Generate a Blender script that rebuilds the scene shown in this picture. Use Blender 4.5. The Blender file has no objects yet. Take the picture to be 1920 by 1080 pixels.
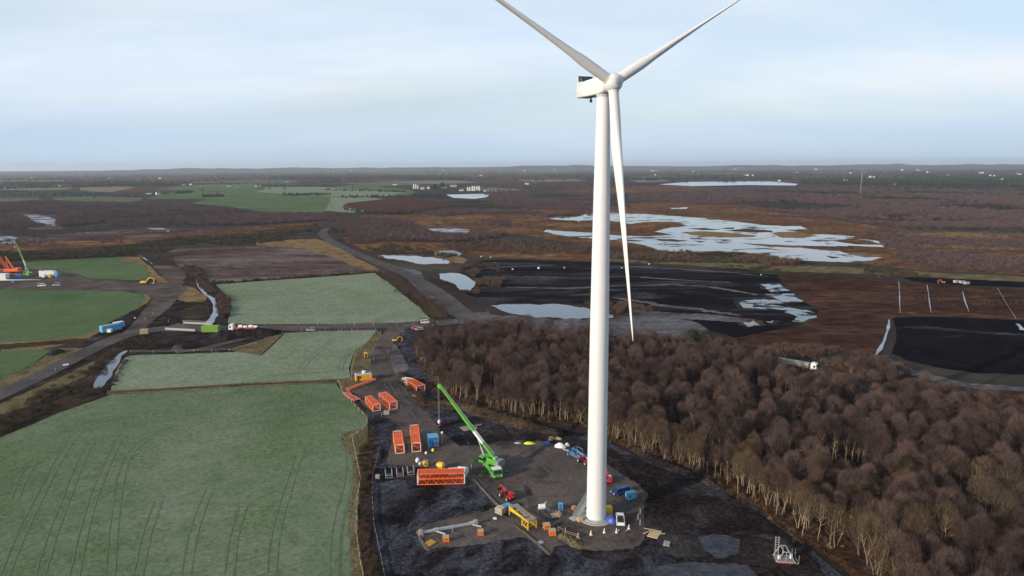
import bpy, math, random
import numpy as np
from mathutils import Vector, Matrix, noise, geometry

random.seed(7)
RNG = np.random.default_rng(7)
scene = bpy.context.scene
R = math.radians

# ------------------------------------------------------------------ camera
CAM_H = 82.5
PITCH, ROLL, FPX = R(10.14), R(0.30), 1280.0
cd = bpy.data.cameras.new('camera'); cam = bpy.data.objects.new('camera', cd)
scene.collection.objects.link(cam)
cd.sensor_width = 36.0; cd.lens = 24.0; cd.clip_start = 0.5; cd.clip_end = 120000.0
_c, _s = math.cos(PITCH), math.sin(PITCH)
FW, UP, RT = Vector((0, _c, -_s)), Vector((0, _s, _c)), Vector((1, 0, 0))
_r = RT * math.cos(ROLL) - UP * math.sin(ROLL)
_u = RT * math.sin(ROLL) + UP * math.cos(ROLL)
cam.matrix_world = Matrix(((_r.x, _u.x, -FW.x, 0), (_r.y, _u.y, -FW.y, 0), (_r.z, _u.z, -FW.z, CAM_H), (0, 0, 0, 1)))
scene.camera = cam

# ------------------------------------------------------------------ light
SUN_EL = R(17.0)
SUN_DIR = Vector((-0.820 * math.cos(SUN_EL), -0.572 * math.cos(SUN_EL), math.sin(SUN_EL)))   # towards the sun
sd = bpy.data.lights.new('sun', 'SUN'); sun = bpy.data.objects.new('sun', sd)
scene.collection.objects.link(sun)
sd.energy = 5.0; sd.angle = R(0.6); sd.color = (1.0, 0.86, 0.70)
sun.rotation_euler = SUN_DIR.to_track_quat('Z', 'Y').to_euler()

world = bpy.data.worlds.new('World'); scene.world = world; world.use_nodes = True
nt = world.node_tree; N = nt.nodes; L = nt.links; N.clear()
def nd(t, **k):
    n = N.new(t)
    for a, v in k.items(): setattr(n, a, v)
    return n
out = nd('ShaderNodeOutputWorld'); bg = nd('ShaderNodeBackground'); bg.inputs['Strength'].default_value = 0.15
sky = nd('ShaderNodeTexSky', sky_type='NISHITA'); sky.sun_disc = False
sky.sun_elevation = SUN_EL; sky.sun_rotation = math.atan2(SUN_DIR.x, SUN_DIR.y)
sky.altitude = 80; sky.air_density = 1.0; sky.dust_density = 1.2; sky.ozone_density = 1.6
tc = nd('ShaderNodeTexCoord')
sep = nd('ShaderNodeSeparateXYZ'); L.new(tc.outputs['Generated'], sep.inputs[0])
# a thin veil of high cloud with blue gaps: direction projected on a flat layer far above
mx = nd('ShaderNodeMath', operation='MAXIMUM'); mx.inputs[1].default_value = 0.0; L.new(sep.outputs['Z'], mx.inputs[0])
ad = nd('ShaderNodeMath', operation='ADD'); ad.inputs[1].default_value = 0.11; L.new(mx.outputs[0], ad.inputs[0])
dx = nd('ShaderNodeMath', operation='DIVIDE'); L.new(sep.outputs['X'], dx.inputs[0]); L.new(ad.outputs[0], dx.inputs[1])
dy = nd('ShaderNodeMath', operation='DIVIDE'); L.new(sep.outputs['Y'], dy.inputs[0]); L.new(ad.outputs[0], dy.inputs[1])
cb = nd('ShaderNodeCombineXYZ'); L.new(dx.outputs[0], cb.inputs[0]); L.new(dy.outputs[0], cb.inputs[1])
mp = nd('ShaderNodeMapping'); mp.inputs['Rotation'].default_value = (0, 0, R(-28)); mp.inputs['Scale'].default_value = (0.22, 0.40, 1)
mp.inputs['Location'].default_value = (3.1, 0.6, 0)
L.new(cb.outputs[0], mp.inputs[0])
n1 = nd('ShaderNodeTexNoise'); n1.inputs['Scale'].default_value = 1.0; n1.inputs['Detail'].default_value = 4.5; n1.inputs['Roughness'].default_value = 0.52; n1.inputs['Distortion'].default_value = 0.35
L.new(mp.outputs[0], n1.inputs['Vector'])
cr = nd('ShaderNodeValToRGB'); cr.color_ramp.elements[0].position = 0.32; cr.color_ramp.elements[1].position = 0.58
cr.color_ramp.elements[0].color = (0.52, 0.52, 0.52, 1); cr.color_ramp.elements[1].color = (0.97, 0.95, 0.95, 1)
L.new(n1.outputs[0], cr.inputs[0])
n2 = nd('ShaderNodeTexNoise'); n2.inputs['Scale'].default_value = 1.9; n2.inputs['Detail'].default_value = 4; n2.inputs['Roughness'].default_value = 0.6
L.new(mp.outputs[0], n2.inputs['Vector'])
c2 = nd('ShaderNodeValToRGB'); c2.color_ramp.elements[0].position = 0.3; c2.color_ramp.elements[1].position = 0.7
c2.color_ramp.elements[0].color = (4.6, 5.6, 6.75, 1); c2.color_ramp.elements[1].color = (6.1, 6.4, 6.75, 1)
L.new(n2.outputs[0], c2.inputs[0])
mix = nd('ShaderNodeMix', data_type='RGBA'); vz = nd('ShaderNodeMapRange', interpolation_type='SMOOTHSTEP'); vz.inputs[1].default_value = 0.24; vz.inputs[2].default_value = 0.55; vz.inputs[3].default_value = 1.0; vz.inputs[4].default_value = 0.32; L.new(sep.outputs['Z'], vz.inputs[0])
vm = nd('ShaderNodeMath', operation='MULTIPLY'); L.new(cr.outputs[0], vm.inputs[0]); L.new(vz.outputs[0], vm.inputs[1])
L.new(vm.outputs[0], mix.inputs[0]); L.new(sky.outputs[0], mix.inputs[6]); L.new(c2.outputs[0], mix.inputs[7])
# a low blue-grey bank along the horizon
hr = nd('ShaderNodeMapRange', interpolation_type='SMOOTHSTEP'); hr.inputs[1].default_value = 0.0; hr.inputs[2].default_value = 0.13; hr.inputs[3].default_value = 0.85; hr.inputs[4].default_value = 0.0
nb = nd('ShaderNodeTexNoise'); nb.inputs['Scale'].default_value = 1.6; nb.inputs['Detail'].default_value = 5
mb = nd('ShaderNodeMapping'); mb.inputs['Scale'].default_value = (1, 1, 3); L.new(tc.outputs['Generated'], mb.inputs[0]); L.new(mb.outputs[0], nb.inputs['Vector'])
nbm = nd('ShaderNodeMath', operation='MULTIPLY_ADD'); nbm.inputs[1].default_value = 0.16; L.new(nb.outputs[0], nbm.inputs[0])
nbm2 = nd('ShaderNodeMath', operation='SUBTRACT'); nbm2.inputs[1].default_value = 0.08; L.new(sep.outputs['Z'], nbm2.inputs[0]); L.new(nbm2.outputs[0], nbm.inputs[2])
L.new(nbm.outputs[0], hr.inputs[0])
mix2 = nd('ShaderNodeMix', data_type='RGBA'); L.new(hr.outputs[0], mix2.inputs[0]); L.new(mix.outputs[2], mix2.inputs[6]); mix2.inputs[7].default_value = (3.5, 4.6, 5.9, 1)
L.new(mix2.outputs[2], bg.inputs['Color']); L.new(bg.outputs[0], out.inputs[0])

scene.view_settings.view_transform = 'Standard'; scene.view_settings.look = 'None'
scene.view_settings.exposure = 0.0; scene.view_settings.gamma = 1.0; scene.view_settings.use_curve_mapping = False
scene.cycles.use_denoising = True
scene.cycles.max_bounces = 5; scene.cycles.diffuse_bounces = 2; scene.cycles.glossy_bounces = 2
scene.cycles.volume_bounces = 0; scene.cycles.transparent_max_bounces = 4
scene.cycles.use_adaptive_sampling = True; scene.cycles.adaptive_threshold = 0.02

# ------------------------------------------------------------------ helpers
def G(px, py, z=0.0):
    """the point of the land that stands at this place of the photograph"""
    u2, v2 = px - 960.0, 540.0 - py
    u = u2 * math.cos(ROLL) + v2 * math.sin(ROLL); v = -u2 * math.sin(ROLL) + v2 * math.cos(ROLL)
    d = FW * FPX + RT * u + UP * v
    t = (z - CAM_H) / d.z
    return Vector((d.x * t, d.y * t, z))
def depth_of(p): return (p - Vector((0, 0, CAM_H))).dot(FW)

def link(o): scene.collection.objects.link(o); return o
def tag(o, label=None, cat=None, group=None, kind=None):
    if label: o['label'] = label
    if cat: o['category'] = cat
    if group: o['group'] = group
    if kind: o['kind'] = kind
    return o
def thing(name, label, cat, loc=(0, 0, 0), rotz=0.0, group=None):
    o = bpy.data.objects.new(name, None); link(o); o.empty_display_size = 0.5
    o.location = loc; o.rotation_euler = (0, 0, rotz)
    return tag(o, label, cat, group)
def kids(o): return [c for c in o.children]
def dup(root, loc, rotz=None, label=None, group=None, scale=None):
    r = root.copy(); link(r); r.location = loc
    if rotz is not None: r.rotation_euler = (0, 0, rotz)
    if label: r['label'] = label
    if group: r['group'] = group
    if scale: r.scale = (scale,) * 3 if not hasattr(scale, '__len__') else scale
    for ch in list(root.children):
        c = ch.copy(); link(c); c.parent = r
        for g in list(ch.children):
            d = g.copy(); link(d); d.parent = c
    return r

class MB:
    """collects shapes and links them as ONE mesh object"""
    def __init__(s): s.v = []; s.f = []; s.m = []; s.sm = []; s.cur = 0; s.smooth = False
    def add(s, vs, fs):
        b = len(s.v); s.v += [tuple(v) for v in vs]
        for f in fs: s.f.append(tuple(i + b for i in f)); s.m.append(s.cur); s.sm.append(s.smooth)
        return s
    def box(s, c, d, rz=0.0, rot=None, taper=1.0, shift=(0, 0)):
        x, y, z = d[0] / 2, d[1] / 2, d[2] / 2
        vs = []
        for k, (a, b, e) in enumerate([(-1, -1, -1), (1, -1, -1), (1, 1, -1), (-1, 1, -1), (-1, -1, 1), (1, -1, 1), (1, 1, 1), (-1, 1, 1)]):
            t = taper if e > 0 else 1.0; sh = shift if e > 0 else (0, 0)
            vs.append(Vector((a * x * t + sh[0], b * y * t + sh[1], e * z)))
        M = rot if rot is not None else Matrix.Rotation(rz, 3, 'Z')
        vs = [M @ v + Vector(c) for v in vs]
        return s.add(vs, [(0, 3, 2, 1), (4, 5, 6, 7), (0, 1, 5, 4), (1, 2, 6, 5), (2, 3, 7, 6), (3, 0, 4, 7)])
    def beam(s, p0, p1, w, h=None):
        p0, p1 = Vector(p0), Vector(p1); d = p1 - p0; ln = d.length
        if ln < 1e-6: return s
        q = d.to_track_quat('X', 'Z').to_matrix()
        return s.box((p0 + p1) / 2, (ln, w, h or w), rot=q)
    def tube(s, p0, p1, r0, r1=None, n=8, cap=True):
        p0, p1 = Vector(p0), Vector(p1); r1 = r0 if r1 is None else r1
        q = (p1 - p0).to_track_quat('Z', 'Y').to_matrix(); vs = []
        for p, r in ((p0, r0), (p1, r1)):
            for k in range(n):
                a = 2 * math.pi * k / n; vs.append(p + q @ Vector((r * math.cos(a), r * math.sin(a), 0)))
        fs = [(k, (k + 1) % n, n + (k + 1) % n, n + k) for k in range(n)]
        old = s.smooth; s.smooth = n > 7; s.add(vs, fs); s.smooth = old
        if cap: s.add(vs[:n], [tuple(range(n))[::-1]]); s.add(vs[n:], [tuple(range(n))])
        return s
    def loft(s, rings, closed=True, cap=True, smooth=True):
        n = len(rings[0]); vs = [p for r in rings for p in r]; fs = []
        for i in range(len(rings) - 1):
            for k in range(n if closed else n - 1):
                fs.append((i * n + k, i * n + (k + 1) % n, (i + 1) * n + (k + 1) % n, (i + 1) * n + k))
        old = s.smooth; s.smooth = smooth; s.add(vs, fs); s.smooth = old
        if cap: s.add(rings[0], [tuple(range(n))[::-1]]); s.add(rings[-1], [tuple(range(n))])
        return s
    def poly(s, pts, z0, z1):
        n = len(pts); vs = [(x, y, z0) for x, y in pts] + [(x, y, z1) for x, y in pts]
        return s.add(vs, [tuple(range(n))[::-1], tuple(range(n, 2 * n))] + [(k, (k + 1) % n, n + (k + 1) % n, n + k) for k in range(n)])
    def prism(s, prof, y0, y1):
        """side profile in x,z swept along y"""
        n = len(prof); vs = [(x, y0, z) for x, z in prof] + [(x, y1, z) for x, z in prof]
        return s.add(vs, [tuple(range(n)), tuple(range(n, 2 * n))[::-1]] + [(k, n + k, n + (k + 1) % n, (k + 1) % n) for k in range(n)])
    def build(s, name, mats, parent=None, bevel=0.0):
        me = bpy.data.meshes.new(name); me.from_pydata(s.v, [], s.f)
        mats = mats if isinstance(mats, (list, tuple)) else [mats]
        for m in mats: me.materials.append(m)
        me.polygons.foreach_set('material_index', s.m); me.polygons.foreach_set('use_smooth', s.sm)
        me.validate(); me.update()
        o = bpy.data.objects.new(name, me); link(o)
        if parent is not None: o.parent = parent
        if bevel:
            b = o.modifiers.new('bevel', 'BEVEL'); b.width = bevel; b.segments = 2; b.limit_method = 'ANGLE'; b.angle_limit = R(40)
        return o

# ------------------------------------------------------------------ materials
def newmat(name):
    m = bpy.data.materials.new(name); m.use_nodes = True
    t = m.node_tree; t.nodes.clear()
    o = t.nodes.new('ShaderNodeOutputMaterial'); b = t.nodes.new('ShaderNodeBsdfPrincipled'); t.links.new(b.outputs[0], o.inputs[0])
    return m, t, b
def ramp(t, fac, stops, const=False):
    r = t.nodes.new('ShaderNodeValToRGB'); e = r.color_ramp.elements
    if const: r.color_ramp.interpolation = 'CONSTANT'
    while len(e) < len(stops): e.new(0.5)
    for k, (p, c) in enumerate(stops):
        e[k].position = p; e[k].color = (c, c, c, 1) if not hasattr(c, '__len__') else (*c, 1)
    t.links.new(fac, r.inputs[0]); return r.outputs[0]
def tnoise(t, vec, scale, detail=5, rough=0.55, dist=0.0):
    n = t.nodes.new('ShaderNodeTexNoise'); n.inputs['Scale'].default_value = scale; n.inputs['Detail'].default_value = detail
    n.inputs['Roughness'].default_value = rough; n.inputs['Distortion'].default_value = dist
    t.links.new(vec, n.inputs['Vector']); return n.outputs[0]
def tmix(t, fac, a, b, mode='MIX'):
    m = t.nodes.new('ShaderNodeMix'); m.data_type = 'RGBA'; m.blend_type = mode
    for s, v in ((m.inputs[0], fac), (m.inputs[6], a), (m.inputs[7], b)):
        if hasattr(v, 'is_output'): t.links.new(v, s)
        elif hasattr(v, '__len__'): s.default_value = (*v, 1)
        else: s.default_value = v
    return m.outputs[2]
def tmap(t, rot=0.0, sc=(1, 1, 1), loc=(0, 0, 0), obj=False):
    if obj: v = t.nodes.new('ShaderNodeTexCoord').outputs['Object']
    else: v = t.nodes.new('ShaderNodeNewGeometry').outputs['Position']
    r1 = t.nodes.new('ShaderNodeMapping'); r1.inputs['Rotation'].default_value = (0, 0, rot); t.links.new(v, r1.inputs[0])
    m = t.nodes.new('ShaderNodeMapping'); m.inputs['Scale'].default_value = sc; m.inputs['Location'].default_value = loc
    t.links.new(r1.outputs[0], m.inputs[0]); return m.outputs[0]
def tbump(t, b, h, strength, dist):
    n = t.nodes.new('ShaderNodeBump'); n.inputs['Strength'].default_value = strength; n.inputs['Distance'].default_value = dist
    t.links.new(h, n.inputs['Height']); t.links.new(n.outputs[0], b.inputs['Normal'])
def paint(name, col, rough=0.45, metal=0.0, dirt=0.25, dirtcol=(0.08, 0.07, 0.06), scale=1.2, emit=0):
    m, t, b = newmat(name); v = tmap(t, obj=True)
    f = ramp(t, tnoise(t, v, scale, 6, 0.65), [(0.45, 0.0), (0.8, dirt)])
    t.links.new(tmix(t, f, col, dirtcol), b.inputs['Base Color'])
    t.links.new(ramp(t, tnoise(t, v, scale * 3, 4), [(0.3, max(0.05, rough - 0.1)), (0.7, min(1, rough + 0.15))]), b.inputs['Roughness'])
    b.inputs['Metallic'].default_value = metal
    return m
def gmat(name, cols, s1=0.02, s2=0.6, amp=0.35, frost=None, rough=0.95, bump=0.5, bdist=0.3, bscale=1.5, st=(1, 1, 1), rot=0.0, spec=0.0, third=None, extra=None, loc=(0, 0, 0)):
    """ground: a colour ramp over broad noise, broken by fine noise, frost lying in patches"""
    m, t, b = newmat(name); v = tmap(t, rot, st, loc); v0 = tmap(t)
    k = len(cols); stops = [(0.30 + 0.40 * i / max(1, k - 1), c) for i, c in enumerate(cols)]
    c = ramp(t, tnoise(t, v, s1, 9, 0.62, 0.4), stops)
    fine = ramp(t, tnoise(t, v, s2, 8, 0.7), [(0.30, max(.12, 1 - amp * 1.5)), (0.70, 1 + amp * 1.5)])
    c = tmix(t, 1.0, c, fine, 'MULTIPLY')
    if third:                                              # (colour, scale, low, high)
        f = ramp(t, tnoise(t, v, third[1], 7, 0.65, 0.6), [(third[2], 0.0), (third[3], 1.0)])
        c = tmix(t, f, c, third[0])
    if frost:                                              # (colour, scale, low, high, amount)
        f = ramp(t, tnoise(t, v, frost[1], 8, 0.68, 0.8), [(frost[2], 0.0), (frost[3], frost[4])])
        f2 = ramp(t, tnoise(t, v0, frost[1] * 9, 6, 0.75), [(0.38, 0.15), (0.62, 1.0)])
        f = tmix(t, 1.0, f, f2, 'MULTIPLY')
        c = tmix(t, f, c, frost[0])
    if extra: c = extra(t, c)
    t.links.new(c, b.inputs['Base Color']); b.inputs['Roughness'].default_value = rough
    b.inputs['Specular IOR Level'].default_value = spec
    if bump: tbump(t, b, tnoise(t, v0, bscale, 6, 0.65), bump, bdist)
    return m
# ------------------------------------------------------------------ land
LAYER = 0.03
NP_ = [0]
def zlay(layer):
    NP_[0] += 1; return layer * LAYER + NP_[0] * 0.0002
def outline(pts, jit=1.0, seg=5.0, closed=True, seed=0.0):
    """pixel outline -> natural, slightly ragged outline on the land"""
    res = []; n = len(pts)
    for i in range(n if closed else n - 1):
        a, b = pts[i], pts[(i + 1) % n]
        ln = math.hypot(b[0] - a[0], b[1] - a[1]); k = max(1, int(ln / seg))
        for j in range(k):
            t = j / k; px, py = a[0] + (b[0] - a[0]) * t, a[1] + (b[1] - a[1]) * t
            g = G(px, py); dep = depth_of(g) / FPX
            q = Vector((g.x / (dep * 14) + seed, g.y / (dep * 14), 0.3)); am = dep * jit * 3.2
            q2 = q * 3.3
            ox = noise.noise(q) + 0.45 * noise.noise(q2); oy = noise.noise(q + Vector((31, 7, 5))) + 0.45 * noise.noise(q2 + Vector((3, 17, 9)))
            res.append(Vector((g.x + ox * am, g.y + oy * am * 1.6, 0)))
    return res
def patch(name, pts, mat, layer, jit=1.5, seg=5.0, kind='structure', label=None, flat=None, cat=None):
    P = flat if flat else outline(pts, jit, seg, seed=pts[0][0] * 0.37)
    z = zlay(layer)
    tri = geometry.tessellate_polygon([P])
    me = bpy.data.meshes.new(name); vs = [(p.x, p.y, z) for p in P]
    fs = []
    for a, b, c in tri:
        cr_ = (P[b] - P[a]).cross(P[c] - P[a]).z
        if abs(cr_) < 1e-9: continue
        fs.append((a, b, c) if cr_ > 0 else (a, c, b))
    me.from_pydata(vs, [], fs); me.materials.append(mat); me.update()
    o = bpy.data.objects.new(name, me); link(o); tag(o, label, cat, kind=kind); return o
def strip(name, line, mat, layer, jit=0.5, kind='structure', label=None):
    """a band along pixel points (x, y, width in metres)"""
    C = []; 
    for i in range(len(line) - 1):
        a, b = line[i], line[i + 1]; k = max(1, int(math.hypot(b[0] - a[0], b[1] - a[1]) / 6))
        for j in range(k):
            t = j / k; C.append((G(a[0] + (b[0] - a[0]) * t, a[1] + (b[1] - a[1]) * t), a[2] + (b[2] - a[2]) * t))
    C.append((G(line[-1][0], line[-1][1]), line[-1][2]))
    for _ in range(3):
        C = [C[0]] + [((C[i - 1][0] + C[i][0] * 2 + C[i + 1][0]) / 4, C[i][1]) for i in range(1, len(C) - 1)] + [C[-1]]
    vs = []; fs = []; z = zlay(layer)
    for i, (p, w) in enumerate(C):
        d = (C[min(i + 1, len(C) - 1)][0] - C[max(i - 1, 0)][0]); d.z = 0; d.normalize(); nrm = Vector((-d.y, d.x, 0))
        q = Vector((p.x * 0.3 / max(w, .5), p.y * 0.3 / max(w, .5), 0))
        a = w / 2 * (1 + jit * noise.noise(q)); b_ = w / 2 * (1 + jit * noise.noise(q + Vector((9, 9, 9))))
        vs += [(p.x + nrm.x * a, p.y + nrm.y * a, z), (p.x - nrm.x * b_, p.y - nrm.y * b_, z)]
    for i in range(len(C) - 1): fs.append((2 * i, 2 * i + 1, 2 * i + 3, 2 * i + 2))
    me = bpy.data.meshes.new(name); me.from_pydata(vs, [], fs); me.materials.append(mat); me.update()
    o = bpy.data.objects.new(name, me); link(o); tag(o, label, kind=kind); return o
def ridge(name, line, mat, base_z=0.0, label=None, rough=0.35, kind='structure', res=0.8, cat=None):
    """a heap or bank along pixel points (x, y, width m, height m)"""
    C = []
    for i in range(len(line) - 1):
        a, b = line[i], line[i + 1]; A, B = G(a[0], a[1]), G(b[0], b[1]); k = max(1, int((B - A).length / res))
        for j in range(k):
            t = j / k; C.append((A.lerp(B, t), a[2] + (b[2] - a[2]) * t, a[3] + (b[3] - a[3]) * t))
    C.append((G(line[-1][0], line[-1][1]), line[-1][2], line[-1][3]))
    wmax = max(l[2] for l in line); M_ = max(6, min(24, int(wmax / res))); vs = []; fs = []
    for i, (p, w, h) in enumerate(C):
        d = (C[min(i + 1, len(C) - 1)][0] - C[max(i - 1, 0)][0]); d.z = 0; d.normalize(); nrm = Vector((-d.y, d.x, 0))
        e = min(1.0, min(i, len(C) - 1 - i) * res / max(w * 0.5, 0.5)) ; e = math.sin(e * math.pi / 2)
        for k in range(M_ + 1):
            s = k / M_ * 2 - 1; pr = max(0.0, math.cos(s * math.pi / 2)) ** 1.1
            q = p + nrm * (s * w / 2 * (0.85 + 0.3 * noise.noise(p * 0.4)))
            nz = noise.noise(q * (0.9 / max(h, .4))) + 0.5 * noise.noise(q * (2.3 / max(h, .4)))
            vs.append((q.x, q.y, base_z - 0.02 + h * pr * e * (1 + rough * nz)))
    m = M_ + 1
    for i in range(len(C) - 1):
        for k in range(M_): fs.append((i * m + k, i * m + k + 1, (i + 1) * m + k + 1, (i + 1) * m + k))
    me = bpy.data.meshes.new(name); me.from_pydata(vs, [], fs); me.materials.append(mat); me.update()
    o = bpy.data.objects.new(name, me); link(o); tag(o, label, cat, kind=kind); return o

# tractor lines and mottled frost in the grass
def tramlines(rot, gap=9.0, amt=0.35):
    def f(t, c):
        v = tmap(t, rot)
        w = t.nodes.new('ShaderNodeTexWave'); w.wave_type = 'BANDS'; w.bands_direction = 'X'; w.inputs['Scale'].default_value = 0.314 / gap * 1.0
        w.inputs['Distortion'].default_value = 5.0; w.inputs['Detail'].default_value = 1.0; w.inputs['Detail Scale'].default_value = 0.12
        t.links.new(v, w.inputs['Vector'])
        a = ramp(t, w.outputs[1], [(0.0, 1.0), (0.006, 1.0), (0.018, 0.0)])
        w2 = t.nodes.new('ShaderNodeTexWave'); w2.bands_direction = 'X'; w2.inputs['Scale'].default_value = 0.314 / gap; w2.inputs['Phase Offset'].default_value = 1.0
        w2.inputs['Distortion'].default_value = 5.0; w2.inputs['Detail'].default_value = 1.0; w2.inputs['Detail Scale'].default_value = 0.12
        t.links.new(v, w2.inputs['Vector']); b_ = ramp(t, w2.outputs[1], [(0.0, 1.0), (0.006, 1.0), (0.018, 0.0)])
        s_ = tmix(t, 1.0, a, b_, 'LIGHTEN')
        g = ramp(t, tnoise(t, tmap(t), 0.03, 4), [(0.46, 0.0), (0.62, amt)])
        return tmix(t, tmix(t, 1.0, s_, g, 'MULTIPLY'), c, (0.035, 0.055, 0.04))
    return f
FR = (0.27, 0.31, 0.33)
M_grass = gmat('frosted_grass', [(0.078, 0.120, 0.054), (0.108, 0.154, 0.078), (0.150, 0.184, 0.108)], 0.018, 0.9, 0.34, ((0.235, 0.26, 0.205), 0.02, 0.40, 0.70, 0.70), bump=0.6, bdist=0.12, bscale=2.2, extra=tramlines(R(62), 9))
M_grass_pale = gmat('pale_frosted_grass', [(0.125, 0.168, 0.090), (0.160, 0.205, 0.125), (0.205, 0.235, 0.165)], 0.012, 0.5, 0.26, ((0.32, 0.34, 0.29), 0.016, 0.36, 0.75, 0.65), bump=0.4, bdist=0.12, extra=tramlines(R(20), 12, .22))
M_grass_green = gmat('green_winter_grass', [(0.062, 0.106, 0.038), (0.084, 0.128, 0.054), (0.110, 0.148, 0.070)], 0.012, 0.6, 0.22, ((0.18, 0.23, 0.19), 0.02, 0.42, 0.8, 0.5), bump=0.4, bdist=0.12, extra=tramlines(R(75), 14, .2))
M_verge = gmat('rough_grass_verge', [(0.060, 0.062, 0.030), (0.13, 0.105, 0.055), (0.20, 0.155, 0.085)], 0.12, 1.2, 0.5, ((0.25, 0.26, 0.25), 0.08, 0.5, 0.8, 0.4), bump=1.0, bdist=0.4)
M_straw = gmat('straw_grass', [(0.11, 0.07, 0.035), (0.20, 0.135, 0.065), (0.27, 0.19, 0.10)], 0.10, 0.9, 0.5, bump=0.9, bdist=0.4)
M_bog = gmat('brown_bog', [(0.026, 0.017, 0.015), (0.070, 0.038, 0.027), (0.100, 0.054, 0.033), (0.165, 0.100, 0.050)], 0.008, 0.09, 0.65, st=(.7, 1, 1), bump=0.8, bdist=0.8, bscale=0.4, third=((0.038, 0.027, 0.024), 0.025, 0.50, 0.60))
M_russet = gmat('russet_heath', [(0.070, 0.032, 0.020), (0.135, 0.066, 0.032), (0.215, 0.125, 0.055)], 0.012, 0.1, 0.65, bump=0.8, bdist=0.6, bscale=.5, third=((0.05, 0.038, 0.03), 0.03, 0.5, 0.68))
M_moor = gmat('frosted_moor', [(0.036, 0.024, 0.020), (0.085, 0.056, 0.046), (0.15, 0.108, 0.088)], 0.02, 0.12, 0.6, ((0.22, 0.21, 0.225), 0.02, 0.45, 0.72, 0.75), st=(.35, 1, 1), bump=0.6, bdist=.4, bscale=.6)
M_peat = gmat('black_peat', [(0.006, 0.0055, 0.007), (0.009, 0.008, 0.010), (0.017, 0.014, 0.016)], 0.03, 0.5, 0.5, ((0.15, 0.155, 0.18), 0.05, 0.50, 0.70, 0.8), st=(.25, 1, 1), bump=1.0, bdist=0.35, bscale=1.0)
M_peat_dark = gmat('wet_black_peat', [(0.005, 0.005, 0.007), (0.008, 0.007, 0.010), (0.013, 0.012, 0.015)], 0.04, 0.6, 0.4, ((0.12, 0.13, 0.16), 0.03, 0.60, 0.78, 0.5), bump=0.9, bdist=0.3, bscale=1.2)
M_mud = gmat('frosted_black_mud', [(0.009, 0.008, 0.010), (0.016, 0.013, 0.015), (0.032, 0.026, 0.026)], 0.12, 1.2, 0.6, ((0.15, 0.165, 0.215), 0.14, 0.42, 0.66, 0.9), st=(1, .55, 1), rot=R(25), bump=1.6, bdist=0.45, bscale=1.1)
M_mud2 = gmat('trodden_black_mud', [(0.010, 0.008, 0.009), (0.021, 0.016, 0.016), (0.046, 0.036, 0.033)], 0.06, 1.0, 0.6, ((0.15, 0.155, 0.17), 0.09, 0.50, 0.74, 0.75), bump=1.3, bdist=0.4, bscale=1.2)
M_stone = gmat('crushed_stone', [(0.072, 0.058, 0.052), (0.104, 0.086, 0.076), (0.135, 0.112, 0.098)], 0.05, 1.8, 0.35, ((0.14, 0.135, 0.14), 0.08, 0.5, 0.78, 0.4), bump=0.8, bdist=0.10, bscale=4.0, third=((0.034, 0.029, 0.030), 0.08, 0.50, 0.66))
M_stone_pale = gmat('pale_crushed_stone', [(0.06, 0.053, 0.05), (0.09, 0.08, 0.072), (0.12, 0.108, 0.10)], 0.08, 2.2, 0.4, bump=0.8, bdist=0.10, bscale=4.0)
M_track = gmat('stone_track', [(0.060, 0.052, 0.052), (0.090, 0.080, 0.078), (0.12, 0.108, 0.105)], 0.05, 1.2, 0.3, bump=0.5, bdist=0.10, bscale=3.0)
M_track_frost = gmat('frosted_spoil', [(0.030, 0.026, 0.027), (0.075, 0.070, 0.072), (0.14, 0.13, 0.125)], 0.05, 0.5, 0.4, ((0.28, 0.28, 0.31), 0.04, 0.42, 0.7, 0.8), st=(.6, 1, 1), bump=0.8, bdist=0.3)
M_heather = gmat('cutaway_heather', [(0.030, 0.015, 0.012), (0.056, 0.028, 0.020), (0.090, 0.046, 0.029)], 0.03, 0.16, 0.6, st=(.5, 1, 1), bump=0.9, bdist=0.3, bscale=.9, third=((0.17, 0.11, 0.055), 0.05, 0.60, 0.78))
M_redfield = gmat('red_brown_stubble', [(0.060, 0.026, 0.022), (0.088, 0.036, 0.030)], 0.02, 0.2, 0.3)
M_litter = gmat('birch_wood_floor', [(0.022, 0.016, 0.013), (0.045, 0.027, 0.018), (0.075, 0.044, 0.026)], 0.10, 0.9, 0.5, ((0.13, 0.13, 0.15), 0.04, 0.56, 0.75, 0.4), bump=1.2, bdist=0.4)
M_fern = gmat('dead_bracken', [(0.030, 0.018, 0.012), (0.080, 0.040, 0.020), (0.15, 0.080, 0.038)], 0.25, 1.6, 0.6, bump=1.4, bdist=0.4)
M_bank = gmat('dark_ditch_bank', [(0.020, 0.016, 0.013), (0.045, 0.033, 0.024), (0.085, 0.060, 0.035)], 0.06, 0.9, 0.5, ((0.15, 0.16, 0.18), 0.06, 0.55, 0.78, 0.5), bump=1.4, bdist=0.5)
M_bare = gmat('bare_tilled_earth', [(0.045, 0.036, 0.036), (0.06, 0.048, 0.046)], 0.02, 0.3, 0.3)
M_farland = gmat('distant_country', [(0.018, 0.019, 0.018), (0.034, 0.029, 0.028), (0.052, 0.050, 0.036), (0.09, 0.10, 0.062)], 0.0012, 0.012, 0.5, st=(.6, 1, 1), bump=0, third=((0.050, 0.036, 0.038), 0.003, 0.48, 0.6))
M_farpasture = gmat('distant_pasture', [(0.07, 0.098, 0.050), (0.105, 0.130, 0.075), (0.155, 0.165, 0.105)], 0.004, 0.02, 0.25, bump=0)
M_fartan = gmat('distant_tan_field', [(0.16, 0.135, 0.095), (0.22, 0.19, 0.14)], 0.004, 0.02, 0.25, bump=0)

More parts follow.
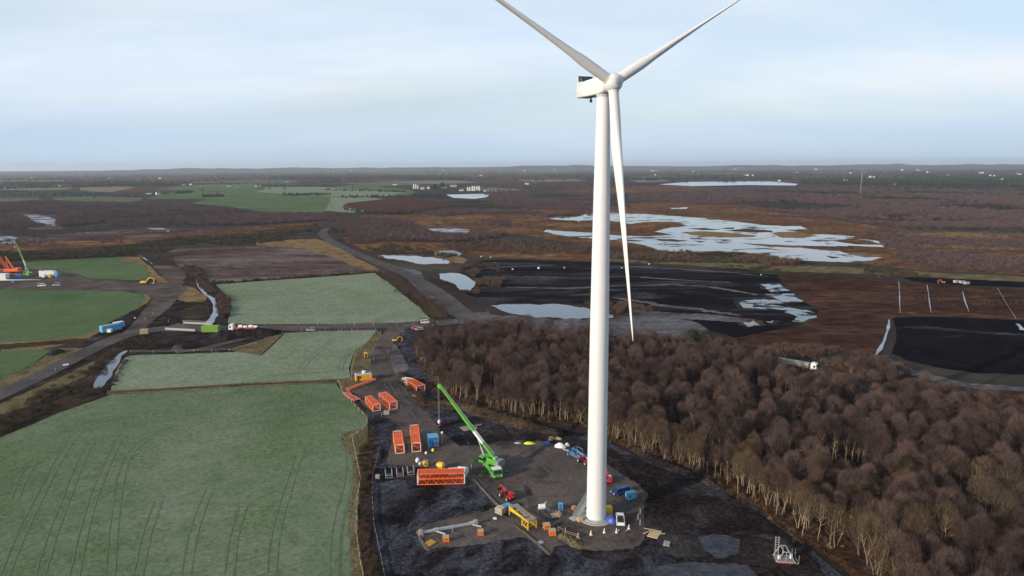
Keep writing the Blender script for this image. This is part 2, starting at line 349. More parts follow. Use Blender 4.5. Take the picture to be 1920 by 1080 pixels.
m, t, b = newmat('still_water'); b.inputs['Base Color'].default_value = (0.012, 0.036, 0.066, 1); b.inputs['Roughness'].default_value = 0.05
b.inputs['Specular IOR Level'].default_value = 0.6
tbump(t, b, tnoise(t, tmap(t), 0.5, 4), 0.08, 0.05); M_water = m
m, t, b = newmat('skin_of_ice'); v = tmap(t)
t.links.new(ramp(t, tnoise(t, v, 0.08, 8, .6), [(0.35, (0.10, 0.12, 0.15)), (0.6, (0.26, 0.29, 0.34))]), b.inputs['Base Color'])
b.inputs['Roughness'].default_value = 0.28; M_ice = m
m, t, b = newmat('frozen_puddle'); v = tmap(t)
t.links.new(ramp(t, tnoise(t, v, 0.9, 8, .7), [(0.38, (0.012, 0.012, 0.016)), (0.70, (0.050, 0.056, 0.082))]), b.inputs['Base Color'])
t.links.new(ramp(t, tnoise(t, v, 0.5, 6, .7), [(0.4, .25), (0.6, .9)]), b.inputs['Roughness']); tbump(t, b, tnoise(t, v, 2.0, 6), .6, .15); M_puddle = m
def flooded(name, col, sc, lo, hi, seed=0):
    m, t, b = newmat(name); v = tmap(t, 0, (.55, 1, 1), (seed, 0, 0)); f = ramp(t, tnoise(t, v, sc, 10, .68, .5), [(lo, 0.0), (hi, 1.0)])
    t.links.new(tmix(t, f, (0.012, 0.036, 0.066), col), b.inputs['Base Color']); t.links.new(ramp(t, f, [(0.0, .05), (.6, .95)]), b.inputs['Roughness'])
    t.links.new(ramp(t, f, [(0.0, .6), (.6, .05)]), b.inputs['Specular IOR Level']); return m
M_flood = flooded('flooded_bog', (0.085, 0.055, 0.035), 0.035, .56, .60)
m, t, b = newmat('patchy_ice'); v = tmap(t, 0, (.5, 1, 1)); f = ramp(t, tnoise(t, v, .045, 9, .7, .6), [(.44, 0.0), (.56, 1.0)])
t.links.new(tmix(t, f, (0.055, 0.042, 0.038), (0.26, 0.29, 0.35)), b.inputs['Base Color']); t.links.new(ramp(t, f, [(0, .95), (1, .3)]), b.inputs['Roughness']); M_icep = m
M_flood2 = flooded('flooded_peat', (0.016, 0.013, 0.014), 0.09, .53, .57)
m, t, b = newmat('teal_pool'); b.inputs['Base Color'].default_value = (0.03, 0.10, 0.10, 1); b.inputs['Roughness'].default_value = 0.3; M_teal = m

# base sheet to the horizon
def ring_ground():
    rs = [0, 60, 120, 250, 500, 1000, 2000, 4000, 8000, 16000, 30000]; n = 48; vs = [(0, 200, 0)]; fs = []
    for r in rs[1:]:
        for k in range(n): a = 2 * math.pi * k / n; vs.append((r * math.cos(a), 200 + r * math.sin(a), 0))
    for k in range(n): fs.append((0, 1 + k, 1 + (k + 1) % n))
    for i in range(len(rs) - 2):
        for k in range(n): fs.append((1 + i * n + k, 1 + (i + 1) * n + k, 1 + (i + 1) * n + (k + 1) % n, 1 + i * n + (k + 1) % n))
    me = bpy.data.meshes.new('ground'); me.from_pydata(vs, [], fs); me.materials.append(M_bog); me.update()
    o = bpy.data.objects.new('ground', me); link(o); o['kind'] = 'structure'
ring_ground()

# --- far country, beyond about two kilometres
patch('far_country', [(-300, 352), (-300, 314.2), (960, 313.5), (2200, 309.5), (2200, 346), (1600, 349), (1240, 338), (960, 345), (800, 343), (480, 338), (260, 360)], M_farland, 1, 1.2, 14)
far = [
 (M_farpasture, [(0, 338), (60, 336), (118, 337), (118, 340), (60, 341), (0, 341)]), (M_fartan, [(0, 351), (60, 350), (140, 352), (120, 356), (60, 357), (0, 356)]),
 (M_fartan, [(150, 351), (240, 349), (250, 352), (210, 360), (172, 359), (150, 356)]), (M_farpasture, [(0, 371), (70, 370), (75, 375), (20, 378), (0, 378)]),
 (M_farpasture, [(100, 370), (180, 369), (270, 371), (265, 376), (235, 379), (150, 377), (100, 375)]), (M_bare, [(240, 378), (290, 373), (390, 373), (360, 381), (280, 381), (250, 381)]),
 (M_grass_green, [(270, 373), (340, 357), (400, 352), (480, 350), (560, 349), (600, 352), (660, 347), (760, 354), (780, 360), (770, 366), (700, 370), (640, 382), (600, 402), (530, 402), (480, 395), (420, 386), (350, 381), (390, 373)]),
 (M_farpasture, [(330, 350), (400, 346), (480, 345), (480, 350), (400, 353), (340, 357), (290, 355)]), (M_farpasture, [(340, 341), (480, 338), (560, 339), (560, 342), (480, 344), (400, 343)]),
 (M_grass_pale, [(500, 352), (600, 350), (640, 353), (760, 361), (735, 367), (620, 368), (540, 364), (480, 360)]), (M_farpasture, [(640, 343), (740, 341), (800, 345), (700, 350)]),
 (M_grass_pale, [(620, 370), (700, 371), (720, 373), (650, 381), (640, 388), (690, 396), (660, 399), (610, 395), (618, 380)]),
 (M_redfield, [(632, 383), (680, 375), (760, 372), (840, 379), (843, 388), (800, 397), (735, 402), (690, 394), (650, 390)]),
 (M_fartan, [(700, 341), (860, 338), (900, 342), (820, 345)]), (M_fartan, [(860, 352), (930, 352), (990, 356), (930, 359)]),
 (M_farpasture, [(1790, 372), (1840, 369), (1920, 371), (1990, 371), (1990, 380), (1900, 378), (1850, 374)]), (M_farpasture, [(1160, 330), (1260, 329), (1300, 332), (1220, 334)]),
 (M_farpasture, [(1450, 333), (1560, 331), (1680, 332), (1640, 335), (1500, 336)]), (M_farpasture, [(1700, 331), (1840, 329), (1900, 331), (1800, 334)]), (M_fartan, [(1270, 325), (1400, 324), (1420, 326), (1330, 327)]),
 (M_fartan, [(1180, 338), (1240, 337), (1260, 340), (1200, 342)]), (M_farpasture, [(1500, 322), (1650, 321), (1700, 323), (1560, 325)]), (M_farpasture, [(700, 325), (860, 324), (900, 326), (760, 328)]),
 (M_farpasture, [(80, 328), (200, 327), (240, 329), (140, 331)]), (M_fartan, [(960, 338), (1080, 336), (1100, 339), (1000, 341)]), (M_farpasture, [(930, 322), (1080, 321), (1100, 324), (980, 325)]),
 (M_russet, [(1020, 360), (1110, 352), (1250, 348), (1380, 352), (1300, 358), (1180, 362), (1090, 366)]),
]
for k, (mm, pp) in enumerate(far): patch('distant_field', pp, mm, 2 + (k % 3), 0.5, 10)

# --- middle distance
patch('bog', [(-80, 440), (60, 442), (150, 436), (240, 430), (420, 428), (440, 434), (360, 448), (200, 456), (0, 466), (-80, 466)], M_moor, 2)
patch('heath', [(-80, 458), (60, 452), (180, 452), (330, 440), (480, 424), (610, 416), (625, 424), (480, 440), (330, 452), (180, 462), (0, 474), (-80, 476)], M_russet, 3)
patch('moor', [(20, 398), (90, 396), (125, 408), (120, 430), (60, 432), (30, 415)], M_moor, 3)
patch('ice', [(44, 403), (70, 402), (104, 411), (103, 424), (85, 420), (62, 414)], M_icep, 4, .8)
patch('ice', [(-20, 444), (20, 443), (34, 445), (30, 456), (8, 458), (-20, 457)], M_icep, 4, .8)
patch('ice', [(272, 428), (298, 427), (320, 431), (316, 435), (290, 431)], M_icep, 4, .6)
patch('ice', [(798, 428), (850, 427), (880, 431), (874, 439), (840, 437), (812, 433)], M_icep, 4, .7)
patch('moor', [(300, 478), (330, 466), (480, 462), (560, 450), (600, 452), (640, 476), (700, 505), (708, 512), (560, 520), (400, 531), (350, 505)], M_moor, 3)
patch('straw_bank', [(598, 448), (625, 458), (660, 478), (712, 505), (706, 511), (660, 498), (620, 482), (570, 466), (480, 460), (480, 452), (560, 449)], M_straw, 4)
patch('straw_bank', [(640, 440), (760, 445), (860, 456), (980, 466), (1110, 472), (1110, 490), (940, 483), (860, 480), (815, 470), (740, 474), (690, 470), (650, 455)], M_russet, 2)
patch('straw_bank', [(812, 470), (856, 480), (880, 487), (866, 494), (838, 490), (815, 483)], M_straw, 3)
patch('heath', [(960, 395), (1110, 386), (1300, 392), (1500, 402), (1700, 432), (2000, 440), (2000, 520), (1700, 505), (1640, 496), (1400, 474), (1110, 462), (980, 440), (920, 420)], M_russet, 1)
patch('heath', [(1180, 382), (1280, 377), (1400, 386), (1560, 402), (1480, 408), (1300, 400), (1190, 396)], M_russet, 2)

patch('straw_bank', [(1110, 474), (1280, 484), (1440, 496), (1640, 503), (1760, 512), (1990, 522), (1990, 531), (1880, 527), (1760, 521), (1640, 514), (1450, 508), (1280, 497), (1110, 487)], M_verge, 3, 2.0)
patch('heath', [(700, 395), (900, 392), (1000, 400), (1020, 408), (960, 412), (1010, 425), (980, 440), (880, 446), (760, 440), (680, 430), (640, 420)], M_russet, 1, 2.5)
patch('heath', [(1640, 440), (1780, 436), (1990, 446), (1990, 470), (1850, 468), (1720, 462)], M_straw, 2, 2.5)
patch('heath', [(1620, 485), (1760, 478), (1900, 492), (1990, 498), (1990, 515), (1800, 508), (1680, 500)], M_russet, 3, 2.5)
# black peat workings
for ln in ([(905, 520, 3), (1000, 519, 4), (1110, 521, 2)], [(950, 539, 2), (1050, 541, 5), (1150, 537, 6), (1250, 533, 6), (1330, 538, 5), (1420, 553, 3)], [(1150, 558, 3), (1230, 570, 6), (1310, 581, 6), (1390, 592, 4)], [(1180, 500, 3), (1280, 505, 4), (1370, 511, 4), (1440, 519, 2)], [(890, 505, 3), (960, 500, 4), (1040, 497, 3)], [(1200, 520, 4), (1290, 526, 3), (1370, 530, 4)]):
    strip('pale_spoil_line', ln, M_track_frost, 5, 1.6)
patch('peat_working', [(872, 500), (905, 488), (960, 487), (1060, 489), (1160, 494), (1280, 503), (1370, 510), (1455, 515), (1475, 540), (1530, 570), (1534, 596), (1500, 612), (1440, 615), (1380, 612), (1300, 608), (1210, 586), (1110, 572), (930, 568), (880, 555), (850, 535), (850, 515)], M_peat, 4, 1.2)
patch('peat_flat', [(1200, 586), (1290, 582), (1400, 596), (1440, 613), (1530, 610), (1520, 640), (1400, 640), (1320, 618)], M_peat_dark, 5)
patch('frosted_ground', [(890, 596), (960, 592), (1110, 598), (1190, 592), (1260, 595), (1310, 606), (1330, 620), (1290, 640), (1180, 634), (1100, 628), (960, 612)], M_track_frost, 6, 1.2)
patch('frosted_ground', [(1180, 580), (1240, 585), (1330, 590), (1420, 600), (1400, 606), (1300, 600), (1200, 592)], M_track_frost, 7)
patch('spoil_strip', [(810, 553), (850, 566), (890, 585), (935, 590), (985, 605), (960, 612), (880, 606), (840, 590), (800, 560), (770, 530), (740, 500), (790, 510)], M_track_frost, 6)
patch('heather_flat', [(1455, 513), (1560, 515), (1700, 530), (1990, 548), (1990, 606), (1920, 602), (1680, 592), (1663, 606), (1650, 640), (1655, 668), (1560, 665), (1440, 652), (1330, 642), (1400, 630), (1470, 616), (1530, 600), (1534, 580), (1490, 556), (1470, 530)], M_heather, 5, 1.0)
patch('peat_flat', [(1690, 520), (1770, 522), (1880, 528), (1990, 530), (1990, 540), (1880, 539), (1780, 534), (1710, 528)], M_peat_dark, 7)
patch('black_pit', [(1672, 596), (1760, 594), (1900, 600), (1990, 604), (1990, 705), (1900, 702), (1830, 700), (1760, 690), (1700, 676), (1672, 664), (1680, 640), (1678, 615)], M_peat_dark, 7, 1.0)
patch('pale_bank', [(1680, 616), (1720, 617), (1800, 623), (1900, 630), (1990, 634), (1990, 628), (1900, 626), (1800, 619), (1720, 611)], M_mud2, 8)
patch('frosted_ground', [(1630, 666), (1660, 669), (1720, 697), (1800, 717), (1920, 727), (1990, 728), (1990, 736), (1880, 733), (1780, 724), (1700, 702), (1645, 678)], M_track_frost, 7)
patch('bracken', [(1640, 690), (1720, 712), (1800, 735), (1990, 745), (1990, 800), (1880, 790), (1800, 770), (1700, 735), (1620, 705)], M_fern, 6)

def pond(pts, isl=(), lay=9, jit=1.2, mat=None):
    if max(p[1] for p in pts) > 400:
        cx_ = sum(p[0] for p in pts) / len(pts); cy_ = sum(p[1] for p in pts) / len(pts); q = []
        for x, y in pts: d_ = math.hypot(x - cx_, (y - cy_) * 3) or 1; q.append((x + (x - cx_) / d_ * 7, y + (y - cy_) * 3 / d_ * 2.2))
        patch('reed_margin', q, M_russet if cy_ < 500 else M_bank, lay - 1, jit * 2.4, 3.0)
    patch('pond', pts, mat or M_water, lay, jit * 1.9, 3.0)
    for mm, pp in isl: patch('islet', pp, mm, lay + 1, 1.3, 3.0)
pond([(1018, 409), (1050, 408), (1080, 407), (1100, 402), (1150, 399), (1200, 401), (1290, 407), (1370, 415), (1440, 423), (1505, 426), (1512, 430), (1470, 431), (1510, 439), (1560, 441), (1605, 442), (1602, 448), (1640, 451), (1682, 459), (1660, 464), (1590, 461), (1560, 466), (1590, 477), (1652, 483), (1640, 489), (1600, 492), (1560, 492), (1480, 488), (1440, 483), (1400, 473), (1330, 471), (1290, 474), (1240, 470), (1195, 457), (1150, 451), (1100, 447), (1060, 443), (1018, 435), (1022, 431), (1060, 434), (1110, 437), (1120, 425), (1080, 414), (1040, 412)], mat=M_flood, isl=
 [(M_russet, [(1085, 414), (1140, 413), (1180, 420), (1215, 416), (1262, 416), (1290, 424), (1250, 428), (1228, 435), (1265, 441), (1205, 444), (1150, 441), (1105, 436), (1090, 425)]),
  (M_straw, [(1278, 436), (1320, 434), (1370, 437), (1418, 442), (1410, 445), (1350, 446), (1295, 441)]),
  (M_straw, [(1444, 437), (1480, 434), (1520, 439), (1535, 443), (1500, 446), (1468, 446)]),
  (M_bog, [(1290, 429), (1320, 428), (1352, 431), (1320, 432)]), (M_bog, [(1355, 428), (1378, 427), (1376, 430), (1358, 430)]),
  (M_bog, [(1360, 433), (1400, 429), (1450, 433), (1448, 436), (1400, 436)]),
  (M_bog, [(1228, 448), (1260, 449), (1290, 452), (1270, 454), (1238, 452)]), (M_bog, [(1300, 452), (1324, 453), (1310, 455)]), (M_bog, [(1340, 454), (1372, 456), (1350, 457)]),
  (M_russet, [(1385, 456), (1440, 459), (1530, 462), (1600, 462), (1640, 468), (1600, 472), (1545, 470), (1500, 465), (1440, 463)]),
  (M_russet, [(1600, 447), (1630, 452), (1660, 460), (1600, 458), (1560, 452)]), (M_bog, [(1545, 480), (1575, 483), (1560, 485)]), (M_bog, [(1545, 457), (1565, 458), (1550, 459)])], jit=1.0)
pond([(1236, 346), (1290, 341), (1440, 340), (1498, 345), (1490, 348), (1400, 347), (1300, 349)], jit=.4)
pond([(838, 365), (925, 363), (920, 369), (890, 373), (850, 371)], jit=.4)
pond([(1255, 390), (1290, 389), (1288, 392), (1260, 392)], jit=.4)
pond([(1362, 367), (1400, 366), (1422, 368), (1380, 369)], jit=.4)
pond([(1440, 425), (1500, 424), (1512, 429), (1470, 430)], jit=.4)
pond([(712, 480), (770, 480), (812, 483), (844, 491), (836, 496), (780, 495), (760, 489), (716, 485)])
pond([(822, 514), (860, 513), (893, 530), (880, 545), (862, 543), (850, 532), (828, 524)])
pond([(922, 573), (960, 571), (1060, 572), (1106, 580), (1110, 588), (1152, 591), (1150, 597), (1060, 598), (1000, 595), (955, 588)])
pond([(1384, 566), (1430, 562), (1460, 565), (1470, 569), (1448, 574), (1480, 577), (1526, 586), (1531, 595), (1510, 605), (1484, 603), (1500, 594), (1470, 586), (1420, 580), (1395, 578)], [(M_russet, [(1432, 570), (1460, 569), (1452, 573), (1440, 574)]), (M_peat, [(1440, 579), (1480, 583), (1470, 587), (1440, 584)])], mat=M_flood2)
pond([(1428, 534), (1462, 533), (1480, 546), (1450, 549), (1438, 542)], mat=M_flood2)
pond([(1440, 553), (1490, 552), (1502, 566), (1470, 568), (1455, 560)], mat=M_flood2)
pond([(1388, 606), (1418, 603), (1426, 610), (1402, 613)])
pond([(1436, 604), (1454, 603), (1450, 608)])
patch('teal_pool', [(822, 471), (850, 470), (866, 476), (858, 481), (836, 479)], M_teal, 9, .6)
for ln in ([(1667, 600, .5), (1667, 614, 1.5), (1660, 630, .8), (1657, 645, 1.2), (1650, 655, 1.9), (1642, 667, .8)], [(1685, 529, .5), (1687, 545, .25), (1686, 560, .6), (1688, 588, .15)], [(1738, 535, .6), (1741, 550, .3), (1742, 565, .7), (1746, 588, .15)], [(1805, 545, .1), (1808, 563, .8), (1817, 586, .15)], [(1870, 541, .3), (1890, 575, .15), (1905, 598, .2)], [(1908, 608, 1.5), (1918, 620, 2.)]):
    strip('frozen_drain', ln, M_ice, 10, .7)

# --- fields on the left and middle
patch('site_pad', [(-80, 503), (0, 506), (120, 509), (150, 516), (165, 523), (230, 527), (290, 531), (345, 528), (352, 540), (330, 560), (300, 566), (270, 552), (235, 545), (110, 544), (0, 542), (-80, 542)], M_stone, 5)
patch('field', [(48, 492), (130, 487), (225, 483), (262, 482), (272, 500), (286, 520), (262, 526), (165, 523), (150, 515), (110, 508), (55, 505)], M_grass_green, 6, .4)
patch('straw_corner', [(228, 483), (262, 482), (275, 496), (300, 515), (318, 530), (296, 531), (283, 518), (270, 497), (240, 490)], M_straw, 7)
patch('gravel_corner', [(280, 497), (320, 499), (345, 505), (348, 520), (340, 529), (312, 530), (298, 510)], M_moor, 8)
patch('field', [(-60, 545), (0, 543), (100, 544), (230, 546), (266, 552), (275, 563), (240, 588), (200, 608), (160, 630), (60, 641), (-60, 644)], M_grass_green, 6, .4)
patch('field', [(-60, 658), (0, 658), (100, 655), (60, 684), (0, 712), (-60, 735)], M_grass_green, 6, .4)
patch('verge', [(268, 550), (283, 560), (262, 580), (225, 604), (168, 636), (60, 660), (0, 664), (0, 640), (60, 638), (160, 628), (240, 585), (272, 562)], M_straw, 5)
patch('verge', [(110, 653), (170, 655), (130, 680), (60, 712), (0, 748), (-40, 770), (-40, 735), (0, 712), (60, 684)], M_verge, 6)
patch('ditch', [(0, 647), (60, 643), (160, 635), (166, 641), (60, 651), (0, 657)], M_bank, 7)
patch('disturbed_ground', [(165, 640), (210, 600), (262, 577), (290, 560), (330, 540), (350, 528), (372, 545), (392, 560), (398, 600), (420, 606), (560, 606), (700, 606), (705, 620), (540, 624), (480, 645), (440, 660), (330, 664), (240, 665), (215, 690), (150, 700), (60, 745), (0, 775), (0, 735), (90, 690)], M_mud2, 5)
patch('straw_bank', [(325, 541), (345, 535), (372, 542), (388, 556), (385, 566), (350, 566), (322, 561)], M_straw, 7)
patch('straw_bank', [(322, 590), (360, 573), (395, 575), (398, 592), (372, 602), (345, 598)], M_bank, 7)
patch('dark_bank', [(-60, 812), (-60, 790), (0, 756), (60, 730), (120, 700), (180, 672), (215, 652), (270, 645), (300, 640), (262, 660), (228, 672), (215, 700), (205, 735), (140, 765), (60, 796), (0, 818), (-60, 835)], M_bank, 6, 1.2)
patch('straw_bank', [(30, 745), (100, 715), (150, 690), (178, 678), (172, 700), (120, 725), (50, 765), (0, 780), (0, 760)], M_verge, 7)
patch('field', [(240, 667), (330, 665), (440, 661), (486, 648), (530, 625), (600, 622), (706, 620), (690, 640), (664, 662), (655, 690), (658, 715), (560, 719), (480, 722), (300, 732), (206, 736), (215, 700), (228, 680)], M_grass_pale, 7, .5)
patch('straw_corner', [(430, 657), (482, 640), (530, 623), (533, 627), (505, 652), (488, 668)], M_verge, 8, .5)
strip('field_furrow', [(532, 627, .8), (506, 652, .8), (489, 667, .8)], M_bank, 9, .2)
patch('field', [(-140, 870), (-60, 845), (0, 822), (60, 797), (110, 776), (205, 742), (300, 735), (480, 724), (560, 722), (628, 718), (640, 732), (668, 765), (690, 786), (688, 800), (652, 815), (645, 825), (662, 862), (668, 900), (666, 1000), (672, 1100), (690, 1260), (-400, 1260)], M_grass, 7, .5)
patch('rough_strip', [(640, 815), (690, 800), (700, 806), (690, 850), (680, 900), (672, 960), (676, 1040), (690, 1120), (664, 1120), (656, 1040), (652, 960), (664, 900), (660, 860), (640, 828)], M_verge, 8, .7)
patch('field_boundary', [(200, 734), (300, 729), (480, 718), (640, 711), (662, 712), (662, 719), (632, 720), (480, 725), (300, 736), (200, 742)], M_verge, 8, .6)
strip('ditch', [(206, 737, .8), (300, 732, 1.0), (480, 721.5, 1.1), (640, 715, .8)], M_bank, 9, .4)
patch('field', [(405, 534), (480, 528), (600, 520), (706, 512), (740, 538), (780, 570), (812, 600), (760, 605), (620, 608), (480, 608), (426, 607), (430, 588), (432, 565), (415, 546)], M_grass_pale, 6, .5)
strip('hedge_bottom', [(400, 532, 3), (480, 526, 3), (600, 518, 3), (700, 511, 3)], M_bank, 7, .4)
patch('verge', [(700, 508), (716, 512), (790, 560), (845, 598), (812, 603), (775, 570), (735, 535)], M_bank, 7)
patch('verge', [(712, 622), (725, 640), (712, 670), (703, 704), (660, 716), (656, 690), (664, 664), (690, 642)], M_verge, 8, .5)
patch('verge', [(632, 714), (700, 700), (705, 712), (650, 735), (640, 732)], M_verge, 9, .5)
strip('river', [(366, 524, 2), (374, 540, 2.6), (386, 553, 2.6), (398, 560, 3), (408, 570, 4.2), (410, 580, 4.4), (403, 592, 4), (394, 603, 3.6), (388, 612, 3)], M_water, 9, .8)
strip('river', [(238, 658, 1.5), (222, 668, 3), (210, 680, 4.2), (203, 693, 4), (196, 706, 5), (187, 722, 4), (182, 730, 2)], M_water, 10, .7)
strip('river', [(262, 479, .8), (268, 484, 1.5), (276, 489, 1), (285, 495, .8)], M_icep, 9, 1.2)

# wheel marks pressed into the grass
m, t, b = newmat('pressed_grass'); t.links.new(ramp(t, tnoise(t, tmap(t), .5, 5, .7), [(.38, (0.074, 0.108, 0.054)), (.58, (0.118, 0.164, 0.085))]), b.inputs['Base Color']); b.inputs['Roughness'].default_value = .95; M_press = m
for ln in ([(196, 1100), (204, 1010), (212, 945), (218, 905), (224, 880), (235, 855), (245, 842), (262, 828), (280, 820), (300, 808)], [(60, 1100), (92, 1000), (118, 935), (135, 890), (150, 855), (166, 828)], [(126, 1100), (148, 1005), (168, 935), (182, 900), (196, 868), (206, 848), (212, 832), (226, 812), (240, 806)], [(0, 1080), (38, 990), (68, 932), (93, 882), (112, 850), (128, 825)], [(20, 940), (36, 896), (56, 868)],
           [(616, 1130), (618, 1060), (622, 1000), (632, 955), (645, 915), (650, 870), (646, 840), (630, 815)], [(640, 1130), (639, 1050), (641, 1000), (648, 960), (656, 920)], [(500, 1080), (506, 1020), (520, 960), (540, 900), (552, 860)], [(340, 1080), (352, 1010), (372, 950), (386, 920)], [(250, 1080), (268, 1000), (290, 940)], [(420, 1080), (430, 1010), (448, 950)],
           [(520, 790), (560, 770), (600, 745), (615, 735)], [(650, 800), (672, 790), (680, 782), (668, 772)], [(560, 693), (576, 672), (600, 655), (622, 636)], [(634, 700), (633, 685), (645, 665), (668, 645)], [(500, 705), (560, 700), (620, 698), (645, 690)], [(20, 600), (90, 590), (180, 580), (230, 566)], [(20, 570), (100, 562), (200, 560)]):
    for off in (0, 1.9):
        P_ = []
        for q in ln: sc_ = off * FPX / depth_of(G(q[0], q[1])); P_.append((q[0] + sc_, q[1] + sc_ * .1, .20 + .16 * random.random()))
        strip('wheel_mark', P_, M_press, 8.5, 1.3)
# roads and tracks
strip('road', [(-60, 768, 9), (0, 742, 9), (90, 698, 9), (170, 657, 9.5), (230, 630, 11), (300, 618, 13), (360, 616, 12), (430, 617, 11), (520, 615, 10), (640, 613, 10), (740, 612, 12), (830, 606, 13), (880, 601, 12)], M_track, 10, .12)
strip('road', [(245, 626, 8), (278, 596, 10), (302, 572, 14), (318, 552, 16), (330, 540, 18), (300, 536, 16), (240, 533, 14), (170, 531, 12)], M_stone, 9, .2)
strip('road', [(900, 612, 13), (870, 592, 13), (848, 572, 12), (815, 545, 12), (770, 518, 12), (720, 497, 12), (670, 477, 11), (632, 459, 11), (604, 443, 12), (600, 434, 12), (612, 428, 10), (650, 424, 7)], M_track, 11, .12)
strip('track', [(650, 424, 6), (720, 419, 6), (800, 412, 7), (880, 402, 8), (930, 390, 9)], M_moor, 8, .2)
strip('track', [(480, 447, 5), (540, 441, 5), (600, 434, 6)], M_moor, 8, .2)
strip('road', [(752, 610, 10), (738, 622, 9), (724, 640, 8.2), (716, 660, 8), (712, 680, 8), (716, 706, 11), (722, 720, 15)], M_stone, 11, .1)
strip('track', [(520, 622, 4), (440, 640, 4), (380, 655, 5), (330, 662, 4)], M_track, 8, .3)
strip('track', [(618, 372, 4), (621, 384, 4), (623, 391, 4)], M_fartan, 8, .1)
strip('track', [(35, 505, 3), (150, 499, 3), (228, 494, 3)], M_grass, 8, .1)

# the turbine site
patch('muddy_ground', [(705, 640), (760, 610), (800, 640), (810, 700), (840, 760), (900, 770), (1000, 800), (1110, 815), (1200, 860), (1300, 895), (1345, 912), (1420, 955), (1500, 1015), (1600, 1100), (1700, 1260), (700, 1260), (712, 1080), (695, 1000), (694, 900), (706, 850), (700, 800), (680, 760), (690, 715)], M_mud, 6, .6)
patch('trodden_ground', [(860, 800), (960, 805), (1110, 830), (1200, 866), (1300, 900), (1420, 960), (1500, 1020), (1560, 1100), (1380, 1110), (1250, 1040), (1190, 960), (1100, 880), (980, 830), (880, 835)], M_mud2, 8, 1.0)
patch('ditch', [(690, 800), (716, 800), (712, 850), (698, 900), (697, 950), (702, 1020), (716, 1075), (740, 1150), (700, 1150), (684, 1060), (676, 980), (672, 930), (680, 880), (690, 840)], M_bank, 9, .7)
patch('stone_hardstand', [(705, 706), (742, 712), (765, 735), (795, 770), (826, 805), (862, 838), (900, 838), (960, 828), (1010, 828), (1060, 842), (1100, 852), (1150, 880), (1190, 905), (1215, 930), (1205, 965), (1212, 1000), (1195, 1025), (1150, 1036), (1105, 1035), (1060, 1022), (1040, 1030), (1032, 1043), (1000, 1020), (975, 995), (960, 980), (940, 955), (915, 925), (892, 905), (870, 890), (835, 880), (780, 878), (722, 870), (722, 845), (738, 800), (700, 778), (680, 755), (652, 742), (665, 726)], M_stone, 9, 1.7, 3)
patch('stone_pad', [(780, 990), (830, 978), (885, 965), (930, 955), (965, 975), (1000, 1005), (930, 1018), (860, 1026), (800, 1030), (785, 1010)], M_stone, 9, 1.5, 3)
patch('muddy_ground', [(690, 780), (715, 778), (745, 798), (728, 850), (722, 880), (700, 880), (704, 840)], M_mud, 10, .8)
patch('stone_pad', [(700, 880), (780, 878), (780, 898), (705, 905)], M_mud2, 11, .8)
ridge('stone_edge', [(884, 895, .9, .3), (910, 924, 1.1, .35), (940, 955, 1.3, .4), (950, 962, 1., .3)], M_stone_pale, .2, res=.35)
ridge('stone_edge', [(962, 985, 1., .35), (985, 1002, 1.1, .4), (1010, 1022, 1.2, .4), (1032, 1043, 1., .35)], M_stone_pale, .2, res=.35)
ridge('stone_edge', [(782, 996, 1.2, .3), (796, 1024, 1.4, .4), (806, 1034, 1.2, .3)], M_stone_pale, .2, res=.35)
ridge('grassy_mound', [(1046, 1000, 3.2, .4), (1060, 1010, 4, .6), (1080, 1022, 4, .6), (1098, 1030, 3.2, .35)], M_verge, .15, res=.25, rough=.8)
ridge('earth_heap', [(1085, 1036, 4, .3), (1130, 1046, 5, .5), (1200, 1038, 5, .45), (1235, 1025, 4, .3)], M_mud2, .1, res=.4)
ridge('earth_bank', [(750, 700, 4, 1.0), (800, 760, 6, 1.6), (870, 765, 7, 2.0), (940, 788, 8, 2.4), (1000, 805, 7, 1.8), (1060, 815, 5, 1.2)], M_bank, .1, res=.7)
ridge('earth_bank', [(1180, 838, 4, 1.0), (1240, 868, 5, 1.2), (1300, 893, 4, 1.0), (1345, 912, 4, .8)], M_mud2, .1, res=.6)
ridge('earth_bank', [(392, 632, 10, 2.0), (440, 632, 14, 3.5), (500, 628, 13, 3.5), (528, 624, 8, 1.5)], M_mud2, .1, res=1.0)
ridge('earth_heap', [(322, 655, 5, 2.0), (335, 656, 6, 2.4), (350, 657, 4, 1.5)], M_mud2, .1, res=.6)
ridge('earth_heap', [(90, 668, 6, 1.6), (112, 661, 6, 1.8), (120, 658, 4, 1.0)], M_mud2, .1, res=.6)
ridge('peat_mound', [(990, 565, 6, 3), (1200, 575, 14, 3.5), (1250, 580, 12, 3)], M_bank, .1, res=1.6) if False else None
m, t, b = newmat('tyre_marked_stone'); t.links.new(ramp(t, tnoise(t, tmap(t), 1.2, 6, .7), [(.35, (0.036, 0.030, 0.028)), (.6, (0.082, 0.068, 0.060))]), b.inputs['Base Color']); b.inputs['Roughness'].default_value = .9; M_tyre = m
for ln in ([(720, 720), (745, 760), (790, 810), (850, 850), (900, 862), (960, 858), (1040, 862)], [(735, 730), (770, 790), (810, 850), (850, 872), (900, 915)], [(880, 850), (930, 905), (980, 935), (1060, 930), (1150, 905)], [(960, 840), (1010, 870), (1070, 920), (1090, 945)], [(1180, 960), (1195, 930), (1170, 905), (1120, 880)], [(900, 990), (960, 1005), (1010, 1010), (1040, 985), (1070, 960)], [(820, 830), (870, 880), (930, 895), (1010, 900)]):
    for off in (0, 2.0): strip('tyre_track', [(x + off * FPX / depth_of(G(x, y)), y, .35 + .3 * random.random()) for x, y in ln], M_tyre, 9.5, 1.2)
patch('icy_ground', [(1310, 1010), (1345, 1004), (1390, 1014), (1384, 1040), (1345, 1050), (1322, 1035)], M_puddle, 10, 1.4)
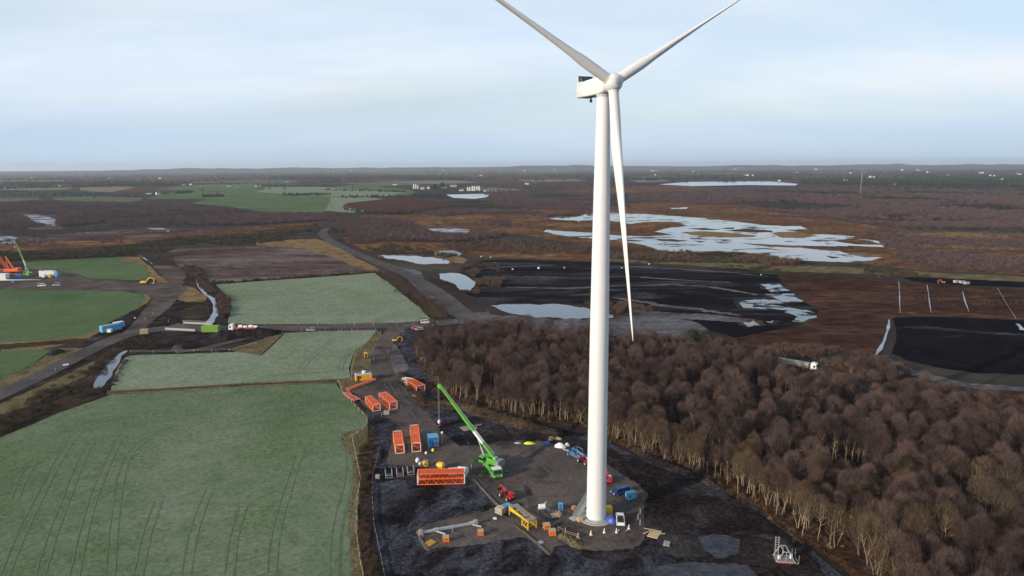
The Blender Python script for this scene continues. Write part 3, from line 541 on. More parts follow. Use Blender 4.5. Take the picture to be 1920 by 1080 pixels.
patch('frosty_mud', [(1225, 1068), (1290, 1056), (1400, 1060), (1420, 1085), (1300, 1100), (1220, 1095)], M_puddle, 9, 1.4)
patch('frosty_mud', [(722, 640), (742, 648), (768, 690), (750, 705), (735, 712), (722, 690)], M_track_frost, 9, .8)

# wood floor
patch('wood_floor', [(772, 645), (830, 628), (960, 622), (1100, 640), (1250, 662), (1440, 705), (1560, 720), (1660, 725), (1780, 765), (1920, 800), (2100, 830), (2100, 1260), (1720, 1260), (1610, 1080), (1560, 1045), (1500, 1008), (1440, 966), (1340, 905), (1300, 890), (1200, 856), (1150, 826), (1100, 805), (1000, 792), (930, 780), (870, 757), (820, 745), (800, 700), (780, 668)], M_litter, 7, .8)
patch('bracken', [(1110, 802), (1160, 815), (1230, 850), (1300, 880), (1350, 902), (1440, 960), (1510, 1005), (1610, 1075), (1640, 1120), (1600, 1085), (1540, 1040), (1480, 998), (1420, 955), (1330, 902), (1270, 882), (1200, 856), (1150, 830)], M_fern, 10, 1.0)
patch('forest_clearing', [(1668, 728), (1720, 742), (1790, 762), (1850, 782), (1862, 795), (1800, 792), (1740, 778), (1700, 760)], M_track_frost, 8, 1.0)

# low hills on the skyline
def hills(name, pts, y0, mat):
    """a rolling ridge line far away: px, height in m"""
    vs = []; fs = []
    P = []
    for i in range(len(pts) - 1):
        for j in range(24):
            t = j / 24; s = t * t * (3 - 2 * t); px = pts[i][0] + (pts[i + 1][0] - pts[i][0]) * t
            h = pts[i][1] + (pts[i + 1][1] - pts[i][1]) * s
            P.append((px, h * (1 + .2 * noise.noise(Vector((px * .03, 1, 2))) + .08 * noise.noise(Vector((px * .3, 5, 2))))))
    for px, h in P:
        d = G(px, 330); d.normalize(); d = Vector((d.x, d.y, 0)); d.normalize()
        for r_, hh in ((y0, 0.1), (y0 + 500, h * .7), (y0 + 1000, h), (y0 + 2200, .1)): vs.append((d.x * r_, d.y * r_, hh))
    for i in range(len(P) - 1):
        for k in range(3): fs.append((i * 4 + k, (i + 1) * 4 + k, (i + 1) * 4 + k + 1, i * 4 + k + 1))
    me = bpy.data.meshes.new(name); me.from_pydata(vs, [], fs); me.materials.append(mat)
    me.polygons.foreach_set('use_smooth', [True] * len(fs)); me.update(); o = bpy.data.objects.new(name, me); link(o); o['kind'] = 'structure'
hills('hills', [(-100, 20), (150, 25), (300, 55), (350, 75), (400, 65), (480, 60), (560, 72), (640, 58), (760, 62), (900, 60), (1000, 85), (1080, 90), (1180, 70), (1300, 55), (1400, 75), (1500, 60), (1660, 78), (1740, 62), (1830, 70), (2050, 40)], 13500, M_farland)
# ------------------------------------------------------------------ the turbine
M_white = paint('turbine_white', (0.68, 0.68, 0.67), 0.38, dirt=0.05, dirtcol=(.5, .5, .48), scale=.15)
M_whitegrey = paint('flange_grey', (0.42, 0.44, 0.46), 0.5, dirt=.1)
M_dark = paint('dark_grey_metal', (0.05, 0.055, 0.065), 0.5, dirt=.1)
M_concrete = paint('pale_concrete', (0.36, 0.34, 0.31), 0.9, dirt=.5, dirtcol=(.16, .15, .14), scale=.8)
SITE = 0.2
B0 = G(1117.5, 972); HUB_Z, YAW, ROT0, BL, FO, TILT, CONE = 98.906, 0.5157, -0.01458, 53.8, 3.81, 0.1074, 0.06225
turb = thing('wind_turbine', 'tall white three bladed wind turbine on a round concrete base', 'wind turbine', (B0.x, B0.y, 0))
mb = MB(); mb.tube((0, 0, 0.02), (0, 0, .42), 4.25, 4.1, 48); mb.tube((0, 0, .42), (0, 0, .55), 3.1, 3.05, 48)
o = mb.build('foundation', M_concrete, turb)
def circ(r, z, n=64, c=(0, 0)): return [Vector((c[0] + r * math.cos(2 * math.pi * k / n), c[1] + r * math.sin(2 * math.pi * k / n), z)) for k in range(n)]
mb = MB(); zs = [0.55, 24, 50, 76, 97.0]; rr = [2.28, 2.20, 2.08, 1.80, 1.42]
rings = []
for k in range(5):
    z, r = zs[k], rr[k]
    rings.append(circ(r, z))
mb.loft(rings); tw = mb.build('tower', M_white, turb)
for k in (1, 2, 3):
    mb = MB(); mb.loft([circ(rr[k] + .012, zs[k] - .07), circ(rr[k] + .02, zs[k]), circ(rr[k] + .008, zs[k] + .07)], cap=False); mb.build('joint_ring', M_white, tw)
mb = MB(); mb.loft([circ(2.42, .5), circ(2.42, .72), circ(2.28, .74)], cap=False); mb.build('base_flange', M_whitegrey, turb)
# door on the side of the steps
av = math.atan2(-B0.y, -B0.x)
vdir = Vector((-B0.x, -B0.y, 0)).normalized()
ax = Vector((vdir.x * math.cos(YAW) - vdir.y * math.sin(YAW), vdir.x * math.sin(YAW) + vdir.y * math.cos(YAW), 0))
A = Vector((ax.x * math.cos(TILT), ax.y * math.cos(TILT), math.sin(TILT)))
side = Vector((-ax.y, ax.x, 0)); U = A.cross(side)
if U.z < 0: U = -U
O0 = Vector((0, 0, HUB_Z))
def NP(a, s, u): return Vector((0, 0, HUB_Z + .30)) + ax * a + side * s + Vector((0, 0, u + .012 * a))      # the nacelle lies level: along, across, up
# nacelle: rounded box tapering towards the rotor
def rrect(a, w, h0, h1, r=.5, n=5):
    pts = []
    for cx_, cy_, a0 in ((w - r, h1 - r, 0), (-(w - r), h1 - r, 90), (-(w - r), h0 + r, 180), (w - r, h0 + r, 270)):
        for k in range(n): an = R(a0 + 90 * k / (n - 1)); pts.append(NP(a, cx_ + r * math.cos(an), cy_ + r * math.sin(an)))
    return pts
mb = MB(); mb.loft([rrect(-9.6, 1.4, -1.5, 1.25, .25), rrect(-9.35, 1.6, -1.75, 1.45, .3), rrect(-4, 1.72, -1.9, 1.6, .35), rrect(0.9, 1.7, -1.9, 1.65, .4), rrect(1.9, 1.6, -1.65, 1.6, .8), rrect(2.5, 1.45, -1.4, 1.42, 1.2)])
nac = mb.build('nacelle', M_white, turb)
mb = MB()
for u_ in (-.75, .95):
    for s_ in (1.735, -1.735): mb.beam(NP(-9.4, s_ * .935, u_ * .92), NP(0.3, s_, u_), .05, .05)
mb.build('panel_seam', M_whitegrey, nac)
mb = MB(); mb.loft([circ(1.47, HUB_Z - 2.1), circ(1.55, HUB_Z - 1.75), circ(1.5, HUB_Z - 1.4)]); mb.build('yaw_ring', M_whitegrey, nac)
# cooler on top at the rear: dark radiator on struts with pale posts
mb = MB()
for a_, s0 in ((-7.2, 0),):
    mb.add([NP(-8.6, -1.5, 1.75), NP(-8.6, 1.5, 1.75), NP(-8.3, 1.75, 2.85), NP(-8.3, -1.75, 2.85), NP(-8.3, -1.5, 1.75), NP(-8.3, 1.5, 1.75), NP(-8.0, 1.75, 2.85), NP(-8.0, -1.75, 2.85)],
           [(0, 1, 2, 3), (7, 6, 5, 4), (0, 4, 5, 1), (1, 5, 6, 2), (2, 6, 7, 3), (3, 7, 4, 0)])
co = mb.build('cooler', M_dark, turb)
mb = MB()
for s_ in (-1.3, 1.3):
    mb = MB(); mb.beam(NP(-8.7, s_, 1.2), NP(-8.4, s_ * 1.05, 2.95), .08); mb.build('strut', M_whitegrey, co)
    mb = MB(); mb.beam(NP(-7.2, s_, 1.3), NP(-8.1, s_, 2.5), .07); mb.build('strut', M_whitegrey, co)
mb = MB(); mb.tube(NP(-6.2, .9, 1.6), NP(-6.2, .9, 3.6), .04, n=6); mb.tube(NP(-6.2, .9, 3.5), NP(-6.2, .9, 3.65), .12, n=8); mb.build('wind_sensor', M_whitegrey, turb)
mb = MB(); mb.beam(NP(-7.2, .9, -1.6), NP(-7.2, .9, -2.2) , .35, .3); mb.box(NP(-7.2, .9, -2.5), (.55, .45, .6)); mb.build('service_hoist', M_dark, turb)
# hub
def axring(a, r, n=40): return [O0 + A * a + (side * math.cos(2 * math.pi * k / n) + U * math.sin(2 * math.pi * k / n)) * r for k in range(n)]
mb = MB(); mb.loft([axring(a, r) for a, r in ((2.15, 1.35), (2.3, 1.62), (2.9, 1.86), (3.8, 1.95), (4.6, 1.86), (5.2, 1.58), (5.55, 1.15), (5.72, .75), (5.78, .3), (5.79, .02))])
hub = mb.build('spinner', M_white, turb)
mb = MB(); mb.loft([axring(a, r) for a, r in ((5.60, .78), (5.82, .72), (5.86, .3), (5.87, .02))], cap=False); mb.build('nose_cap', M_whitegrey, hub)
# blades, feathered
def blade(k):
    th = ROT0 + k * 2 * math.pi / 3 + math.pi
    d = (U * math.cos(th) + side * math.sin(th)); d = (d * math.cos(CONE) + A * math.sin(CONE)).normalized()
    C0 = O0 + A * FO
    tang = A.cross(d).normalized(); ad_ = d.cross(tang).normalized()      # ad_ close to the axis
    st = [(1.55, 2.10, 1.0, 0), (2.6, 2.10, 1.0, 0), (5, 2.12, .93, 6), (8, 2.35, .72, 11), (11, 2.6, .52, 12), (15, 2.6, .42, 11), (20, 2.4, .34, 8), (26, 2.0, .27, 5), (32, 1.65, .24, 3), (38, 1.35, .22, 2), (44, 1.05, .20, 1), (49, .78, .19, 0), (52, .52, .17, 0), (53.4, .26, .17, 0), (BL, .06, .2, 0)]
    rings = []; n = 28
    for r_, ch, tk, tw in st:
        pa = R(94 - 2 * tw); cdir = ad_ * math.sin(pa) + tang * math.cos(pa); ndir = d.cross(cdir).normalized()
        w = min(1, max(0, (r_ - 3.5) / 7)); ring = []
        for j in range(n):
            a = 2 * math.pi * j / n; x = math.cos(a); y = math.sin(a)
            # blend circle -> aerofoil, thick towards the leading edge
            xc = x * ch / 2; yc = y * ch / 2 * (1 - w) + w * y * ch / 2 * tk * (1.12 + .5 * x) * (1 if x > -.98 else .3)
            if w > 0: xc -= w * ch * .16
            ring.append(C0 + d * r_ + cdir * xc + ndir * yc)
        rings.append(ring)
    mb = MB(); mb.loft(rings); o = mb.build('blade', M_white, turb)
    mb = MB()
    c_ = [C0 + d * 1.62 + (ad_ * math.cos(2 * math.pi * j / 28) + tang * math.sin(2 * math.pi * j / 28)) * 1.16 for j in range(28)]
    mb.loft([[p for p in c_], [p + d * .30 for p in c_]]); mb.build('blade_collar', M_white, o)
for k in range(3): blade(k)
# ------------------------------------------------------------------ trees
M_bark = paint('pale_birch_bark', (0.31, 0.24, 0.155), 0.85, dirt=.9, dirtcol=(.16, .12, .08), scale=1.4)
M_bark2 = paint('brown_bark', (0.15, 0.115, 0.085), 0.9, dirt=.5, dirtcol=(.07, .055, .04), scale=1.4)
def twigmat(name, a, b_, tr=0.0):
    m, t, b = newmat(name)
    oi = t.nodes.new('ShaderNodeObjectInfo')
    c = ramp(t, oi.outputs['Random'], [(0.0, a), (1.0, b_)])
    v = tmap(t, obj=True); f = ramp(t, tnoise(t, v, 0.35, 3), [(0.3, .75), (0.7, 1.25)])
    t.links.new(tmix(t, 1.0, c, f, 'MULTIPLY'), b.inputs['Base Color']); b.inputs['Roughness'].default_value = .9; b.inputs['Specular IOR Level'].default_value = .1
    return m
M_twig = twigmat('birch_twigs', (0.048, 0.032, 0.030), (0.122, 0.082, 0.070))
M_twig3 = twigmat('golden_birch_twigs', (0.075, 0.053, 0.032), (0.128, 0.088, 0.052))
M_twig2 = twigmat('willow_twigs', (0.092, 0.070, 0.045), (0.115, 0.082, 0.055))
M_gorse = twigmat('gorse_leaves', (0.030, 0.036, 0.018), (0.062, 0.058, 0.026))
M_scrub = twigmat('brown_scrub', (0.070, 0.045, 0.038), (0.120, 0.080, 0.056))
M_purple = twigmat('far_birch_scrub', (0.078, 0.050, 0.053), (0.120, 0.080, 0.078))
M_conifer = twigmat('dark_conifer', (0.020, 0.032, 0.020), (0.034, 0.046, 0.028))

def npmesh(name, V, F, mat, smooth=False, mi=None):
    """V (n,3), F (m,k) equal faces"""
    me = bpy.data.meshes.new(name); n, (m_, k) = len(V), F.shape
    me.vertices.add(n); me.vertices.foreach_set('co', V.astype(np.float32).ravel())
    me.loops.add(m_ * k); me.loops.foreach_set('vertex_index', F.astype(np.int32).ravel())
    me.polygons.add(m_); me.polygons.foreach_set('loop_start', np.arange(0, m_ * k, k, dtype=np.int32)); me.polygons.foreach_set('loop_total', np.full(m_, k, dtype=np.int32))
    for x in (mat if isinstance(mat, (list, tuple)) else [mat]): me.materials.append(x)
    if mi is not None: me.polygons.foreach_set('material_index', mi.astype(np.int32))
    me.update(); return me
def unit(a): return a / np.maximum(np.linalg.norm(a, axis=-1, keepdims=True), 1e-9)
def slivers(P, D, ln, w, rng):
    """thin triangles starting at P along D"""
    n = len(P); s = unit(np.cross(D, rng.normal(size=(n, 3))))
    V = np.empty((n * 3, 3)); V[0::3] = P - s * w[:, None] / 2; V[1::3] = P + s * w[:, None] / 2; V[2::3] = P + D * ln[:, None]
    return V, np.arange(n * 3).reshape(n, 3)
def tree_meshes(seed, H, rad, base, ntw, stems=1, tw=(0.035, 0.9), lean=0.06, nl=11):
    """returns trunk-with-limbs data (V,F quads) and twig data; base = height where the crown begins (fraction)"""
    rng = np.random.default_rng(seed); mb = []; VS = []; FS = []; tips = []
    def limb(p, d, ln, r0, r1, n=5, up=0.25, seg=5):
        nonlocal VS, FS
        pts = [p]; q = p.copy(); dd = d.copy()
        for i in range(seg):
            dd = unit(dd + np.array([0, 0, up / seg * 2.0]) + rng.normal(size=3) * .09); q = q + dd * ln / seg; pts.append(q.copy())
        pts = np.array(pts); b = sum(len(v) for v in VS)
        rr_ = np.linspace(r0, r1, len(pts)); ring = []
        for i, c in enumerate(pts):
            t_ = unit(pts[min(i + 1, len(pts) - 1)] - pts[max(i - 1, 0)]); u = unit(np.cross(t_, [0.3, 0.9, 0.1])); w_ = np.cross(t_, u)
            a = np.arange(n) * 2 * np.pi / n; ring.append(c + (np.cos(a)[:, None] * u + np.sin(a)[:, None] * w_) * rr_[i])
        VS.append(np.concatenate(ring))
        f = [(b + i * n + k, b + i * n + (k + 1) % n, b + (i + 1) * n + (k + 1) % n, b + (i + 1) * n + k) for i in range(len(pts) - 1) for k in range(n)]
        FS += f; return pts
    cz = H * (base + 1) / 2 + .04 * H; hz = H * (1 - base) / 2 * 1.02          # crown ellipsoid
    for s_ in range(stems):
        a0 = rng.random() * 6.28; off = np.array([np.cos(a0), np.sin(a0), 0]) * (0 if stems == 1 else .25 + .35 * rng.random())
        d0 = unit(np.array([rng.normal() * lean, rng.normal() * lean, 1]) + off * (.25 if stems > 1 else 0))
        r0 = H * .0095 * (1 if stems == 1 else .8)
        tr = limb(off, d0, H * (.88 if s_ == 0 else .8), r0, r0 * .22, 6, 0.05, 8)
        for k in range(nl // stems + 2):
            f = base * .75 + (.92 - base * .75) * (k + rng.random() * .6) / (nl // stems + 2); i = f * (len(tr) - 1); i0 = int(i); i0 = min(i0, len(tr) - 2)
            p = tr[i0] + (tr[i0 + 1] - tr[i0]) * (i - i0); az = k * 2.4 + rng.random()
            d = unit(np.array([np.cos(az), np.sin(az), 0.75 + .5 * rng.random()])); ln = rad * (1.25 - .75 * f) * (.8 + .35 * rng.random())
            lp = limb(p, d, ln, r0 * .52 * (1.2 - f), .02, 4, .35, 4); tips.append(lp)
            if rng.random() < .8:
                q = lp[2]; d2 = unit(lp[3] - lp[2] + rng.normal(size=3) * .45); tips.append(limb(q, d2, ln * .55, r0 * .26, .015, 3, .3, 3))
    # twigs: radiating through the outer half of the crown, in clumps around the limbs' ends
    ends = np.concatenate([t_[-2:] for t_ in tips])
    n1 = int(ntw * .62); c = ends[rng.integers(0, len(ends), n1)]; P1 = c + rng.normal(size=(n1, 3)) * np.array([rad * .17, rad * .17, rad * .2])
    n2 = ntw - n1; u = unit(rng.normal(size=(n2, 3))); u[:, 2] = np.where(u[:, 2] < -.35, -u[:, 2], u[:, 2]); rr2 = (.55 + .42 * rng.random(n2) ** .6)[:, None]
    P2 = u * rr2 * np.array([rad, rad, hz]) + np.array([0, 0, cz])
    P = np.concatenate([P1, P2]); rel = (P - np.array([0, 0, cz])) / np.array([rad * 1.1, rad * 1.1, hz * 1.05]); l = np.linalg.norm(rel, axis=1)
    k_ = l > 1; P[k_] = np.array([0, 0, cz]) + (P[k_] - np.array([0, 0, cz])) / l[k_][:, None]
    D = unit(unit(P - np.array([0, 0, cz - hz * 1.1])) + rng.normal(size=P.shape) * .38); n = len(P)
    V, F = slivers(P, D, tw[1] * (.6 + .8 * rng.random(n)), tw[0] * (.7 + .6 * rng.random(n)), rng)
    return np.concatenate(VS), np.array(FS), V, F
def bush_mesh(name, seed, rad, h, n, mat, w=(.16, .8), bark=None):
    rng = np.random.default_rng(seed); u = unit(rng.normal(size=(n, 3))); u[:, 2] = np.abs(u[:, 2])
    lob = unit(rng.normal(size=(5, 3))); lob[:, 2] = np.abs(lob[:, 2]); r = .62 + .38 * np.max(u @ lob.T, axis=1) ** 2
    P = u * (r * (.55 + .42 * rng.random(n)))[:, None] * np.array([rad, rad, h]); D = unit(u + rng.normal(size=(n, 3)) * .5 + np.array([0, 0, .25]))
    V, F = slivers(P, D, w[1] * (.6 + .8 * rng.random(n)), w[0] * (.7 + .6 * rng.random(n)), rng)
    return npmesh(name, V, F, mat)

# --- scattering many plants nobody could count: one object whose points carry a plant each
def scatter(name, pts, protos, label, seed=1):
    """pts: (x, y, z, scale); protos: meshes"""
    n = len(pts); me = bpy.data.meshes.new(name); A_ = np.array(pts, dtype=np.float32)
    me.vertices.add(n); me.vertices.foreach_set('co', A_[:, :3].ravel())
    a = me.attributes.new('plant_scale', 'FLOAT', 'POINT'); a.data.foreach_set('value', A_[:, 3].copy())
    o = bpy.data.objects.new(name, me); link(o); tag(o, label, kind='stuff')
    for k, pm in enumerate(protos):
        for mt in pm.materials:
            if mt.name not in [x.name for x in me.materials]: me.materials.append(mt)
    ng = bpy.data.node_groups.new(name, 'GeometryNodeTree'); ng.interface.new_socket('Geometry', in_out='INPUT', socket_type='NodeSocketGeometry'); ng.interface.new_socket('Geometry', in_out='OUTPUT', socket_type='NodeSocketGeometry')
    nn, ll = ng.nodes, ng.links; gi = nn.new('NodeGroupInput'); go = nn.new('NodeGroupOutput')
    j = nn.new('GeometryNodeJoinGeometry')
    for k, pm in enumerate(protos):
        po = bpy.data.objects.new(name + '_plant', pm)
        oi = nn.new('GeometryNodeObjectInfo'); oi.inputs['Object'].default_value = po; oi.inputs['As Instance'].default_value = True
        ll.new(oi.outputs['Geometry'], j.inputs[0])
    ip = nn.new('GeometryNodeInstanceOnPoints'); ip.inputs['Pick Instance'].default_value = True
    mp_ = nn.new('GeometryNodeMeshToPoints'); ll.new(gi.outputs[0], mp_.inputs[0]); ll.new(mp_.outputs[0], ip.inputs['Points']); ll.new(j.outputs[0], ip.inputs['Instance'])
    ri = nn.new('FunctionNodeRandomValue'); ri.data_type = 'INT'; ri.inputs['Min'].default_value = 0 if 'Min' in ri.inputs else 0
    for s_ in ri.inputs:
        if s_.type == 'INT' and s_.name == 'Min': s_.default_value = 0
        if s_.type == 'INT' and s_.name == 'Max': s_.default_value = len(protos) - 1
        if s_.name == 'Seed': s_.default_value = seed
    ll.new([x for x in ri.outputs if x.type == 'INT'][0], ip.inputs['Instance Index'])
    rv = nn.new('FunctionNodeRandomValue'); rv.data_type = 'FLOAT_VECTOR'
    for s_ in rv.inputs:
        if s_.type == 'VECTOR' and s_.name == 'Min': s_.default_value = (-.05, -.05, 0)
        if s_.type == 'VECTOR' and s_.name == 'Max': s_.default_value = (.05, .05, 6.283)
        if s_.name == 'Seed': s_.default_value = seed + 5
    ll.new([x for x in rv.outputs if x.type == 'VECTOR'][0], ip.inputs['Rotation'])
    na = nn.new('GeometryNodeInputNamedAttribute'); na.data_type = 'FLOAT'; na.inputs['Name'].default_value = 'plant_scale'
    ll.new([x for x in na.outputs if x.type == 'VALUE'][0], ip.inputs['Scale']); ll.new(ip.outputs[0], go.inputs[0])
    md = o.modifiers.new('plants', 'NODES'); md.node_group = ng
    return o
def inside(px, py, poly):
    c = False; n = len(poly); j = n - 1
    for i in range(n):
        xi, yi = poly[i]; xj, yj = poly[j]
        if (yi > py) != (yj > py) and px < (xj - xi) * (py - yi) / (yj - yi) + xi: c = not c
        j = i
    return c
def sprinkle(poly, n, smin, smax, clump=0.0, cs=0.02, holes=(), seed=0, dist_pow=1.0, z=.2):
    """n plants over the piece of land whose outline has these photograph corners, evenly over the view of it"""
    rnd = random.Random(seed); xs = [p[0] for p in poly]; ys = [p[1] for p in poly]; res = []; tries = 0
    while len(res) < n and tries < n * 12:
        tries += 1; px = rnd.uniform(min(xs), max(xs)); py = rnd.uniform(min(ys), max(ys))
        if not inside(px, py, poly) or any(inside(px, py, h) for h in holes): continue
        g = G(px, py)
        if clump and noise.noise(Vector((g.x * cs, g.y * cs, seed * 1.7))) + .35 * noise.noise(Vector((g.x * cs * 4, g.y * cs * 4, seed))) < clump - .5 + rnd.random() * .25: continue
        res.append((g.x, g.y, z, rnd.uniform(smin, smax)))
    return res

# --- the birch wood: near trees one by one
birch_kinds = []
specs = [(11, 12.5, 3.1, .50, 2300, 1), (12, 11.2, 2.8, .38, 2100, 2), (13, 13.5, 3.4, .52, 2600, 1), (14, 10.2, 2.9, .30, 2100, 3), (15, 12.0, 2.5, .55, 1900, 1), (16, 11.5, 3.6, .35, 2600, 2), (17, 9.0, 2.4, .30, 1700, 1)]
for sd_, H_, r_, b_, nt_, st_ in specs:
    V1, F1, V2, F2 = tree_meshes(sd_, H_ * .92, r_ * .72, b_, int(nt_ * 1.15), st_, tw=(.04, .75), nl=9)
    birch_kinds.append((npmesh('trunk', V1, F1, M_bark), npmesh('crown', V2, F2, M_twig), H_))
V1, F1, V2, F2 = tree_meshes(31, 8.5, 3.2, .12, 2600, 4, nl=14); willow_kind = (npmesh('trunk', V1, F1, M_bark2), npmesh('crown', V2, F2, M_twig2), 8.5)
V1, F1, V2, F2 = tree_meshes(33, 12.5, 4.6, .22, 3400, 3, nl=18); oak_kind = (npmesh('trunk', V1, F1, M_bark2), npmesh('crown', V2, F2, M_twig2), 12.5)

wood = [(778, 668), (800, 648), (850, 640), (960, 640), (1100, 652), (1250, 672), (1440, 722), (1500, 745), (1560, 748), (1660, 752), (1790, 790), (1920, 815), (2120, 850), (2120, 1300), (1830, 1300), (1640, 1110), (1600, 1072), (1560, 1044), (1500, 1004), (1440, 962), (1340, 902), (1300, 886), (1200, 852), (1150, 822), (1100, 798), (1000, 786), (930, 774), (870, 752), (822, 738), (800, 700)]
clear1 = [(795, 690), (860, 672), (900, 690), (860, 712), (815, 715)]
# even spacing on the land (a jittered lattice), so crowns touch as they do in the photograph
wpts = []; rnd = random.Random(5)
GW = [G(*p) for p in wood]; GC = [G(*p) for p in clear1]
poly2 = [(p.x, p.y) for p in GW]; polc = [(p.x, p.y) for p in GC]
x0, x1 = min(p[0] for p in poly2), max(p[0] for p in poly2); y0, y1 = min(p[1] for p in poly2), max(p[1] for p in poly2)
sp = 3.5; yy = y0
while yy < y1:
    xx = x0 + rnd.random() * sp
    while xx < x1:
        x_, y_ = xx + rnd.uniform(-1.5, 1.5), yy + rnd.uniform(-1.5, 1.5)
        if inside(x_, y_, poly2) and not inside(x_, y_, polc) and noise.noise(Vector((x_ * .05, y_ * .05, 4))) > -.36:
            p = Vector((x_, y_, 0)); d = p - Vector((0, 0, CAM_H)); u = d.dot(RT) / d.dot(FW) * FPX
            if u < 1040 and d.dot(UP) / d.dot(FW) * FPX > -640: wpts.append((x_, y_, d.length, u))
        xx += sp
    yy += sp
# the distance of a point from the wood's near edge, to find the edge trees
edge = [G(*p) for p in wood[17:]]
def edist(x, y):
    best = 1e9
    for i in range(len(edge) - 1):
        a, b_ = edge[i], edge[i + 1]; ab = (b_ - a).to_2d(); ap = Vector((x - a.x, y - a.y)); t_ = max(0, min(1, ap.dot(ab) / ab.length_squared)); best = min(best, (ap - ab * t_).length)
    return best
ex = []
for i in range(len(edge) - 1):
    a, b_ = edge[i], edge[i + 1]; nb_ = int((b_ - a).length / 2.1); nr = Vector((-(b_ - a).y, (b_ - a).x, 0)).normalized()
    mid = (a + b_) / 2
    if not inside((mid + nr * 3).x, (mid + nr * 3).y, poly2): nr = -nr
    for k in range(nb_):
        p = a.lerp(b_, (k + rnd.random()) / nb_) + nr * rnd.uniform(-.3, 5.5); d = p - Vector((0, 0, CAM_H)); u = d.dot(RT) / d.dot(FW) * FPX
        if u < 1040 and d.dot(UP) / d.dot(FW) * FPX > -640: wpts.append((p.x, p.y, d.length, u))
birch_gold = []
for sd_, H_, r_, b_, nt_, st_ in specs:
    V1, F1, V2, F2 = tree_meshes(sd_ + 200, H_ * .92, r_ * .78, b_, int(nt_ * .72), st_, tw=(.036, .8), nl=13)
    birch_gold.append((npmesh('trunk', V1, F1, M_bark), npmesh('crown', V2, F2, M_twig3), H_))
def put_tree(kind, x, y, sc, rz, label, group, z=.15, name='birch_tree', cat='tree'):
    o = thing(name, label, cat, (x, y, z), rz, group); o.scale = (sc, sc, sc * rnd.uniform(.94, 1.06))
    for nm, me in (('trunk', kind[0]), ('crown', kind[1])):
        c = bpy.data.objects.new(nm, me); link(c); c.parent = o
    return o
near, rest = [], []
ed = [(edist(x, y), x, y, d, u) for x, y, d, u in wpts]
# those that show largest: the edge trees first, then the nearest
ed.sort(key=lambda q: q[3] + (0 if abs(q[4]) < 990 else 90))
near = ed[:292]; rest = ed[292:]
for e_, x, y, d, u in near:
    if e_ < 7: put_tree((birch_gold if rnd.random() < .7 else birch_kinds)[rnd.choice([0, 2, 4, 1, 4, 3, 6])], x, y, rnd.uniform(.62, 1.05), rnd.random() * 6.28, 'bare birch with a pale trunk on the open edge of the brown wood', 'birches along the edge of the wood')
    else: put_tree((birch_gold if rnd.random() < .12 + max(0, .5 - e_ / 40) else birch_kinds)[rnd.randrange(7)], x, y, rnd.uniform(.68, 1.15), rnd.random() * 6.28, 'bare purple brown birch crowded inside the wood beside the site', 'birches inside the wood')
for px, py, sc in ((1610, 1042, .85), (1850, 1010, 1.0), (1880, 960, .85), (1716, 1060, .8)):
    g = G(px, py); put_tree(oak_kind, g.x, g.y, sc, px, 'broad grey branched tree rising among the birches near the lower corner', 'broad trees in the wood', name='broad_tree')
protos = []
for tr_, cr_, H_ in birch_kinds:
    va = np.empty(len(tr_.vertices) * 3, np.float32); tr_.vertices.foreach_get('co', va); vb = np.empty(len(cr_.vertices) * 3, np.float32); cr_.vertices.foreach_get('co', vb)
    me = bpy.data.meshes.new('birch'); 
    fa = np.array([tuple(p.vertices) for p in tr_.polygons]); fa3 = np.concatenate([fa[:, [0, 1, 2]], fa[:, [0, 2, 3]]]); na_ = len(va) // 3
    F = np.concatenate([fa3, np.arange(len(vb) // 3).reshape(-1, 3) + na_]); mi = np.concatenate([np.zeros(len(fa3)), np.ones(len(vb) // 9)])
    protos.append(npmesh('birch', np.concatenate([va, vb]).reshape(-1, 3), F, [M_bark, M_twig], mi=mi))
scatter('birch_wood', [(x, y, .15, rnd.uniform(.65, 1.15)) for e_, x, y, d, u in rest], protos, 'far part of the bare birch wood', 3)
# undergrowth below the edge trees
bushes_brown = [bush_mesh('scrub', 50 + k, 1.6, 1.9, 170, M_scrub, (.07, .7)) for k in range(3)]
bushes_green = [bush_mesh('gorse', 60 + k, 1.5, 1.6, 220, M_gorse, (.12, .5)) for k in range(3)]
bushes_straw = [bush_mesh('tussock', 70 + k, .7, .7, 60, M_straw, (.06, .6)) for k in range(2)]
up = []
for e_, x, y, d, u in ed:
    if e_ < 9:
        for _ in range(3): up.append((x + rnd.uniform(-3, 3), y + rnd.uniform(-3, 3), .2, rnd.uniform(.4, 1.0)))
scatter('undergrowth', up, bushes_brown + bushes_straw, 'low brown undergrowth beneath the edge of the wood', 4)
under2 = [(x + rnd.uniform(-2, 2), y + rnd.uniform(-2, 2), .15, rnd.uniform(.6, 1.3)) for e_, x, y, d, u in ed if e_ >= 9 and rnd.random() < .7]
scatter('undergrowth', under2, bushes_brown, 'low brown undergrowth inside the wood', 5)

# --- scrub between the ponds and the wood's far edge, and the far belts
sc_far = [bush_mesh('far_scrub', 80 + k, 2.6, 3.2, 110, M_purple, (.30, 1.3)) for k in range(4)]
sc_brown = [bush_mesh('mid_scrub', 90 + k, 2.0, 2.2, 120, M_scrub, (.20, 1.0)) for k in range(4)]
sc_green = [bush_mesh('mid_gorse', 100 + k, 2.0, 1.8, 130, M_gorse, (.26, .8)) for k in range(3)]
sc_con = [bush_mesh('far_conifer', 110 + k, 3.0, 6.0, 90, M_conifer, (.8, 2.0)) for k in range(3)]
lakes = [[(1018, 404), (1150, 396), (1380, 410), (1520, 424), (1700, 455), (1650, 494), (1400, 478), (1200, 472), (1018, 440)]]
P = []
P += sprinkle([(1030, 655), (1180, 640), (1330, 648), (1440, 662), (1560, 670), (1660, 678), (1700, 700), (1640, 730), (1440, 708), (1250, 672)], 420, .6, 1.9, .35, .03, seed=1)
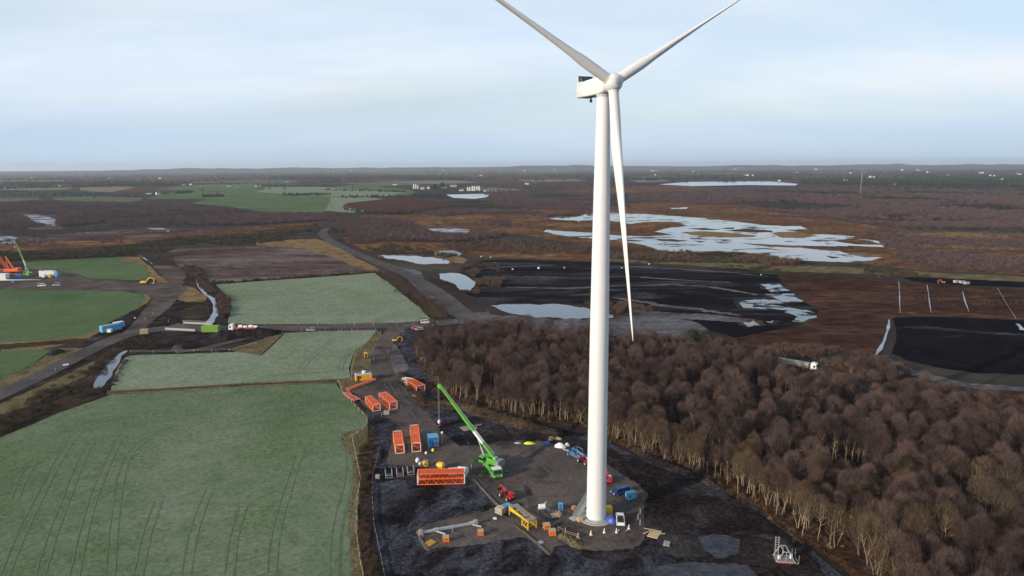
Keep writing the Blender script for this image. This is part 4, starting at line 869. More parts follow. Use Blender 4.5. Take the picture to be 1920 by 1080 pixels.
P += sprinkle([(1640, 715), (1720, 730), (1800, 755), (1990, 760), (1990, 830), (1900, 812), (1800, 790), (1700, 745)], 160, .6, 1.5, .4, .05, seed=2)
P += sprinkle([(820, 640), (900, 618), (960, 618), (1000, 640), (840, 650)], 120, .8, 2.0, .2, seed=3)
P += sprinkle([(1440, 690), (1475, 700), (1560, 702), (1640, 700), (1680, 735), (1640, 752), (1560, 746), (1500, 743), (1440, 722)], 330, .5, 1.5, .15, .05, seed=41)
P += sprinkle([(1540, 680), (1640, 672), (1700, 700), (1680, 720), (1600, 705)], 160, .5, 1.4, .1, .05, seed=42)
scatter('scrub', P, sc_brown + bushes_brown, 'brown scrub along the far side of the birch wood', 6)
tall = sprinkle([(1180, 655), (1330, 660), (1440, 690), (1470, 700), (1440, 708), (1250, 672)], 60, .6, .85, seed=4) + sprinkle([(1660, 735), (1800, 770), (1990, 790), (1990, 830), (1800, 800), (1690, 760)], 70, .6, 1.0, seed=5) + sprinkle([(1580, 700), (1640, 705), (1690, 740), (1600, 730)], 26, .5, .8, seed=6)
for x, y, z, s_ in tall[:0]: pass
scatter('birch_wood', tall, protos, 'scattered birches behind the wood', 8)
P = sprinkle([(-60, 386), (60, 377), (200, 380), (360, 384), (420, 390), (480, 398), (600, 404), (640, 412), (480, 422), (380, 424), (240, 428), (120, 430), (0, 440), (-60, 442)], 5200, .7, 1.8, .28, .006, holes=[[(44, 402), (106, 404), (106, 426), (60, 420)]], seed=7, z=.05)
P += sprinkle([(480, 400), (640, 402), (740, 402), (860, 392), (960, 386), (1110, 378), (1110, 402), (960, 410), (980, 440), (860, 455), (700, 452), (630, 430), (560, 420)], 4200, .6, 1.7, .42, .008, holes=[[(795, 425), (885, 425), (885, 442), (795, 440)]], seed=8, z=.05)
P += sprinkle([(1180, 352), (1500, 350), (1700, 352), (1990, 362), (1990, 430), (1850, 430), (1700, 428), (1560, 412), (1400, 392), (1250, 378), (1180, 376)], 9000, .8, 1.8, .16, .004, seed=9, z=.05)
P += sprinkle([(860, 350), (1110, 345), (1110, 385), (960, 392), (900, 380), (920, 366)], 1800, .8, 1.8, .3, .005, seed=10, z=.05)
P += sprinkle([(1640, 440), (1990, 440), (1990, 515), (1800, 515), (1680, 480)], 1500, .5, 1.3, .42, .008, seed=11, z=.05)
P += sprinkle([(960, 388), (1110, 380), (1300, 388), (1500, 398), (1700, 430), (1990, 440), (1990, 516), (1700, 502), (1640, 496), (1400, 476), (1110, 462), (980, 440), (900, 415)], 2600, .15, .8, .30, .012, holes=[[(1018, 404), (1150, 396), (1380, 410), (1520, 424), (1690, 455), (1660, 494), (1400, 478), (1200, 472), (1018, 440)]], seed=43, z=.1)
P += sprinkle([(-60, 428), (240, 428), (480, 426), (600, 420), (480, 440), (300, 452), (0, 466), (-60, 470)], 900, .15, .7, .3, .02, seed=44, z=.1)
P += sprinkle([(1050, 430), (1110, 438), (1150, 443), (1205, 445), (1180, 420), (1110, 415)], 60, .15, .45, .2, .02, seed=45, z=.3)
P += sprinkle([(1385, 457), (1440, 460), (1530, 464), (1600, 464), (1640, 468), (1600, 472), (1500, 466)], 60, .15, .5, .1, .02, seed=46, z=.3)
P += sprinkle([(310, 478), (480, 462), (600, 456), (690, 505), (560, 518), (400, 528)], 260, .12, .4, .35, .03, seed=47, z=.15)
scatter('scrub_woodland', P, sc_far, 'purple brown birch scrub covering the bog in the middle distance', 9)
P = sprinkle([(-60, 472), (60, 470), (180, 462), (250, 460), (262, 476), (225, 481), (130, 485), (50, 490), (-60, 500)], 900, .6, 1.3, .2, .02, seed=12, z=.1)
P += sprinkle([(250, 458), (330, 446), (480, 432), (600, 420), (600, 444), (480, 458), (340, 464), (300, 476)], 1100, .5, 1.2, .35, .015, seed=13, z=.1)
P += sprinkle([(600, 420), (720, 402), (840, 394), (900, 400), (740, 416), (630, 432)], 500, .6, 1.3, .4, .01, seed=14, z=.1)
P += sprinkle([(1110, 480), (1200, 478), (1360, 484), (1440, 492), (1640, 500), (1760, 520), (1640, 522), (1440, 508), (1200, 494)], 700, .4, 1.0, .35, .02, seed=15, z=.1)
P += sprinkle([(632, 448), (760, 462), (860, 480), (830, 486), (740, 476), (660, 466)], 200, .5, 1.2, .4, .02, seed=16, z=.1)
P += sprinkle([(400, 530), (600, 517), (700, 509), (702, 512), (600, 520), (400, 534)], 140, .4, .9, 0, seed=17, z=.2)
scatter('gorse', P, sc_green + sc_brown[:1], 'dark gorse and bramble belts between the bog and the fields', 10)
P = sprinkle([(630, 440), (700, 440), (1110, 462), (1110, 486), (860, 470), (760, 458), (660, 458)], 900, .5, 1.5, .35, .01, seed=18, z=.1)
P += sprinkle([(1110, 466), (1240, 474), (1400, 480), (1520, 494), (1440, 500), (1280, 492), (1110, 484)], 700, .6, 1.9, .3, .02, seed=19, z=.1)
P += sprinkle([(860, 500), (930, 496), (955, 520), (930, 545), (890, 552), (895, 528)], 240, .4, 1.1, .3, .03, seed=20, z=.2)
P += sprinkle([(1100, 572), (1180, 570), (1230, 582), (1190, 592), (1150, 590), (1108, 580)], 130, .5, 1.2, .1, .03, seed=21, z=.2)
P += sprinkle([(270, 465), (300, 465), (330, 490), (370, 500), (400, 540), (430, 560), (430, 590), (416, 600), (404, 560), (370, 530), (340, 505), (290, 480)], 420, .4, 1.2, .1, .03, seed=22, z=.2)
P += sprinkle([(1640, 575), (1920, 605), (1990, 600), (1990, 560), (1700, 540)], 60, .2, .5, .3, seed=23, z=.2)
P += sprinkle([(1440, 650), (1560, 655), (1640, 668), (1640, 690), (1560, 680), (1440, 665)], 130, .5, 1.1, .1, seed=24, z=.2)
P += sprinkle([(745, 612), (812, 606), (850, 600), (835, 590)], 10, .5, .8, seed=25)
scatter('scrub', P, sc_brown, 'brown willow scrub around the ponds', 11)
P = sprinkle([(-60, 322), (480, 319), (960, 317), (1400, 316), (1990, 314), (1990, 352), (1600, 348), (1240, 338), (1160, 350), (960, 345), (840, 338), (600, 338), (480, 336), (260, 350), (-60, 356)], 5200, 1.2, 2.6, .40, .0016, holes=[[(1236, 339), (1500, 338), (1500, 350), (1236, 350)]], seed=26, z=.05)
P += sprinkle([(480, 336), (560, 327), (720, 328), (880, 332), (860, 337), (640, 338)], 900, 1.4, 2.4, .1, .002, seed=27, z=.05)
P += sprinkle([(0, 343), (130, 343), (250, 340), (340, 344), (330, 350), (250, 350), (60, 350)], 500, 1.2, 2.2, .2, .003, seed=28, z=.05)
P += sprinkle([(1540, 340), (1700, 338), (1840, 336), (1850, 344), (1700, 347), (1560, 347)], 700, 1.5, 2.4, .1, .002, seed=29, z=.05)
P += sprinkle([(1160, 320), (1990, 318), (1990, 336), (1160, 336)], 1800, 1.2, 2.4, .42, .002, seed=30, z=.05)
for seg in ([(480, 348), (630, 349), (630, 351), (480, 350)], [(270, 346), (480, 341), (480, 343), (270, 348)], [(530, 364), (620, 363), (620, 366), (530, 368)], [(610, 355), (760, 359), (760, 361), (610, 357)], [(640, 369), (760, 366), (830, 365), (830, 370), (640, 372)],
            [(380, 367), (420, 366), (420, 369), (380, 370)], [(330, 361), (360, 358), (362, 361), (330, 364)], [(0, 358), (160, 360), (280, 368), (240, 372), (60, 368), (0, 366)], [(632, 392), (700, 400), (760, 400), (845, 388), (850, 391), (760, 404), (690, 402)], [(600, 340), (640, 339), (640, 342), (600, 343)]):
    P += sprinkle(seg, 120, .5, 1.1, seed=int(seg[0][0]) + 40, z=.05)
scatter('distant_woods', P, sc_con, 'dark woods and hedges across the far plain', 12)
# ditch side growth by the site and along the river bank
P = sprinkle([(676, 850), (700, 800), (706, 812), (704, 860), (692, 920), (694, 1000), (712, 1100), (690, 1100), (674, 1000), (674, 920)], 260, .35, .8, .1, .1, seed=31, z=.15)
P += sprinkle([(0, 815), (60, 790), (140, 758), (200, 735), (190, 728), (120, 735), (60, 760), (0, 785)], 260, .4, .9, .3, .06, seed=32, z=.15)
P += sprinkle([(20, 770), (100, 725), (180, 685), (215, 652), (232, 650), (200, 700), (120, 740), (40, 785)], 160, .4, 1.0, .35, .06, seed=33, z=.15)
P += sprinkle([(206, 725), (225, 690), (240, 662), (246, 664), (232, 690), (214, 728)], 50, .3, .7, .0, seed=34, z=.15)
P += sprinkle([(225, 640), (270, 632), (300, 640), (262, 655), (230, 658)], 60, .5, 1.0, .1, seed=35, z=.15)
scatter('ditch_growth', P, bushes_green + bushes_brown, 'dark brambles and gorse in the ditches and on the river bank', 13)
P = sprinkle([(750, 695), (800, 745), (870, 755), (1000, 790), (1000, 810), (860, 775), (790, 765), (745, 710)], 260, .4, 1.0, .1, .1, seed=36, z=.6)
P += sprinkle([(772, 650), (800, 640), (830, 660), (830, 700), (810, 735), (790, 700)], 130, .4, 1.3, .2, .1, seed=37, z=.2)
scatter('undergrowth', P, bushes_brown + bushes_straw, 'brown undergrowth on the earth bank beside the wood', 14)
# hedge of low trees from the field corner to the junction
h = thing('hedge', 'thick bare brown hedge running down the right side of the pale field', 'hedge', tuple(G(770, 555)))
rg = np.random.default_rng(9); Vs, Fs, b_ = [], [], 0
c0 = G(770, 555)
for i in range(70):
    t_ = i / 69; a, b2 = G(712, 512), G(838, 598); p = a.lerp(b2, t_) + Vector((rg.normal() * 2.2, rg.normal() * 2.5, 0)); s_ = .8 + .8 * rg.random()
    u = unit(rg.normal(size=(260, 3))); u[:, 2] = np.abs(u[:, 2]); Pp = u * (.5 + .45 * rg.random(260))[:, None] * np.array([2.6, 2.6, 3.6]) * s_ + np.array([p.x - c0.x, p.y - c0.y, .2])
    V, F = slivers(Pp, unit(u + rg.normal(size=(260, 3)) * .4 + [0, 0, .3]), np.full(260, 1.0), np.full(260, .11), rg); Vs.append(V); Fs.append(F + b_); b_ += len(V)
me = npmesh('foliage', np.concatenate(Vs), np.concatenate(Fs), M_scrub); o = bpy.data.objects.new('foliage', me); link(o); o.parent = h
# ------------------------------------------------------------------ paints
P_orange = paint('orange_steel', (0.82, 0.135, 0.02), 0.45, dirt=.35, dirtcol=(.30, .05, .02))
P_orange2 = paint('faded_orange_steel', (0.62, 0.15, 0.09), 0.6, dirt=.4, dirtcol=(.3, .1, .07))
P_green = paint('lime_green_paint', (0.09, 0.34, 0.035), 0.35, dirt=.2)
P_green3 = paint('dark_green_outrigger', (0.03, 0.12, 0.045), 0.5, dirt=.3)
P_green2 = paint('dull_green_paint', (0.16, 0.30, 0.03), 0.5, dirt=.3)
P_yellow = paint('yellow_steel', (0.66, 0.40, 0.025), 0.45, dirt=.3)
P_yellow2 = paint('yellow_cabin', (0.75, 0.42, 0.02), 0.5, dirt=.15)
P_red = paint('red_machine_paint', (0.48, 0.02, 0.02), 0.35, dirt=.2)
P_blue = paint('blue_container_paint', (0.03, 0.16, 0.42), 0.45, dirt=.25)
P_blue2 = paint('light_blue_paint', (0.10, 0.34, 0.52), 0.45, dirt=.15)
P_navy = paint('dark_blue_car_paint', (0.01, 0.045, 0.20), 0.2, dirt=.1)
P_white = paint('white_paint', (0.72, 0.72, 0.70), 0.4, dirt=.2, dirtcol=(.4, .38, .34))
P_silver = paint('galvanised_steel', (0.42, 0.44, 0.46), 0.45, .3, dirt=.3, dirtcol=(.25, .25, .25))
P_grey = paint('mid_grey_steel', (0.22, 0.23, 0.24), 0.55, dirt=.3)
P_black = paint('black_rubber', (0.018, 0.018, 0.018), 0.8, dirt=.3)
P_glass = paint('dark_glass', (0.015, 0.02, 0.028), 0.08, dirt=0)
P_wood = paint('pale_timber', (0.42, 0.32, 0.20), 0.85, dirt=.5, dirtcol=(.2, .15, .1))
P_woodgrey = paint('weathered_timber_mats', (0.24, 0.22, 0.20), 0.9, dirt=.6, dirtcol=(.12, .11, .10))
P_tan = paint('tan_cardboard', (0.50, 0.38, 0.22), 0.85, dirt=.2)
P_tarp = paint('blue_tarpaulin', (0.03, 0.07, 0.36), 0.4, dirt=.2)
P_yel3 = paint('bright_yellow_fabric', (0.65, 0.62, 0.05), 0.6, dirt=.2)
P_orange3 = paint('orange_crate_paint', (0.72, 0.20, 0.03), 0.55, dirt=.2)
P_skin = paint('skin', (0.45, 0.26, 0.18), 0.6, dirt=0)
P_cloth = paint('dark_workwear', (0.025, 0.028, 0.035), 0.9, dirt=.1)
P_roof = paint('slate_roof', (0.07, 0.07, 0.08), 0.8, dirt=.2)
P_conc2 = paint('grey_concrete_block', (0.30, 0.28, 0.25), 0.9, dirt=.4, dirtcol=(.15, .14, .13))
SZ = 0.30
def at(px, py, z=SZ): return tuple(G(px, py, z))
def hd(a, b, z=SZ):
    d = G(b[0], b[1], z) - G(a[0], a[1], z); return math.atan2(d.y, d.x)

# ------------------------------------------------------------------ the mobile crane
def wheel(parent, x, y, r=.55, w=.4, name='wheel'):
    mb = MB(); mb.tube((x, y - w / 2, r), (x, y + w / 2, r), r, n=16); o = mb.build(name, P_black, parent)
    s_ = 1 if y > 0 else -1
    mb = MB(); mb.tube((x, y + s_ * w * .4, r), (x, y + s_ * (w / 2 + .02), r), r * .55, n=12); mb.build('rim', P_silver, o); return o
def mobile_crane(name, label, foot, rz, tip, boomw=1.0, nsec=3, rope_to=6.0, scale=1.0, frm=2.6):
    """foot: centre of the carrier on the ground; tip: the boom's head in the world"""
    t = thing(name, label, 'mobile crane', foot, rz)
    inv = Matrix.Rotation(-rz, 3, 'Z'); T = inv @ (Vector(tip) - Vector(foot))
    mb = MB(); mb.prism([(-6.6, .75), (6.3, .75), (6.6, 1.0), (6.6, 1.35), (3.9, 1.6), (-6.4, 1.6), (-6.7, 1.3)], -1.4, 1.4); body = mb.build('carrier', P_green, t, .05)
    mb = MB(); mb.box((1.9, 1.25, 1.85), (3.0, .3, .5)); mb.box((1.9, -1.25, 1.85), (3.0, .3, .5)); mb.box((-4.9, 0, 1.85), (2.2, 2.6, .45)); mb.build('tool_box', P_green, body, .03)
    mb = MB(); mb.prism([(4.2, .6), (6.75, .6), (6.85, 1.5), (6.55, 2.75), (4.6, 2.8), (4.2, 2.2)], -1.38, 1.38); cab_ = mb.build('driver_cab', P_green, t, .08)
    mb = MB(); mb.box((5.5, 0, 2.83), (1.9, 2.5, .1)); mb.build('cab_roof', P_white, cab_, .03)
    mb = MB(); mb.add([(6.84, -1.2, 1.62), (6.84, 1.2, 1.62), (6.60, 1.2, 2.62), (6.60, -1.2, 2.62)], [(0, 1, 2, 3)]); mb.box((5.6, 0, 2.2), (1.3, 2.80, .7)); mb.build('cab_window', P_glass, cab_)
    for y_ in (-1.0, 1.0): mb = MB(); mb.box((6.83, y_, 1.05), (.1, .4, .22)); mb.build('headlight', P_white, cab_)
    for x_ in (5.0, 3.3, 1.6, -2.2, -3.8, -5.4):
        for y_ in (-1.22, 1.22): wheel(t, x_, y_, .62, .42)
    for x_ in (2.7, -6.2):
        for s_ in (-1, 1):
            mb = MB(); mb.beam((x_, s_ * 1.2, .95), (x_, s_ * 3.5, .95), .3, .32); mb.beam((x_, s_ * 3.45, 1.0), (x_, s_ * 3.45, .2), .2); ou = mb.build('outrigger', P_green3, t)
            mb = MB(); mb.box((x_, s_ * 3.45, .13), (1.5, 1.2, .16)); mb.build('outrigger_pad', P_green3, ou)
    sup = Vector((-1.0, 0, 0)); dirv = Vector((T.x - sup.x, T.y - sup.y, 0)); az = math.atan2(dirv.y, dirv.x); Mz = Matrix.Rotation(az, 3, 'Z')
    def S(x, y, z): return sup + Mz @ Vector((x, y, 0)) + Vector((0, 0, z))
    mb = MB(); mb.tube(tuple(sup + Vector((0, 0, 1.55))), tuple(sup + Vector((0, 0, 1.95))), 1.25, n=20); mb.build('turntable', P_grey, t)
    mb = MB()
    for s_ in (-1, 1): mb.box(S(-1.2, s_ * .85, 2.6), (4.2, .3, 1.3), rot=Mz)
    mb.box(S(-1.0, 0, 2.1), (4.4, 2.5, .35), rot=Mz); mb.box(S(-2.9, 0, 2.7), (1.1, 2.4, 1.2), rot=Mz); mb.build('superstructure', P_green, t, .04)
    mb = MB(); mb.box(S(-3.9, 0, 2.4), (1.1, 2.9, 1.5), rot=Mz); mb.box(S(-3.9, 0, 3.3), (.9, 2.4, .25), rot=Mz); mb.build('counterweight', P_grey, t, .05)
    mb = MB(); mb.box(S(1.4, 1.6, 2.7), (1.7, .9, 1.6), rot=Mz); oc = mb.build('operator_cab', P_green, t, .08)
    mb = MB(); mb.box(S(1.45, 1.6, 2.95), (1.8, .94, .8), rot=Mz); mb.build('cab_glass', P_glass, oc)
    mb = MB(); mb.box(S(-.2, -1.7, 2.5), (2.0, .8, .9), rot=Mz); mb.build('winch_housing', P_green, t, .04)
    mb = MB(); mb.tube(S(-2.3, -.6, 3.5), S(-2.3, .6, 3.5), .42, n=14); mb.build('winch_drum', P_silver, t)
    foot_ = S(-2.3, 0, 3.0); bd = T - foot_; ln = bd.length; bd.normalize(); q = bd.to_track_quat('X', 'Z').to_matrix()
    def Bp(x, y, z): return foot_ + q @ Vector((x, y, z))
    boom = None; cuts = [0.0] + [.36 + .64 * (k + 1) / nsec for k in range(nsec)]
    for k in range(nsec):
        a, b_ = (0 if k == 0 else cuts[k] - .04) * ln, cuts[k + 1] * ln; w = boomw * (1 - .17 * k) * .8; h_ = boomw * (1 - .17 * k)
        pr = [(-w / 2, -h_ * .25), (-w * .3, -h_ / 2), (w * .3, -h_ / 2), (w / 2, -h_ * .25), (w / 2, h_ * .5), (-w / 2, h_ * .5)]
        mb = MB(); mb.loft([[Bp(a, y, z) for y, z in pr], [Bp(b_, y, z) for y, z in pr]], smooth=False)
        mb.loft([[Bp(b_ - .35, y * 1.1, z * 1.1) for y, z in pr], [Bp(b_, y * 1.1, z * 1.1) for y, z in pr]], smooth=False)
        o = mb.build('boom_section', P_green, t)
        if k == 0: boom = o
    mb = MB(); 
    for s_ in (-1, 1): mb.box(Bp(ln * .30, s_ * (boomw * .40 + .012), .1), (ln * .16, .02, boomw * .62), rot=q)
    mb.box(Bp(ln * .30, 0, boomw * .5 + .012), (ln * .15, boomw * .6, .02), rot=q)
    mb.build('boom_panel', P_white, boom)
    mb = MB(); mb.box(Bp(ln + .3, 0, 0), (1.3, .7, .9), rot=q); mb.tube(Bp(ln + .7, -.3, -.4), Bp(ln + .7, .3, -.4), .4, n=14); mb.tube(Bp(ln + .3, -.3, .45), Bp(ln + .3, .3, .45), .3, n=14); bh = mb.build('boom_head', P_green, t)
    mb = MB(); c0_ = S(1.6, 0, 2.3); c1_ = Bp(ln * .30, 0, -boomw * .5); mb.tube(c0_, c0_.lerp(c1_, .55), .26, n=12); mb.tube(c0_.lerp(c1_, .5), c1_, .16, n=12); mb.build('luffing_cylinder', P_silver, t)
    e_ = Bp(ln + .85, 0, -.5); b0 = Vector((e_.x, e_.y, rope_to))
    mb = MB()
    for dy_ in (-.15, .15): mb.tube(e_ + Vector((0, dy_, 0)), b0 + Vector((0, dy_, .6)), .035, n=5)
    mb.tube(Bp(ln * .05, 0, .95), Bp(ln, 0, .62), .03, n=5); mb.build('hoist_rope', P_silver, t)
    mb = MB(); mb.loft([[b0 + Vector((r_ * math.cos(a_ * .524), r_ * math.sin(a_ * .524), z_)) for a_ in range(12)] for z_, r_ in ((.75, .08), (.6, .3), (.25, .42), (-.1, .42), (-.4, .25), (-.5, .08))]); hk = mb.build('hook_block', P_white, bh)
    hk.parent = t
    mb = MB(); pts = [b0 + Vector((0, .28 * math.sin(a_), -.85 + .28 * math.cos(a_))) for a_ in [R(x) for x in range(0, 300, 30)]]
    for i in range(len(pts) - 1): mb.tube(pts[i], pts[i + 1], .07, n=6)
    mb.build('hook', P_orange, hk)
    if scale != 1: t.scale = (scale,) * 3
    return t
foot = Vector(at(920, 880)); rz = hd((909, 862), (932, 895)); tipg = G(829, 845)
tp = Vector((tipg.x, tipg.y, 19.6)); mobile_crane('mobile_crane', 'lime green telescopic mobile crane on outriggers with its boom raised over the hardstand', tuple(foot), rz, tuple(tp), rope_to=8.3)

# ------------------------------------------------------------------ lattice boom sections
def lattice(label, A_, B_, W=2.7, H=2.7, W2=None, H2=None, paint_=None, tipm=None, tip_frac=0, group='orange lattice crane sections', bays=None, dense=False, z0=.35, cr_=.11, name='lattice_section'):
    """A_, B_: ground centres of the two ends (world)"""
    paint_ = paint_ or P_orange; A_, B_ = Vector(A_), Vector(B_); d = B_ - A_; L_ = d.length; rz = math.atan2(d.y, d.x)
    W2 = W2 or W; H2 = H2 or H; t = thing(name, label, 'crane section', (A_.x, A_.y, SZ), rz, group)
    def C(f, y, z): w = W + (W2 - W) * f; h = H + (H2 - H) * f; zc = z0 + (H - h) * .0; return Vector((L_ * f, y * w / 2, zc + (z + 1) / 2 * h))
    for y in (-1, 1):
        for z in (-1, 1):
            mb = MB(); mb.tube(C(0, y, z), C(1, y, z), cr_, n=8)
            for e in (0, 1): mb.box(C(e, y, z), (.22, .3, .3))
            o = mb.build('chord', paint_, t)
    bays = bays or max(3, int(L_ / (H * .95)))
    mb = MB(); r = .05
    for k in range(bays):
        a, b_ = k / bays, (k + 1) / bays; m_ = (a + b_) / 2
        for y in (-1, 1):
            mb.tube(C(a, y, -1), C(m_, y, 1), r, n=5, cap=False); mb.tube(C(m_, y, 1), C(b_, y, -1), r, n=5, cap=False)
            mb.tube(C(a, y, 1), C(m_, y, -1), r * .8, n=5, cap=False) if dense else None
            mb.tube(C(m_, y, -1), C(b_, y, 1), r * .8, n=5, cap=False) if dense else None
        for z in (-1, 1):
            mb.tube(C(a, -1, z), C(m_, 1, z), r, n=5, cap=False); mb.tube(C(m_, 1, z), C(b_, -1, z), r, n=5, cap=False); mb.tube(C(a, -1, z), C(a, 1, z), r, n=5, cap=False)
    mb.build('lacing', paint_, t)
    em = P_white
    for e in (0, 1):
        mb = MB(); mb.beam(C(e, -1, -1), C(e, 1, -1), .16); mb.beam(C(e, -1, 1), C(e, 1, 1), .16)
        for y in (-1, 1): mb.beam(C(e, y, -1), C(e, y, 1), .18)
        mb.build('end_frame', em if H > 1.2 and not (tipm and e == 1) else paint_, t)
        mb = MB(); mb.tube(C(e, -1, -1), C(e, 1, 1), .06, n=6) if H > 1.2 else None
        if mb.v: mb.build('end_brace', paint_, t)
    if dense:
        mb = MB()
        if dense == 'top':
            for y in (-1, 1): mb.tube(C(0, y, 0), C(1, y, 0), .05, n=6)
            for k in range(bays): mb.box(C((k + .5) / bays, 0, 1.0) + Vector((0, 0, -.08)), (L_ / bays * .96, W * .9, .05))
            mb.tube(C(.02, .3, -.5), C(.98, .3, -.5), .2, n=8)
        else:
          for y in (-.45, .1, .5): mb.tube(C(.03, y, .3 * y), C(.97, y, .3 * y), .10, n=8)
          for k in range(bays): mb.tube(C((k + .5) / bays / 2, -.9, -.2 + .3 * (k % 2)), C((k + .8) / bays / 2, .9, .3 - .3 * (k % 2)), .06, n=5, cap=False)
        mb.build('inner_tubes', paint_, t)
        mb = MB()
        for k in range(int(L_ / .45)): f = .02 + .96 * k / int(L_ / .45); mb.box((L_ * f, 0, z0 + H + .02), (.16, W * .92, .05))
        mb.build('top_grating', paint_, t)
    return t
# big one, side on
a, b_ = G(783, 911, SZ), G(871, 909, SZ); n_ = Vector((-(b_ - a).y, (b_ - a).x, 0)).normalized() * 1.4
lattice('long orange lattice section lying broadside in front of the crane', a + n_, b_ + n_, 2.8, 2.9, bays=5, dense='top', cr_=.14)
lattice('orange lattice section pointing away, left of the pair beside the blue container', G(750, 852, SZ), G(745, 811, 2.9), 2.5, 2.6, dense=True)
lattice('orange lattice section pointing away, nearest to the blue container', G(781, 849, SZ), G(776.5, 800, 2.9), 2.5, 2.7, dense=True)
lattice('shorter orange lattice section left of the grey block near the yellow cabin', G(706.5, 772, SZ), G(691, 744.5, 2.6), 2.6, 2.3, W2=2.0, H2=2.2, dense=True)
lattice('taller orange lattice section right of the grey block near the yellow cabin', G(738, 769, SZ), G(718, 739, 2.9), 2.7, 2.7, dense=True)
t = lattice('tapering boom head section, half orange and half white, beside the track', G(789, 736, SZ), G(769, 723, SZ), 3.4, 2.4, W2=2.6, H2=2.2, dense=True)
A2, B2 = G(769, 723, SZ), G(753, 716, SZ); L2 = (B2 - A2).length; L1 = (G(789, 736, SZ) - A2).length
mb = MB(); dx_ = L1
for y in (-1, 1):
    for z in (0, 1): mb.tube((dx_, y * 1.3, .35 + z * 2.2), (dx_ + L2, y * .5, .7 + z * .9), .12, n=8)
for k in range(4):
    f = k / 4; g = (k + .6) / 4
    for y in (-1, 1): mb.tube((dx_ + L2 * f, y * (1.3 - .8 * f), .35 + .35 * f), (dx_ + L2 * g, y * (1.3 - .8 * g), 2.55 - .95 * g), .07, n=6)
    mb.tube((dx_ + L2 * f, -(1.3 - .8 * f), 2.55 - .95 * f), (dx_ + L2 * f, (1.3 - .8 * f), 2.55 - .95 * f), .07, n=6)
mb.tube((dx_ + L2, -.8, 1.0), (dx_ + L2, .8, 1.0), .35, n=12); mb.build('tip_section', P_white, t)
lattice('long low faded orange walkway truss lying below the yellow cabin', G(652, 733, SZ), G(702, 714, SZ), 1.5, .7, paint_=P_orange2, group='low orange trusses', bays=10, z0=.2, cr_=.09, name='walkway_truss')
def ladder(label, a, b, w, group='low orange trusses'):
    a, b = Vector(a), Vector(b); d = b - a; L_ = d.length; t = thing('track_panel', label, 'steel panel', (a.x, a.y, SZ), math.atan2(d.y, d.x), group)
    for s_ in (-1, 1): mb = MB(); mb.beam((0, s_ * w / 2, .35), (L_, s_ * w / 2, .35), .18, .35); mb.build('rail', P_orange2, t)
    mb = MB()
    for k in range(int(L_ / .42) + 1): mb.beam((.42 * k, -w / 2 + .09, .42), (.42 * k, w / 2 - .09, .42), .26, .08)
    mb.build('rungs', P_orange2, t)
ladder('flat pinkish orange steel panel by the field corner', G(648, 737, SZ), G(657, 745, SZ), 2.2)
ladder('flat pinkish orange steel panel, lower one at the pad edge', G(658, 745, SZ), G(671, 752, SZ), 2.4)

# ------------------------------------------------------------------ cabins, containers, tanks
def container(name, label, cat, loc, rz, Ls, W, H, body, roof, group=None, door=None, windows=(), ribs=True, feet=.15):
    t = thing(name, label, cat, loc, rz, group)
    mb = MB(); mb.box((0, 0, feet + H / 2), (Ls, W, H))
    if ribs:
        k = int(Ls / .45)
        for i in range(k):
            x = -Ls / 2 + Ls * (i + .5) / k
            for s_ in (-1, 1): mb.box((x, s_ * (W / 2 + .02), feet + H / 2), (.2, .05, H * .86))
    mb.build('body', body, t)
    mb = MB()
    for sx in (-1, 1):
        for sy in (-1, 1): mb.box((sx * (Ls / 2 - .02), sy * (W / 2 - .02), feet + H / 2), (.14, .14, H + .06))
    mb.box((0, 0, feet + H + .05), (Ls + .06, W + .06, .12)); mb.build('roof', roof, t, .02)
    if door is not None:
        mb = MB(); mb.box((door, -(W / 2 + .04), feet + H * .42), (.85, .06, H * .78)); d_ = mb.build('door', P_dark_red if body is P_yellow2 else P_grey, t)
    for x, w in windows: mb = MB(); mb.box((x, -(W / 2 + .045), feet + H * .58), (w, .06, H * .3)); mb.build('window', P_glass, t)
    return t
P_dark_red = paint('dark_red_door', (0.12, 0.02, 0.015), 0.5)
g1_, g2_ = G(667, 716, SZ), G(697, 713, SZ); cc = (g1_ + g2_) / 2; dd = (g2_ - g1_); rz = math.atan2(dd.y, dd.x); nn_ = Vector((-dd.y, dd.x, 0)).normalized() * 1.25
t = container('site_cabin', 'yellow site cabin with a blue and white roof', 'cabin', tuple(cc + nn_), rz, dd.length * .99, 2.5, 2.6, P_yellow2, P_white, door=-dd.length * .33, windows=((-dd.length * .2, .7),))
mb = MB(); mb.box((-1.6, 0.2, 2.95), (2.4, 1.9, .16)); mb.box((2.0, .4, 2.95), (2.2, 1.7, .16)); mb.build('roof_panel', P_blue, t)
tk = thing('water_tank', 'round white water tank standing on the yellow cabin roof', 'water tank', (cc.x + nn_.x + .3, cc.y + nn_.y, SZ + 2.95), rz)
mb = MB(); mb.tube((0, 0, -.04), (0, 0, .8), .8, n=18); mb.build('drum', P_white, tk); mb = MB(); mb.tube((0, 0, .8), (0, 0, .92), .5, .3, n=14); mb.build('lid', P_white, tk)
t = container('portable_toilet', 'small yellow portable toilet on the grass beside the access track', 'portable toilet', at(686, 671), hd((680, 671), (692, 670)), 1.3, 1.3, 2.2, P_yellow2, P_yellow2, door=0, ribs=False)
t = container('generator_container', 'tall blue container with hoses beside the orange sections', 'container', at(812, 835), hd((803, 839), (822, 837)), 2.9, 3.2, 2.9, P_blue, P_blue2, ribs=True)
mb = MB()
for x in (-.35, -.1, .6): mb.tube((x + .6, -1.68, .2), (x + .6, -1.68, 2.2), .06, n=6)
mb.build('hose', P_silver, t)
